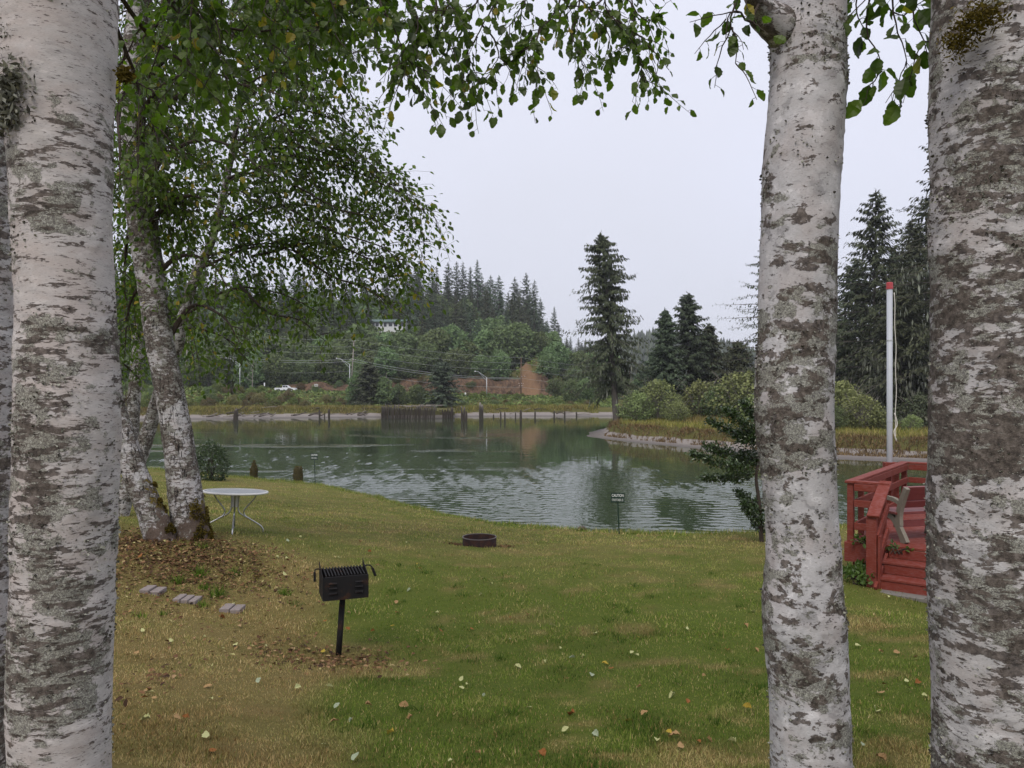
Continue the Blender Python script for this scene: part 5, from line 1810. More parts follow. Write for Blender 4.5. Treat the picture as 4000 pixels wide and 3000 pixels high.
def leafy(h, w, seed, n=2600, leaf=0.5, lobes=13, trunk=True, base=0.18, flat=0.7, lob=0.25, bare=0):
    """trunk with a few limbs and a crown of leaf clumps gathered into uneven lobes"""
    rg = np.random.default_rng(seed)
    tr = MB()
    top = np.array((rg.normal(0, 0.05 * w), rg.normal(0, 0.05 * w), h * 0.85))
    if trunk:
        tr.tube(spline([(0, 0, -0.3), (rg.normal(0, .04 * h), rg.normal(0, .04 * h), h * 0.4), top], 10), np.linspace(0.012 * h + 0.03, 0.02, 10), 6)
    O, Nn, T_, S_ = [], [], [], []
    for k in range(lobes):
        f = (k + 0.5) / lobes
        z = h * (base + (0.93 - base) * f)
        a = k * 2.4 + rg.uniform(-0.6, 0.6)
        env = math.sin(math.pi * min(1, 0.18 + 0.80 * f)) ** 0.7
        rad = w / 2 * env * rg.uniform(0.45, 0.85)
        c = np.array((math.cos(a) * rad, math.sin(a) * rad, z))
        lr = w * lob * rg.uniform(0.8, 1.2) * (0.6 + 0.5 * env)
        if trunk:
            tr.tube(spline([(0, 0, z * 0.6), (c + (0, 0, z * 0.8)) / 2, c], 6), np.linspace(0.006 * h, 0.015, 6), 4, False)
        m = n // lobes
        d = unit(rg.normal(0, 1, (m, 3)) + (0, 0, 0.25))
        rr = rg.uniform(0.35, 1.1, m) ** 0.6
        O.append(c + d * rr[:, None] * lr * np.array((1, 1, flat)))
        Nn.append(d)
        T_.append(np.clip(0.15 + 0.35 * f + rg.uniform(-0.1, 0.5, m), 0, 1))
        S_.append(leaf * rg.uniform(0.5, 1.3, m))
    for k in range(bare):
        a, f = rg.uniform(0, 6.28), rg.uniform(0.5, 1.12)
        e_ = np.array((math.cos(a) * w * rg.uniform(0.1, 0.55), math.sin(a) * w * rg.uniform(0.1, 0.55), h * f))
        tr.tube(spline([e_ * (0.2, 0.2, 0.3), e_ * (0.7, 0.7, 0.75) + (0, 0, 0.05 * h), e_], 6), np.linspace(0.03, 0.012, 6), 3, False)
    O, Nn, T_, S_ = [np.concatenate(q) for q in (O, Nn, T_, S_)]
    m = len(O)
    dirs = unit(Nn * rg.uniform(0.1, 0.9, (m, 1)) + rg.normal(0, 0.6, (m, 3)) + (0, 0, -0.15))
    V, Fs = scatter(KITE * np.array((1, 1.1, 1)), KITEF, O, dirs, Nn + rg.normal(0, 0.4, (m, 3)) + (0, 0, 0.3), S_)
    return tr, MB().add(V, Fs, np.repeat(T_, 4))


class Kind:
    def __init__(s, trunk, crown, tmat, cmat, h):
        s.t = mesh_np('trunk', np.concatenate(trunk.V), trunk.F, tmat) if trunk.n else None
        s.c = mesh_np('crown', np.concatenate(crown.V), crown.F, cmat, {'tint': np.concatenate(crown.A)})
        s.h = h

    def put(s, name, label, cat, loc, size, group=None, rz=None, cmat=None):
        t = thing(name, label, cat, (0, 0, 0), group)
        if s.t:
            link('trunk', s.t, t)
        c = link('crown', s.c, t)
        if cmat:
            c.material_slots[0].link = 'OBJECT'
            c.material_slots[0].material = cmat
        t.location = loc
        k = size / s.h
        t.scale = (k * random.uniform(0.92, 1.1), k * random.uniform(0.92, 1.1), k)
        t.rotation_euler = (0, 0, random.uniform(0, 6.28) if rz is None else rz)
        return t


cone = lambda w, p=0.85, b=0.08: (lambda t, a: w * (1 - t) ** p * ss(b - 0.02, b + 0.12, t) + 0.12)
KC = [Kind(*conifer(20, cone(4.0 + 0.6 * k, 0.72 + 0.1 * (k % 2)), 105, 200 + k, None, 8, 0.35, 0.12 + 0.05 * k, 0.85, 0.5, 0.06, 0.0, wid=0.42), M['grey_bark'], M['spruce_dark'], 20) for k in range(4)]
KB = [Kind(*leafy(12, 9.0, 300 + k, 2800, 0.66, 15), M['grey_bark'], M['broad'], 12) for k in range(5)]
KWIDE = [Kind(*conifer(9, cone(3.9, 0.62, 0.02), 120, 260 + k, None, 14, 0.3, 0.2, 0.75, 0.55, 0.02, 0.0, wid=0.42), M['grey_bark'], M['spruce_dark'], 9) for k in range(2)]
KS = [Kind(*leafy(3.0, 3.8, 400 + k, 1500, 0.24, 11, True, 0.05, 0.8), M['twig'], M['bramble'], 3) for k in range(4)]
KW = [Kind(*leafy(5.0, 6.6, 450 + k, 3000, 0.26, 38, True, 0.06, 0.8, 0.15, 40), M['deadwood'], M['olive'], 5) for k in range(3)]

# ---- spruces and bushes on the grassy point
SG = 'spruces on the grassy point'


def big_prof(t, a):
    # silhouette of the lone spruce, wider to the left low down
    wv = np.interp(t, [0.0, 0.22, 0.30, 0.42, 0.55, 0.62, 0.70, 0.80, 0.88, 0.95, 1.0], [3.0, 5.6, 7.0, 6.8, 5.4, 3.8, 4.8, 3.6, 3.2, 1.5, 0.3])
    return wv * (1.0 + 0.16 * (-math.cos(a)) * (t < 0.5)) * (0.40 + 0.95 * float(vnoise(a * 1.6, t * 11, 0, 77)))


b0 = P(2412, 1612, 105)
zb0 = float(z_spit(b0[0], b0[1]))
hh = CAMZ - (905 - HY) / F * 105 - zb0
lone = Kind(*conifer(hh, big_prof, 215, 501, None, 22, 0.30, 0.12, 0.80, 1.3, 0.17, 0.10, (-2.3, 0), 0.5, 0.36), M['grey_bark'], M['spruce'], hh)
t = lone.put('spruce_tree', 'tall ragged spruce standing alone at the tip of the grassy point', 'tree', (b0[0], b0[1], zb0 - 0.1), hh, SG, 0.0)


def lichen_strands(tree, n, h0, h1, rad, ln, seed, size=1.0):
    rg = np.random.default_rng(seed)
    zt_ = rg.uniform(h0, h1, n)
    a = rg.uniform(0, 6.28, n)
    r_ = rad * rg.uniform(0.35, 1.0, n)
    O = np.stack([np.cos(a) * r_, np.sin(a) * r_, zt_], 1)
    d = unit(np.c_[rg.normal(0, 0.12, (n, 2)), -np.ones(n)])
    V, Fs = scatter(KITE * np.array((1, 0.22, 1)), KITEF, O, d, unit(np.c_[rg.normal(0, 1, (n, 2)), np.zeros(n)]), ln * rg.uniform(0.4, 1.3, n))
    me = mesh_np('hanging_lichen', V, Fs, M['lichen'], {'tint': np.repeat(rg.uniform(0, 1, n), 4)})
    o = link('hanging_lichen', me)
    o.parent = tree
    tag(o, 'pale strands of lichen hanging from the boughs', kind='stuff')


for px, py, D, w_, lab, mt, spr in (
    (2688, 1140, 116, 4.6, 'dense dark spruce at the middle of the clump on the point', 'spruce_dark', 0.02),
    (2600, 1205, 113, 3.0, 'small pointed spruce left of the dense dark one', 'spruce_dark', 0.0),
    (2770, 1265, 119, 4.0, 'rounded loose spruce right of the dense dark one', 'spruce', 0.12),
    (2560, 1370, 122, 4.5, 'low bushy spruce filling the foot of the clump', 'spruce_dark', 0.0),
    (2880, 1330, 124, 4.6, 'low spruce behind the willow bushes on the point', 'spruce', 0.1),
    (2990, 960, 104, 6.6, 'open spruce with long upswept drooping boughs behind the slim trunk', 'spruce', 0.25),
    (3420, 738, 96, 7.2, 'tall tapering spruce behind the white pole', 'spruce', 0.02),
    (3560, 850, 101, 4.2, 'narrow spruce between the pole and the right trunk', 'spruce', 0.1),
    (3720, 480, 86, 8.0, 'lichen hung old spruce reaching out from behind the right trunk', 'spruce', 0.08),
    (3340, 1010, 112, 6.5, 'full dark spruce between the slim trunk and the tall tapering one', 'spruce_dark', 0.02),
    (3490, 980, 113, 7.0, 'dense spruce filling the gap behind the white pole', 'spruce_dark', 0.02),
    (3620, 760, 106, 7.5, 'tall spruce against the edge of the right trunk', 'spruce', 0.04),
    (3290, 1250, 108, 5.0, 'lower spruce behind the pale willow right of the slim trunk', 'spruce', 0.05),
    (3520, 1130, 88, 5.5, 'broad spruce draped with pale lichen low behind the pole', 'spruce', 0.05),
):
    x = PX(px, D)
    z = float(z_spit(x, D))
    h = CAMZ - (py - HY) / F * D - z
    op = px == 2990
    old = px in (3720, 3520)
    kd = Kind(*conifer(h, (lambda t, a, w_=w_: (w_ * 1.5 * (1 - t) ** (0.72 if not op else 0.55) * (0.7 + 0.6 * float(vnoise(a * 1.2, t * 10, 0, int(px))))) + 0.15), 190 if not op else 90, px, None, 17, 0.30 if not op else 0.10, 0.18 if not op else 0.05, 0.95 if not op else 0.5, 0.6 if not op else 1.3, 0.05, spr), M['grey_bark'], M[mt], h)
    t = kd.put('spruce_tree', lab, 'tree', (x, D, z - 0.1), h, SG, 0.0)
    if old:
        lichen_strands(t, 700, 1.0, h * 0.55, w_ * 0.8, 0.9, px)
    if px == 3420:
        lichen_strands(t, 160, 2.0, h * 0.4, w_ * 0.7, 0.7, px)
lichen_strands(bpy.data.objects['spruce_tree'], 120, 3, 11, 4.5, 0.9, 3)

WG = 'willow bushes on the grassy point'
for i, (px, py, D, lab) in enumerate((
    (2490, 1480, 101, 'pale grey green willow bush right of the lone spruce'), (2570, 1455, 103, 'tallest pale willow bush in front of the dark clump'),
    (2640, 1515, 98, 'yellow green willow bush in front of the dark clump'), (2740, 1450, 105, 'bleached willow bush with bare twigs below the dark clump'),
    (2820, 1440, 102, 'olive willow bush left of the slim trunk'), (2900, 1420, 99, 'yellowish willow bush touching the slim trunk'),
    (2960, 1470, 94, 'willow bush half behind the slim trunk'), (3290, 1440, 84, 'tall silvery willow right of the slim trunk'),
    (3370, 1480, 80, 'rounded silvery willow left of the pole'), (3250, 1560, 78, 'low willow bush beside the slim trunk'),
    (3450, 1560, 79, 'shaded willow bush behind the pole foot'), (3560, 1600, 77, 'lichen grey bush above the mud behind the deck'), (3600, 1480, 82, 'dark willow bush beside the right trunk'),
    (2440, 1575, 107, 'low bush at the foot of the lone spruce'),
)):
    x = PX(px, D)
    z = float(z_spit(x, D))
    h = max(1.2, CAMZ - (py - HY) / F * D - z) * (0.70, 0.86, 0.62, 0.80)[i % 4]
    KW[i % 3].put('willow_bush', lab, 'bush', (x, D, z - 0.1), h, WG, None, M['spruce'] if i == 12 else M['broad'] if i % 5 == 4 else None)

# ---- far bank bushes
MARKS = [(470, 'seen left of the mossy trunk'), (640, 'just right of the mossy trunk'), (740, 'behind the leaning grey pole'), (850, 'right of the leaning grey pole'), (937, 'behind the left street lamp'), (1030, 'behind the roadside marker'), (1117, 'above the white truck'), (1235, 'behind the board sign'), (1300, 'left of the pale pole'), (1370, 'behind the pale pole'), (1450, 'below the left end of the house'), (1540, 'below the right end of the house'),
         (1640, 'right of the house'), (1730, 'behind the bushy bulkhead spruce'), (1815, 'behind the small white sign'), (1901, 'behind the right street lamp'), (1970, 'left of the brown pole'), (2040, 'above the landslide scar'), (2120, 'right of the landslide scar'), (2200, 'far right of the scar'), (2290, 'left of the lone spruce'), (2380, 'behind the lone spruce')]


def mark(px):
    return min(MARKS, key=lambda m: abs(m[0] - px))[1]


BG = 'bushes along the far bank'
kinds = ('bramble', 'bramble', 'broad', 'rust')
nm = {'bramble': 'bright green bramble thicket', 'broad': 'dark leafy bush', 'rust': 'reddish brown dry bush'}
rg = np.random.default_rng(77)
for i in range(150):
    px = rg.uniform(455, 2330)
    off = rg.uniform(9, 34)
    D = 175.0
    for _ in range(6):
        x = PX(px, D)
        D = float(shore(x)) + off
    x = PX(px, D)
    if 1490 < px < 1790 and off < 13:
        continue
    z = float(z_far(x, D))
    k = kinds[rg.integers(0, 4)] if off > 12 else ('bramble', 'rust')[rg.integers(0, 2)]
    sz = rg.uniform(1.3, 2.6) if px < 1420 else rg.uniform(0.9, 1.7)
    if 1050 < px < 1400 and off > 22:
        sz *= 0.55
    side = ('near the mud ' if off < 16 else 'below the road ') + mark(px).replace('behind', 'below').replace('above', 'below').replace('below the left', 'far below the left').replace('below the right end', 'far below the right end')
    KS[i % 4].put('bush', nm[k] + ' ' + side, 'bush', (x, D, z - 0.15), sz, BG, None, M[k])

for i in range(34):
    px = rg.uniform(1540, 2010) if i < 26 else rg.uniform(1140, 1390)
    D = 215.0
    for _ in range(4):
        x = PX(px, D)
        D = float(y_road(x)) + (9.0, 11.5, 13.5, 16)[i % 4] + rg.uniform(-1, 1)
    x = PX(px, D)
    k = ('rust', 'bramble', 'broad')[i % 3]
    KS[i % 4].put('bush', nm[k] + ' on the brown cut ' + mark(px), 'bush', (x, D, float(z_far(x, D)) - 0.3), rg.uniform(0.9, 2.2), 'bushes on the brown cut', None, M[k])

# named trees of the far bank
for px, D, h, kind, mat, lab in (
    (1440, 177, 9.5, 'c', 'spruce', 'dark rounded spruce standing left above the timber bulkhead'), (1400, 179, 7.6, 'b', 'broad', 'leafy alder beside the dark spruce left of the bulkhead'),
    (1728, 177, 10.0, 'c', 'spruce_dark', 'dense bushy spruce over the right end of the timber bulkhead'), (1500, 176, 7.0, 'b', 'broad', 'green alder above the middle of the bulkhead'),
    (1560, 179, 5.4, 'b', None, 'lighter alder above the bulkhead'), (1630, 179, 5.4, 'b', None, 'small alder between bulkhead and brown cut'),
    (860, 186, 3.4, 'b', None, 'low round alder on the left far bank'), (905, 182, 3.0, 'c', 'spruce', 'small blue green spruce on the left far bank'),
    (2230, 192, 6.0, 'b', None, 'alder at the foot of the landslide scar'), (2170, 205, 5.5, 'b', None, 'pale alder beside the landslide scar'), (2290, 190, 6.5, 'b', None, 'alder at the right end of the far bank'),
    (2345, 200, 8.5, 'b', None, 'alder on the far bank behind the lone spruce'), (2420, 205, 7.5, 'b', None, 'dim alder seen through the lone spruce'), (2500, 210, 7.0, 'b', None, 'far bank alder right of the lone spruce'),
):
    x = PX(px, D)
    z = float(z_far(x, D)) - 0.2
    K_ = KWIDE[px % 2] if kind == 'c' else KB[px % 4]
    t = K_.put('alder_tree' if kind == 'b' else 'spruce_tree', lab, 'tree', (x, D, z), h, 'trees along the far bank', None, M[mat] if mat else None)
    if px in (1440, 1728):
        t.scale = (t.scale[0] * 1.55, t.scale[1] * 1.55, t.scale[2] * 1.08)

# ---- forest on the hill
hg = np.random.default_rng(88)
PTS = []
nC = nB = 0


def zone(px, y, x):
    tr = y - float(y_road(x))
    tier = 'low on the slope' if tr < 30 else 'on the lower hillside' if tr < 60 else 'high on the hillside' if tr < 105 else 'on the ridge line'
    return tier + ' ' + mark(px)


tries = 0
while tries < 9000 and (nC < 235 or nB < 235):
    tries += 1
    y = 206 + 175 * hg.uniform() ** 0.8
    px = hg.uniform(440, 2380)
    x = PX(px, y)
    tr = y - float(y_road(x))
    if tr < (14 if cut_h(x) > 1.5 else 9) or tr > 160:
        continue
    if abs(x - 4.6) < 4.4 and tr < 29:
        continue
    # clearing in front of the house
    if 1440 < px < 1600 and 38 < tr < 62:
        continue
    md = 5.2 if tr < 45 else 6.6
    if any((x - a) ** 2 + (y - b) ** 2 < md * md for a, b in PTS):
        continue
    z = float(z_far(x, y))
    n1 = float(fbm(x * 0.03, y * 0.03, 0, 3, 90))
    pc = 0.10 if tr < 40 else 0.60 if tr < 85 else 0.78
    pc += (n1 - 0.5) * 1.2
    if 1560 < px < 1830 and 40 < tr < 90:
        pc += 0.25
    con = hg.uniform() < pc
    if con and nC < 235:
        h = hg.uniform(16, 26) * (0.7 if tr < 40 else 1.0) * (0.65 if px > 2100 else 1)
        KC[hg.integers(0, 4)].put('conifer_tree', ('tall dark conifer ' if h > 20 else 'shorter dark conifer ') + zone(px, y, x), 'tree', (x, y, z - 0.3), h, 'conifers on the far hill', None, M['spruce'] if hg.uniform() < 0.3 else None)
        nC += 1
    elif not con and nB < 235:
        h = hg.uniform(10, 16.5) * (0.62 if tr < 24 else 1) * (0.8 if px > 2100 else 1)
        if 1420 < px < 1620 and tr < 45:
            h = min(h, max(4.0, CAMZ - (1292 - HY) / F * y - z))
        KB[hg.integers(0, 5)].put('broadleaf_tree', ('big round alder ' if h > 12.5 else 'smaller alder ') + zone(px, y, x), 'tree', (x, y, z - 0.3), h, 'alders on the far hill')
        nB += 1
    else:
        continue
    PTS.append((x, y))
print('hill', nC, nB)
for px, py, D in ((1425, 1286, 252), (1470, 1300, 252), (1512, 1297, 251), (1550, 1302, 253), (1590, 1294, 254), (1625, 1280, 256)):
    x = PX(px, D)
    z = float(z_far(x, D))
    KB[px % 5].put('broadleaf_tree', 'alder in front of the house wall ' + mark(px), 'tree', (x, D, z - 0.4), CAMZ - (py - HY) / F * D - z + 0.4, 'alders on the far hill')
# landmark trees against the sky
for px, py, D, lab in ((1865, 1018, 318, 'lone spruce topping the ridge right of the leafy crown'), (2010, 1085, 300, 'left of the twin tall spruces on the ridge shoulder'), (2055, 1068, 302, 'right of the twin tall spruces on the ridge shoulder'), (1950, 1078, 306, 'ragged spruce left of the twin tall ones'), (1785, 1022, 322, 'narrow spruce on the ridge, second from the lone one'), (1808, 1025, 322, 'narrow spruce on the ridge beside the lone one'), (1750, 1026, 325, 'narrow spruce on the ridge where the hill is highest'), (1640, 1000, 310, 'tall dark spruce at the edge of the near foliage'), (2110, 1165, 296, 'spruce below the twin tall ones on the falling ridge'), (2165, 1200, 296, 'small spruce far down the falling ridge')):
    x = PX(px, D)
    z = float(z_far(x, D)) - 0.5
    h = CAMZ - (py - HY) / F * D - z
    KC[px % 4].put('conifer_tree', lab, 'tree', (x, D, z), h, 'conifers on the far hill')

# dim wooded hill beyond the point
rgf = np.random.default_rng(5)
O = []
while len(O) < 1500:
    x, y = rgf.uniform(40, 360), rgf.uniform(780, 1050)
    O.append((x, y, float(z_far(x, y))))
O = np.array(O)
cn = np.array([(math.cos(a), math.sin(a), 0) for a in np.linspace(0, 6.28, 6)[:5]] + [(0, 0, 1)])
s_ = rgf.uniform(12, 20, len(O))
V = O[:, None] + cn[None] * np.stack([s_ * 0.28, s_ * 0.28, s_], 1)[:, None]
Fq = np.array([(i, (i + 1) % 5, 5) for i in range(5)])
Fq = (Fq[None] + 6 * np.arange(len(O))[:, None, None]).reshape(-1, 3)
tag(link('far_wood', mesh_np('far_wood', V.reshape(-1, 3), Fq, M['spruce_dark'], {'tint': np.repeat(rgf.uniform(0, 1, len(O)), 6)})), 'blue grey wooded hill far up the valley', kind='stuff')

# dead snags
for px, yb, yt, D, lab in ((985, 1530, 1405, 190, 'bleached leafless tree beside the left street lamp'), (1640, 1425, 1370, 232, 'thin white dead stem standing above the brown cut'), (1680, 1420, 1350, 232, 'forked white dead stem above the brown cut'), (1505, 1580, 1455, 176, 'bare grey dead sapling above the bulkhead')):
    x = PX(px, D)
    z0 = CAMZ - (yb - HY) / F * D
    z1 = CAMZ - (yt - HY) / F * D
    zz_ = float(z_far(x, D))
    t = thing('dead_tree', lab, 'tree', (x, D, min(z0, zz_)), 'bleached dead trees on the far bank')
    mb = MB().tube(spline([(x, D, min(z0, zz_)), (x + 0.1, D, (z0 + z1) / 2), (x + 0.3, D, z1)], 10), np.linspace(0.13, 0.04, 10), 5)
    mb.build('trunk', M['deadwood'], t)
    for k in range(9 if px == 985 else 4):
        zz2 = z0 + (z1 - z0) * random.uniform(0.3, 0.95)
        a = random.uniform(-1, 1)
        L = random.uniform(0.8, 2.4) * (1.6 if px == 985 else 0.7)
        MB().tube(spline([(x + 0.1, D, zz2), (x + a * L * 0.6, D + random.uniform(-1, 1), zz2 + L * 0.35), (x + a * L, D + random.uniform(-1, 1), zz2 + L * 0.9)], 7), np.linspace(0.06, 0.025, 7), 4).build('bough', M['deadwood'], t)

# ------------------------------------------------------------------ pilings, bulkhead, driftwood


def pile(px, ytop, ybot, wpx, lab=None, lean=0.0, grp='old pilings standing in the river'):
    D = CAMZ / (max(ybot, HY + 20) - HY) * F
    x = PX(px, D)
    zt_ = CAMZ - (ytop - HY) / F * D
    r_ = max(0.13, wpx / 2 / F * D)
    t = thing('piling', lab, 'piling', (x, D, 0), grp)
    n, m = 9, 9
    V, Fs = tube([(x + lean * k / m, D, z) for k, z in enumerate(np.linspace(-1.5, zt_, m))], r_ * np.r_[np.ones(m - 2), 0.95, 0.6], n)
    V = V + (fbm(V[:, 0] * 3, V[:, 1] * 3, V[:, 2], 3, 6)[:, None] - 0.5) * r_ * 0.6
    link('shaft', mesh_np('shaft', V, Fs, M['pile'], None, True), t)
    return t


for a in ((912, 1600, 1645, 12, 'left leaning piling of the crossed pair', 0.5), (924, 1595, 1645, 11, 'upright piling of the crossed pair'), (1248, 1600, 1632, 7, 'short dark piling on the left mud'), (1268, 1615, 1633, 5, 'small stub right of the short dark piling'),
          (1285, 1598, 1635, 9, 'taller piling on the left mud'), (1410, 1606, 1622, 8, 'stub at the mud left of the bulkhead'), (562, 1590, 1625, 8, 'piling seen left of the mossy trunk'), (1150, 1592, 1624, 7, 'piling on the mud below the white truck'),
          (1805, 1605, 1645, 9, 'first of the three close pilings right of the bulkhead'), (1814, 1590, 1648, 9, 'second of the three close pilings right of the bulkhead'), (1803, 1586, 1640, 6, 'thin post behind the three close pilings'), (1822, 1606, 1645, 8, 'third of the three close pilings'),
          (1876, 1572, 1642, 10, 'tallest pale topped piling'), (1884, 1580, 1640, 9, 'piling leaning on the tallest one'), (1928, 1618, 1630, 5, 'stub right of the tallest piling'), (1956, 1606, 1640, 6, 'fifth piling out from the tallest one'), (1972, 1608, 1642, 6, 'piling right next to the fifth one'),
          (2014, 1610, 1632, 5, 'thin piling near the foot of the brown pole'), (2034, 1602, 1643, 9, 'dark piling in line with the brown pole'), (2090, 1606, 1632, 6, 'piling below the landslide scar'), (2165, 1604, 1630, 6, 'piling right of the landslide scar'), (2206, 1606, 1630, 7, 'piling near the right end of the mud'), (2252, 1608, 1626, 6, 'last piling before the grassy point'),
          (1765, 1590, 1640, 8, 'piling at the right end of the bulkhead')):
    pile(*a)
bk = thing('bulkhead', 'long weathered wall of upright timbers at the far water line', 'bulkhead', (PX(1600, 155), 155, 0))
j = 0
for px in np.r_[np.arange(1492, 1703, 4.3), np.arange(1704, 1772, 3.6)]:
    rgt = px > 1702
    D = (154 if not rgt else 158) + rng.uniform(-0.3, 0.3)
    x = PX(px, D)
    yt = (1590 if not rgt else 1603) + rng.uniform(-11, 8) - (6 if px < 1540 else 0)
    zt_ = CAMZ - (yt - HY) / F * D
    ln = rng.normal(0.12, 0.12)
    wv = rng.uniform(0.14, 0.22)
    mb = MB().bar((x - ln, D, -1.2), (x + ln * 0.3, D, zt_), wv, wv * 0.9, 0.02, (0, 1, 0))
    mb.build('plank', M['pile'], bk)
for k in range(9):
    px = 1560 + k * 20 + rng.uniform(-6, 6)
    x = PX(px, 155)
    z = CAMZ - (1586 - HY) / F * 155 + rng.uniform(-0.1, 0.2)
    MB().bar((x - rng.uniform(0.4, 1.2), 155.0 + rng.uniform(0, 1), z), (x + rng.uniform(0.4, 1.2), 155.5, z + rng.uniform(-0.15, 0.15)), 0.2, 0.16, 0.03).build('cap_timber', M['deadwood'], bk)
# earth fill held by the bulkhead
V = [(PX(1488, 154.6), 154.6, -1), (PX(1776, 158.6), 158.6, -1), (PX(1776, 172), 172, -1), (PX(1488, 172), 172, -1)]
zt4 = [CAMZ - (1596 - HY) / F * 154, CAMZ - (1609 - HY) / F * 158, 1.8, 1.8]
Vt = [(a, b, z) for (a, b, _), z in zip(V, zt4)]
tag(link('bank_fill', mesh_np('bank_fill', V + Vt, np.array([(4, 5, 6, 7), (0, 1, 5, 4), (1, 2, 6, 5), (3, 0, 4, 7)]), M['far'], {'bare': [0] * 8, 'slip': [0] * 8})), kind='structure')

for k in range(52):
    px = rng.uniform(640, 1480) if k < 42 else rng.uniform(1900, 2300)
    D = 165.0
    off = rng.uniform(2.5, 6.5)
    for _ in range(5):
        x = PX(px, D)
        D = float(shore(x)) + off
    z = float(z_far(x, D))
    L = rng.uniform(0.8, 4.0)
    a = rng.uniform(-0.5, 0.5)
    pts = spline([(x - L / 2, D, z + 0.1), (x, D + a, z + 0.2 + rng.uniform(0, 0.3)), (x + L / 2, D + 2 * a, z + rng.uniform(0, 0.9))], 8)
    r_ = rng.uniform(0.08, 0.2)
    V, Fs = tube(pts, np.linspace(r_, r_ * 0.5, 8), 6)
    t = link('driftwood', mesh_np('driftwood', V, Fs, M['driftwood'] if k % 3 else M['deadwood'], None, True))
    tag(t, ((('long' if L > 2.4 else 'short') + ' dark branch on the far mud') if k % 3 else (('long' if L > 2.4 else 'short') + ' bleached log on the far mud')) + ' ' + mark(px).replace('behind', 'below').replace('above', 'below'), 'driftwood', 'driftwood on the far mud')

# ------------------------------------------------------------------ poles, lamps, cables, signs, truck, house


def power_pole(px, ytop, ybase, D, lean, mat, lab, arms, w0=0.15):
    x = PX(px, D)
    z1 = CAMZ - (ytop - HY) / F * D
    z0 = float(z_far(x, D)) - 0.3
    t = thing('power_pole', lab, 'utility pole', (x, D, z0 + 0.3), 'power poles along the far road')
    MB().tube([(x, D, z0), (x + lean, D, z1)], [w0 * 1.15, w0 * 0.8], 10).build('pole', M[mat], t, True)
    for f, L in arms:
        zc = z0 + (z1 - z0) * f
        xc = x + lean * f
        am = MB().bar((xc - L / 2, D - 0.18, zc), (xc + L / 2, D - 0.18, zc), 0.1, 0.12).build('cross_arm', M[mat], t)
        for q in (-0.45, 0.1, 0.45):
            MB().lathe([(0, 0), (0.05, 0), (0.06, 0.08), (0.03, 0.16), (0, 0.16)], 8, (xc + q * L, D - 0.18, zc + 0.06)).build('insulator', M['lamp_lens'], am)
    return lambda f: np.array((x + lean * f, D - 0.1, z0 + (z1 - z0) * f))


p1 = power_pole(722, 1280, 1490, 208, 0.9, 'pole_wood', 'leaning grey power pole beside the mossy trunk', [(0.93, 2.0)], 0.17)
p2 = power_pole(1370, 1325, 1500, 208, 0.9, 'pole_wood', 'pale power pole with a street lamp beside it', [(0.62, 1.6), (0.96, 0.9)], 0.15)
p3 = power_pole(2035, 1396, 1570, 202, 0.05, 'pole_brown', 'thin brown power pole in front of the landslide scar', [(0.53, 2.2), (0.36, 1.2), (0.30, 1.0)], 0.14)
p4 = power_pole(2460, 1440, 1580, 215, 0.0, 'pole_brown', 'far brown power pole behind the lone spruce', [(0.6, 1.6)], 0.14)


def street_lamp(px, ytop, D, arm, lab):
    x = PX(px, D)
    z1 = CAMZ - (ytop - HY) / F * D
    z0 = float(z_far(x, D)) - 0.2
    t = thing('street_lamp', lab, 'street lamp', (x, D, z0 + 0.2), 'street lamps along the far road')
    MB().tube([(x, D, z0), (x, D, z1 - 1.6)], [0.13, 0.085], 10).build('post', M['steel'], t, True)
    MB().tube(spline([(x, D, z1 - 1.7), (x - 0.5 * arm, D, z1 - 0.75), (x - 0.75 * arm, D, z1 - 0.25), (x - arm, D, z1 - 0.1)], 12), 0.05, 7).build('arm', M['steel'], t, True)
    MB().tube(spline([(x, D, z1 - 2.6), (x - 0.35 * arm, D, z1 - 1.5), (x - 0.72 * arm, D, z1 - 0.32)], 10), 0.042, 7).build('brace', M['steel'], t, True)
    MB().lathe([(0, -0.13), (0.16, -0.11), (0.2, 0.0), (0.14, 0.12), (0, 0.15)], 12, (x - arm - 0.2, D, z1 - 0.12)).build('lamp_head', M['lamp_lens'], t, True)


street_lamp(937, 1396, 200, 3.4, 'tall street lamp with its arm over the left far bank')
street_lamp(1366, 1398, 200, 3.2, 'street lamp standing against the pale power pole')
street_lamp(1901, 1449, 200, 2.8, 'street lamp in front of the brown cut bank')


def cable(a, b, sag, lab, r_=0.026):
    q = np.linspace(0, 1, 24)[:, None]
    pts = a * (1 - q) + b * q + np.array((0, 0, -1.0)) * sag * 4 * q * (1 - q)
    o = MB().tube(pts, r_, 4).build('power_cable', M['cable'], None)
    tag(o, lab, 'cable', 'overhead cables along the far road')


off0 = P(380, 1290, 208)
for i, (f1, f2, f3, sg) in enumerate(((0.98, 0.99, 0.995, 0.9), (0.90, 0.86, 0.86, 1.0), (0.80, 0.74, 0.70, 1.1), (0.62, 0.64, 0.50, 1.3), (0.60, 0.60, 0.48, 1.4), (0.40, 0.42, 0.28, 1.2))):
    nth = ('top', 'second', 'third', 'thick fourth', 'fifth', 'lowest')[i]
    cable(p1(f1), p2(f2), sg, f'{nth} overhead cable between the leaning grey and the pale pole', 0.045 if i in (3, 4) else 0.026)
    cable(p2(f2), p3(f3), sg, f'{nth} overhead cable between the pale and the brown pole', 0.045 if i in (3, 4) else 0.026)
    if i not in (4,):
        cable(p3(f3), p4(f3), sg * 0.6, f'{nth} overhead cable running right from the brown pole')
    if i < 3:
        cable(p1(f1), off0 + (0, 0, -1.2 * i), sg * 0.5, f'{nth} overhead cable running left from the leaning grey pole')
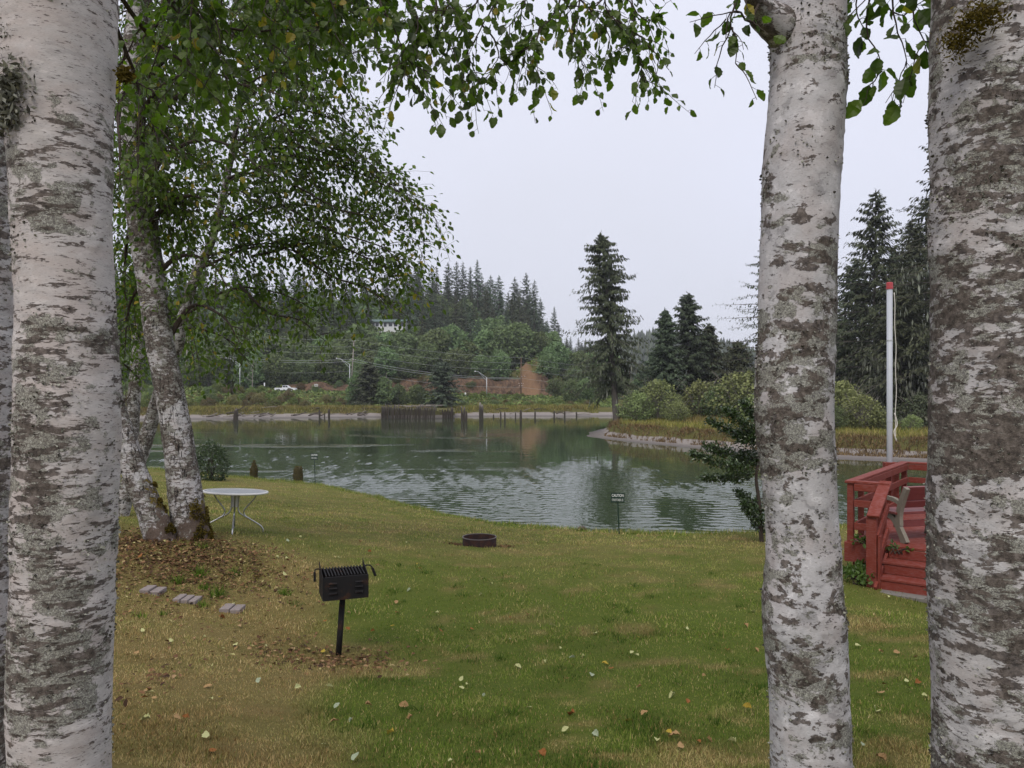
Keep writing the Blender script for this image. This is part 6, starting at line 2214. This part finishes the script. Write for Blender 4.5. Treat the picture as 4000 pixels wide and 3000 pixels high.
for k, dx in enumerate((4.0, 5.2, 5.9)):
    a = p1(0.93 - 0.1 * k)
    b = np.array((a[0] + dx, a[1] + 4, float(z_far(a[0] + dx, a[1] + 4)) + 0.2))
    cable(a, b, 0.0, ('short', 'middle', 'long')[k] + ' guy wire staying the leaning grey pole', 0.03)


def road_sign(px, py, D, w_, h_, mat, lab, zoff=0):
    x = PX(px, D)
    zc = CAMZ - (py - HY) / F * D
    z0 = float(z_far(x, D)) - 0.2
    t = thing('road_sign', lab, 'sign', (x, D, z0 + 0.2), 'small signs along the far road')
    MB().bar((x, D + 0.06, z0), (x, D + 0.06, zc + h_ / 2), 0.09, 0.09).build('post', M['pole_wood'], t)
    MB().box((x, D, zc), (w_, 0.04, h_), None, 0.01).build('panel', M[mat], t)
    return t, x, zc


t, x, zc = road_sign(1235, 1505, 203, 0.95, 0.62, 'siding', 'pale board sign in front of the dark rock')
MB().box((x, 202.97, zc), (0.75, 0.02, 0.36), None).build('inset', M['pole_wood'], t)
road_sign(1818, 1537, 199, 0.35, 0.5, 'white', 'small white sign left of the lamp by the brown cut')
t, x, zc = road_sign(1033, 1500, 203, 0.32, 1.1, 'white', 'white marker with a green top beside the road')
MB().box((x, 202.96, zc + 0.45), (0.33, 0.03, 0.22), None).build('green_top', M['roof'], t)
# dark rock face beside the road
rk = MB()
for k, (px, wv, hv) in enumerate(((1195, 3.0, 1.3), (1265, 3.2, 1.9), (1305, 2.2, 1.7))):
    D = 214.5
    x = PX(px, D)
    z = float(z_road(x))
    n = 10
    th = np.linspace(0, 2 * np.pi, 14, endpoint=False)
    V = []
    for i in range(6):
        f = i / 5
        r_ = (1 - f ** 2.2) + 0.02
        V += [(x + math.cos(a) * wv * r_, D + 1.5 + math.sin(a) * 1.8 * r_, z - 0.4 + hv * f * 1.2) for a in th]
    V = np.array(V)
    V = V + (np.stack([fbm(V[:, 0] * 1.1 + s_, V[:, 1] * 1.1, V[:, 2] * 1.4, 3, 9) for s_ in (0, 5, 9)], 1) - 0.5) * 1.1
    Fq = np.array([(i * 14 + j_, i * 14 + (j_ + 1) % 14, (i + 1) * 14 + (j_ + 1) % 14, (i + 1) * 14 + j_) for i in range(5) for j_ in range(14)])
    o = link('rock', mesh_np('rock', V, [Fq, np.array([[70 + q for q in range(14)]])], m_plain('rock_face', (0.075, 0.062, 0.06), 0.9, 0.2, 0, 0.4, 0.8, 0.5) if k == 0 else bpy.data.materials['rock_face']))
    tag(o, ('dark rock face right behind the white truck', 'dark rock face behind the board sign', 'low dark rock right of the board sign')[k], 'rock', 'dark rocks beside the far road')

# guard rail seen left of the mossy trunk
gx = np.linspace(-106, -92, 8)
gt = thing('guard_rail', 'white guard rail along the road left of the mossy trunk', 'guard rail', (gx[0], float(y_road(gx[0])) - 5, float(z_road(gx[0]))))
MB().tube([(x, float(y_road(x)) - 5, float(z_road(x)) + 0.75) for x in gx], 0.13, 6).build('beam', M['white_pole'], gt)
for x in gx:
    yy = float(y_road(x)) - 4.9
    MB().bar((x, yy + 0.12, float(z_far(x, yy)) - 0.2), (x, yy + 0.12, float(z_road(x)) + 0.85), 0.14, 0.14).build('post', M['pole_wood'], gt)

# white pickup
D = float(y_road(-61)) - 1.5
xp = PX(1117, D)
zp = float(z_road(xp)) + 0.09
tk = thing('pickup_truck', 'white pickup truck driving right along the far road', 'truck', (xp, D, zp))


def extr(poly, y0, y1):
    k = len(poly)
    V = [(xp + a, D + y, zp + b) for y in (y0, y1) for a, b in poly]
    return V, [np.array([(i, (i + 1) % k, k + (i + 1) % k, k + i) for i in range(k)]), np.array([list(range(k))[::-1], list(range(k, 2 * k))])]


body = [(-2.6, 0.45), (-2.62, 1.02), (-0.75, 1.02), (-0.72, 1.06), (1.1, 1.06), (2.3, 0.98), (2.55, 0.85), (2.6, 0.45), (2.05, 0.42), (1.95, 0.72), (1.35, 0.72), (1.25, 0.42), (-1.2, 0.42), (-1.3, 0.72), (-1.9, 0.72), (-2.0, 0.42)]
mb = MB().add(*extr(body, -0.9, 0.9))
tk_b = mb.build('body', M['car'], tk)
cabp = [(-0.72, 1.04), (-0.62, 1.62), (0.42, 1.64), (1.12, 1.04)]
MB().add(*extr(cabp, -0.78, 0.78)).build('cab', M['car'], tk)
MB().add(*extr([(-0.55, 1.12), (-0.5, 1.54), (0.02, 1.55), (0.02, 1.12)], -0.79, 0.79)).build('side_window', M['glass'], tk)
MB().add(*extr([(0.1, 1.12), (0.1, 1.55), (0.38, 1.55), (0.86, 1.12)], -0.79, 0.79)).build('side_window', M['glass'], tk)
for sx in (-1.6, 1.65):
    for sy in (-0.82, 0.82):
        w_ = MB()
        th = np.linspace(0, 2 * np.pi, 18, endpoint=False)
        V = [(xp + sx + 0.36 * math.cos(a), D + sy + q, zp + 0.36 + 0.36 * math.sin(a)) for q in (-0.11, 0.11) for a in th]
        w_.add(V, [np.array([(i, (i + 1) % 18, 18 + (i + 1) % 18, 18 + i) for i in range(18)]), np.array([list(range(18))[::-1], list(range(18, 36))])])
        wh = w_.build('wheel', M['rubber'], tk)
        V = [(xp + sx + 0.2 * math.cos(a), D + sy + q, zp + 0.36 + 0.2 * math.sin(a)) for q in (-0.115, 0.115) for a in th]
        MB().add(V, [np.array([(i, (i + 1) % 18, 18 + (i + 1) % 18, 18 + i) for i in range(18)]), np.array([list(range(18))[::-1], list(range(18, 36))])]).build('hub', M['steel'], wh)
MB().box((xp + 2.57, D - 0.6, zp + 0.78), (0.06, 0.3, 0.14)).build('headlight', M['lamp_lens'], tk)
MB().box((xp - 2.61, D - 0.75, zp + 0.85), (0.05, 0.14, 0.22)).build('tail_light', M['red_cap'], tk)

# house on the hill
D = 262
xh = PX(1516, D)
zh = CAMZ - (1286 - HY) / F * D
hs = thing('house', 'long low white house with a green roof on the wooded hill', 'house', (xh, D, zh))
wl = MB().box((xh, D + 3, zh + 0.3), (11.8, 6, 4.6)).build('wall', M['siding'], hs)
rf = MB()
zr_ = zh + 2.6
V = [(xh - 6.3, D - 0.7, zr_), (xh + 6.3, D - 0.7, zr_), (xh + 6.3, D + 3, zr_ + 1.0), (xh - 6.3, D + 3, zr_ + 1.0), (xh - 6.3, D + 6.7, zr_), (xh + 6.3, D + 6.7, zr_)]
V += [(a, b, c_ - 0.2) for a, b, c_ in V]
rf.add(V, np.array([(0, 1, 2, 3), (3, 2, 5, 4), (6, 9, 8, 7), (9, 10, 11, 8), (0, 6, 7, 1), (4, 5, 11, 10), (0, 3, 9, 6), (3, 4, 10, 9), (1, 7, 8, 2), (2, 8, 11, 5)]))
rf.build('roof', M['roof'], hs)
for q, wv, hv in ((-5.0, 0.8, 1.2), (-3.7, 1.0, 1.3), (-2.3, 0.8, 1.3), (-1.0, 1.0, 1.5), (0.8, 1.2, 1.3), (2.6, 1.2, 1.3), (4.6, 1.4, 1.4)):
    wn = MB().box((xh + q, D - 0.03, zh + 1.6), (wv + 0.14, 0.08, hv + 0.14)).build('window', M['white'], hs)
    MB().box((xh + q, D - 0.065, zh + 1.6), (wv, 0.03, hv)).build('pane', M['glass'], wn)
pl = thing('porch_lamp', 'small lit porch lamp at the right end of the white house', 'lamp', (xh + 5.5, D - 0.15, zh + 1.9))
lm = bpy.data.materials.new('lamp_glow')
lm.use_nodes = True
bs = lm.node_tree.nodes['Principled BSDF']
bs.inputs['Base Color'].default_value = (0.9, 0.5, 0.15, 1)
bs.inputs['Emission Color'].default_value = (1.0, 0.45, 0.1, 1)
bs.inputs['Emission Strength'].default_value = 1.6
MB().lathe([(0, -0.22), (0.2, -0.12), (0.22, 0.08), (0, 0.2)], 10, (xh + 5.5, D - 0.3, zh + 1.9)).build('bulb', lm, pl)
MB().box((xh + 5.5, D - 0.08, zh + 2.15), (0.1, 0.2, 0.1)).build('bracket', M['steel'], pl)
# ------------------------------------------------------------------ grass, leaves, litter


def blades(x, y, z, h, w_, seed, lean=0.5, extra=None):
    rg = np.random.default_rng(seed)
    n = len(x)
    a = rg.uniform(0, 2 * np.pi, n)
    b = rg.uniform(0, 2 * np.pi, n)
    p = np.stack([x, y, z], 1)
    s = np.stack([np.cos(a), np.sin(a), 0 * a], 1) * (w_ / 2)[:, None]
    l = lean * rg.uniform(0.2, 1.4, n)
    tip = p + np.stack([np.cos(b) * l * h, np.sin(b) * l * h, h * np.sqrt(np.maximum(0.1, 1 - np.minimum(l, 0.95) ** 2))], 1)
    V = np.stack([p - s - (0, 0, 0.01), p + s - (0, 0, 0.01), tip + s * 0.15, tip - s * 0.15], 1).reshape(-1, 3)
    Fq = np.arange(4 * n).reshape(-1, 4)
    return V, Fq


gg = np.random.default_rng(21)


def lawn_points(n, d0, d1, pw=0.0):
    """scattered over the wedge of lawn in view, denser near the viewer"""
    X, Y = [], []
    k = 0
    while k < n:
        u_ = gg.uniform(0, 1, n)
        y = d0 * (d1 / d0) ** u_ if pw else np.sqrt(gg.uniform(d0 ** 2, d1 ** 2, n))
        x = gg.uniform(-0.86, 0.74, n) * y
        ok = y < y_edge(x) + 0.25
        X.append(x[ok]); Y.append(y[ok])
        k += ok.sum()
    return np.concatenate(X)[:n], np.concatenate(Y)[:n]


parts = []
for n, d0, d1, h0, w0 in ((195000, 4.3, 9.0, 0.028, 0.0070), (100000, 8.5, 16, 0.032, 0.0122), (70000, 15.5, 36, 0.042, 0.023)):
    x, y = lawn_points(n, d0, d1, 1)
    z = z_lawn(x, y)
    d = dryness(x, y)
    tuft = fbm(x * 2.2, y * 2.2, 0, 3, 14)
    h = h0 * gg.uniform(0.5, 1.4, n) * (0.40 + 1.9 * tuft ** 2)
    if d0 > 8:
        e = y - y_edge(x)
        h = h * (1 + 1.3 * ss(-1.2, -0.1, e))
    dv = np.clip(d + gg.normal(0, 0.16, n), 0, 1)
    flip = gg.uniform(0, 1, n) < 0.10
    dv = np.where(flip, 1 - dv, dv)
    V, Fq = blades(x, y, z, h, w0 * gg.uniform(0.6, 1.4, n), int(d0 * 10), 0.85)
    tn = np.clip(gg.uniform(0, 1, n) * 0.75 + (0.16 if d0 > 15 else 0.08 if d0 > 8 else -0.02) + (fbm(x * 1.9, y * 1.9, 0, 4, 15) - 0.38) * 1.1, 0, 1)
    parts.append((V, Fq, np.repeat(dv, 4), np.repeat(tn, 4)))
# rough fringe along the brink
n = 26000
x = gg.uniform(-19, 10, n)
y = y_edge(x) + gg.normal(-0.05, 0.22, n)
h = 0.11 * gg.uniform(0.4, 1.5, n) * (0.5 + fbm(x * 2, y * 0, 0, 3, 16))
V, Fq = blades(x, y, z_lawn(x, y), h, 0.014 * gg.uniform(0.6, 1.4, n), 5, 0.5)
parts.append((V, Fq, np.repeat(np.clip(gg.normal(0.12, 0.2, n), 0, 1), 4), np.repeat(gg.uniform(0.2, 1, n), 4)))
off = 0
Vs, Fs, ds, ts = [], [], [], []
for V, Fq, a, b in parts:
    Vs.append(V); Fs.append(Fq + off); ds.append(a); ts.append(b)
    off += len(V)
tag(link('grass', mesh_np('grass', np.concatenate(Vs), np.concatenate(Fs), M['blade'], {'dry': np.concatenate(ds), 'tint': np.concatenate(ts)})), 'short patchy lawn grass, green in the middle and straw on the left', kind='stuff')

# coarse tufts near the brick steps and under the trees
tl = ['broad green grass tuft above the middle brick step', 'grass tuft between the middle and right brick steps', 'spreading green weed above the left brick step', 'small grey green weed beside the middle brick step', 'grass tuft right of the brick steps', 'dark tuft in the brown turf below the steps', 'green tuft left of the grill', 'grass tuft at the foot of the mossy trunk', 'small tuft at the lower left below the steps', 'weed in front of the right brick step']
for k, (px, py, h, n) in enumerate(((775, 2250, 0.17, 90), (850, 2330, 0.16, 90), (690, 2275, 0.13, 80), (800, 2300, 0.08, 60), (915, 2245, 0.13, 70), (540, 2410, 0.07, 40), (1110, 2320, 0.10, 90), (790, 2140, 0.12, 50), (640, 2400, 0.06, 40), (790, 2368, 0.08, 60))):
    c = G(px, py, 9)
    t = thing('grass_tuft', tl[k], 'grass tuft', tuple(c), 'coarse green tufts in the dry turf')
    a = gg.uniform(0, 6.28, n)
    r_ = gg.uniform(0, 0.09, n)
    x, y = c[0] + np.cos(a) * r_, c[1] + np.sin(a) * r_
    V, Fq = blades(x, y, np.full(n, c[2]), h * gg.uniform(0.5, 1.3, n), 0.011 * gg.uniform(0.7, 1.3, n), 60 + k, 0.85)
    o = link('blade', mesh_np('blade', V, Fq, M['blade'], {'dry': np.zeros(len(V)), 'tint': np.repeat(gg.uniform(0, 0.8, n), 4)}), t)
    tag(o, kind='stuff')

def lawn_side(px, py):
    MK = ((1320, 2560, 'grill post'), (1873, 2140, 'fire ring'), (2415, 2085, 'caution sign'), (900, 2380, 'right brick step'), (600, 2310, 'left brick step'), (940, 2080, 'patio table'), (740, 2100, 'mossy trunk'), (3100, 2600, 'slim white trunk'), (450, 2700, 'thick left trunk'), (3640, 2600, 'broad right trunk'))
    mkx, mky, mk = min(MK, key=lambda q: math.hypot(q[0] - px, (q[1] - py) * 1.3))
    far_ = 'well ' if math.hypot(mkx - px, mky - py) > 420 else ''
    return (far_ + ('left of' if px < mkx else 'right of') if abs(px - mkx) > 1.3 * abs(py - mky) else far_ + ('in front of' if py > mky else 'beyond')) + ' the ' + mk


for k in range(34):
    y_ = 5.0 + 8 * gg.uniform() ** 1.3
    x_ = gg.uniform(-0.30, 0.40) * y_
    h = gg.uniform(0.035, 0.075)
    n = 46
    c = at(x_, y_)
    near_ = lawn_side(2000 + F * c[0] / c[1], HY - F * (c[2] - CAMZ) / c[1])
    t = thing('grass_tuft', ('broad' if h > 0.055 else 'low') + ' dark green tuft in the lawn ' + near_, 'grass tuft', tuple(c), 'dark tufts scattered in the lawn')
    a, r_ = gg.uniform(0, 6.28, n), gg.uniform(0, 0.07, n) ** 0.8
    V, Fq = blades(c[0] + np.cos(a) * r_, c[1] + np.sin(a) * r_, np.full(n, c[2]), h * gg.uniform(0.5, 1.3, n), 0.010 * gg.uniform(0.7, 1.4, n), 90 + k, 0.95)
    tag(link('blade', mesh_np('blade', V, Fq, M['blade'], {'dry': np.zeros(len(V)), 'tint': np.repeat(gg.uniform(0, 0.35, n), 4)}), t), kind='stuff')

# leaf litter: round the grill foot, on the mound, beside the ring, drifted along the left
LX, LY, LS = [], [], []
for cx, cy, sx, sy, n, s0 in ((-1.92, 7.75, 0.42, 0.28, 420, 0.055), (-4.8, 10.9, 0.8, 0.5, 2300, 0.06), (-4.3, 10.1, 0.8, 0.45, 1500, 0.055), (-4.7, 9.3, 0.7, 0.4, 260, 0.055), (-1.12, 15.0, 0.14, 0.08, 70, 0.06), (-0.15, 15.05, 0.13, 0.08, 60, 0.06), (-2.9, 5.6, 0.22, 0.9, 120, 0.06), (-3.7, 8.3, 0.9, 0.6, 160, 0.05), (-5.0, 7.0, 0.5, 1.4, 200, 0.055), (6.2, 10.95, 0.25, 0.1, 24, 0.05)):
    LX.append(gg.normal(cx, sx, n)); LY.append(gg.normal(cy, sy, n)); LS.append(s0 * gg.uniform(0.5, 1.2, n))
LX, LY, LS = np.concatenate(LX), np.concatenate(LY), np.concatenate(LS)
n = len(LX)
p = np.stack([LX, LY, z_lawn(LX, LY) + gg.uniform(0.008, 0.03, n)], 1)
CURL = np.array([(0, 0, 0.02), (0.3, 0.26, 0.16), (0.66, 0.22, 0.2), (1, 0, 0.12), (0.66, -0.22, 0.14), (0.3, -0.26, 0.2)])
V, Fs = scatter(CURL, LEAF6F, p, np.c_[gg.normal(0, 1, (n, 2)), gg.normal(0, 0.2, n)], np.c_[gg.normal(0, 0.35, (n, 2)), np.ones(n)], LS)
tag(MB().add(V, Fs, np.repeat(gg.uniform(0, 1, n), 6)).build('leaf_litter', M['litter'], None, attr=True), 'drifts of curled brown leaves on the mound and round the grill post', kind='stuff')

# single fallen leaves
FC = {'pale yellow green': (0.42, 0.42, 0.20), 'tan': (0.33, 0.21, 0.10), 'orange brown': (0.24, 0.10, 0.035), 'silvery green': (0.30, 0.34, 0.23), 'yellow': (0.38, 0.28, 0.05)}
FM = {}
for i, (nm_, cl_) in enumerate(FC.items()):
    mt = m_fallen('fallen_' + nm_.replace(' ', '_'), cl_)
    for k in range(4):
        v_, f_ = toothed_leaf(0.10 + 0.1 * k, 0.12 + 0.10 * k * (1 if k % 2 else -0.6), 9, 0.34, 0.03 * k, 40 + k)
        v_ = v_ * np.array((1, 1, -1 if k == 2 else 1)) + np.array((0, 0, 0.1))
        FM[nm_, k] = mesh_np('fallen_leaf', v_, f_, mt)
names = list(FC)
spots = [(1040, 2245), (1120, 2257), (1462, 2470), (1545, 2400), (1850, 2468), (1700, 2405), (1990, 2420), (2062, 2408), (2440, 2305), (2455, 2385), (2465, 2415), (2010, 2610), (1820, 2685), (1890, 2717), (2195, 2870), (2112, 2945), (2565, 2910), (2375, 2620), (2310, 2640), (2285, 2570), (3435, 2555), (3560, 2700), (3460, 2990), (525, 2945), (820, 2940), (1150, 2700), (1175, 2580), (1390, 2640), (860, 2735), (700, 2825), (1095, 2825), (1630, 2210), (1790, 2225), (1330, 2185), (1125, 2185), (2320, 2105), (2355, 2100), (2500, 2215), (2390, 2000)]
cnt = 0
for i in range(190):
    if i < len(spots):
        px, py = spots[i]
    else:
        py = 2090 + 900 * gg.uniform() ** 1.15
        px = gg.uniform(480, 2960) if gg.uniform() < 0.9 else gg.uniform(3300, 3620)
    c = G(px, py, 10)
    if c[1] > float(y_edge(c[0])) - 0.2:
        continue
    nm_ = names[int(gg.choice(5, p=(0.34, 0.3, 0.18, 0.1, 0.08)))]
    side = lawn_side(px, py)
    o = bpy.data.objects.new('fallen_leaf', FM[nm_, int(gg.integers(0, 4))])
    COL.objects.link(o)
    o.location = c + np.array((0, 0, 0.022))
    s0 = gg.uniform(0.04, 0.082)
    o.scale = (s0, s0, s0)
    o.rotation_euler = (gg.normal(0, 0.35), gg.normal(0, 0.25), gg.uniform(0, 6.28))
    tag(o, ('large ' if s0 > 0.062 else 'small ') + f'{nm_} fallen leaf lying {side}', 'leaf', 'leaves fallen on the lawn')
    cnt += 1

# small clod at the brink
cl_ = at(PX(2268, 19.7), 19.55)
V, Fs = tube([cl_ + (-0.12, 0, 0.02), cl_ + (-0.03, 0, 0.07), cl_ + (0.06, 0, 0.09), cl_ + (0.16, 0, 0.02)], [0.03, 0.07, 0.06, 0.02], 10)
V = V + (np.stack([fbm(V[:, 0] * 14 + s_, V[:, 1] * 14, V[:, 2] * 14, 3, 9) for s_ in (0, 5, 9)], 1) - 0.5) * 0.07
tag(link('earth_clod', mesh_np('earth_clod', V, Fs, M['driftwood'], None, True)), 'brown clod of earth on the lawn edge near the caution sign', 'clod')

# marsh grass on the point and the far bank
Vs, Fs, ds, ts, off = [], [], [], [], 0


def marsh(name, label, x, y, z, h, w_, dry, seed):
    n = len(x)
    V, Fq = blades(x, y, z, h, w_, seed, 0.5)
    tag(link(name, mesh_np(name, V, Fq, M['marsh'], {'dry': np.repeat(np.clip(dry, 0, 1), 4), 'tint': np.repeat(gg.uniform(0, 1, n), 4)})), label, kind='stuff')


n = 70000
y = gg.uniform(60, 122, n)
x = PX(gg.uniform(2270, 3700, n), y)
t_ = t_spit(x, y)
ok = (t_ > 2.5) & (gg.uniform(0, 1, n) < np.where(t_ < 9, 1, 0.6))
x, y, t_ = x[ok], y[ok], t_[ok]
m = fbm(x * 0.25, y * 0.25, 0, 3, 41)
dry = np.where(t_ < 3.9, 1.0, np.where(t_ < 10, 0.15 + 1.1 * (m - 0.4), 0.55 + (m - 0.5))) + gg.normal(0, 0.15, len(x))
marsh('marsh_grass', 'tussocky marsh grass on the point, brown along its eroded brink', x, y, z_spit(x, y) - 0.05, gg.uniform(0.35, 0.85, len(x)) * np.where(t_ > 12, 1.25, 0.8), 0.06 * gg.uniform(0.6, 1.5, len(x)), dry, 71)
n = 40000
u_ = gg.uniform(0, 1, n)
x = gg.uniform(8, 48, n)
y = np.interp(x, SPX, SPY) + gg.uniform(2.2, 8.0, n)
t_ = t_spit(x, y)
ok = (t_ > 1.9) & (t_ < 3.7)
x, y, t_ = x[ok], y[ok], t_[ok]
k = len(x)
marsh('scarp_grass', 'dark brown roots and dead grass hanging over the eroded brink of the point', x, y - 0.1, z_spit(x, y) - 0.05, gg.uniform(0.1, 0.34, k), 0.07 * gg.uniform(0.6, 1.5, k), np.full(k, 1.0), 73)
n = 44000
px = gg.uniform(440, 2340, n)
t_ = np.abs(gg.normal(0, 1, n)) * 5 + 5.8
y = np.full(n, 170.0)
for _ in range(5):
    y = shore(PX(px, y)) + t_
x = PX(px, y)
m = fbm(x * 0.15, y * 0.3, 0, 3, 42)
marsh('bank_grass', 'rank yellow grass overhanging the far mud', x, y, z_far(x, y) - 0.05, gg.uniform(0.3, 0.9, n), 0.11 * gg.uniform(0.6, 1.5, n), 0.35 + (m - 0.5) * 1.4 + gg.normal(0, 0.15, n), 72)
# low ground cover between the bushes and on the slope
n = 42000
px = gg.uniform(440, 2400, n)
y = gg.uniform(172, 262, n)
x = PX(px, y)
tr = y - y_road(x)
bz = np.maximum(bare(x, y), slip(x, y) * 1.4)
ok = (y > shore(x) + 8) & (np.abs(tr) > 5.2) & (bz + gg.normal(0, 0.15, n) < 0.34)
x, y = x[ok], y[ok]
k = len(x)
O = np.stack([x, y, z_far(x, y) + gg.uniform(0, 0.45, k)], 1)
V, Fs = scatter(KITE * np.array((1, 1.2, 1)), KITEF, O, np.c_[gg.normal(0, 1, (k, 2)), gg.uniform(-0.2, 0.9, k)], np.c_[gg.normal(0, 0.6, (k, 2)) + (0, -0.4), np.ones(k)], gg.uniform(0.25, 0.8, k))
tag(link('undergrowth', mesh_np('undergrowth', V, Fs, M['bramble'], {'tint': np.repeat(gg.uniform(0, 1, k), 4)})), 'bramble and fern covering the far slope', kind='stuff')

# ------------------------------------------------------------------ damp air over the valley
hz = bpy.data.materials.new('haze')
hz.use_nodes = True
hz.node_tree.nodes.clear()
ho_ = hz.node_tree.nodes.new('ShaderNodeOutputMaterial')
pv_ = hz.node_tree.nodes.new('ShaderNodeVolumePrincipled')
pv_.inputs['Color'].default_value = (0.93, 0.95, 1.0, 1)
pv_.inputs['Density'].default_value = HAZE
pv_.inputs['Anisotropy'].default_value = 0.2
hz.node_tree.links.new(pv_.outputs[0], ho_.inputs['Volume'])
if HAZE > 0:
    o = MB().box((0, 0, 60.0), (3700, 3700, 129.0)).build('haze', hz)
    tag(o, 'thin damp haze over the river valley', kind='stuff')
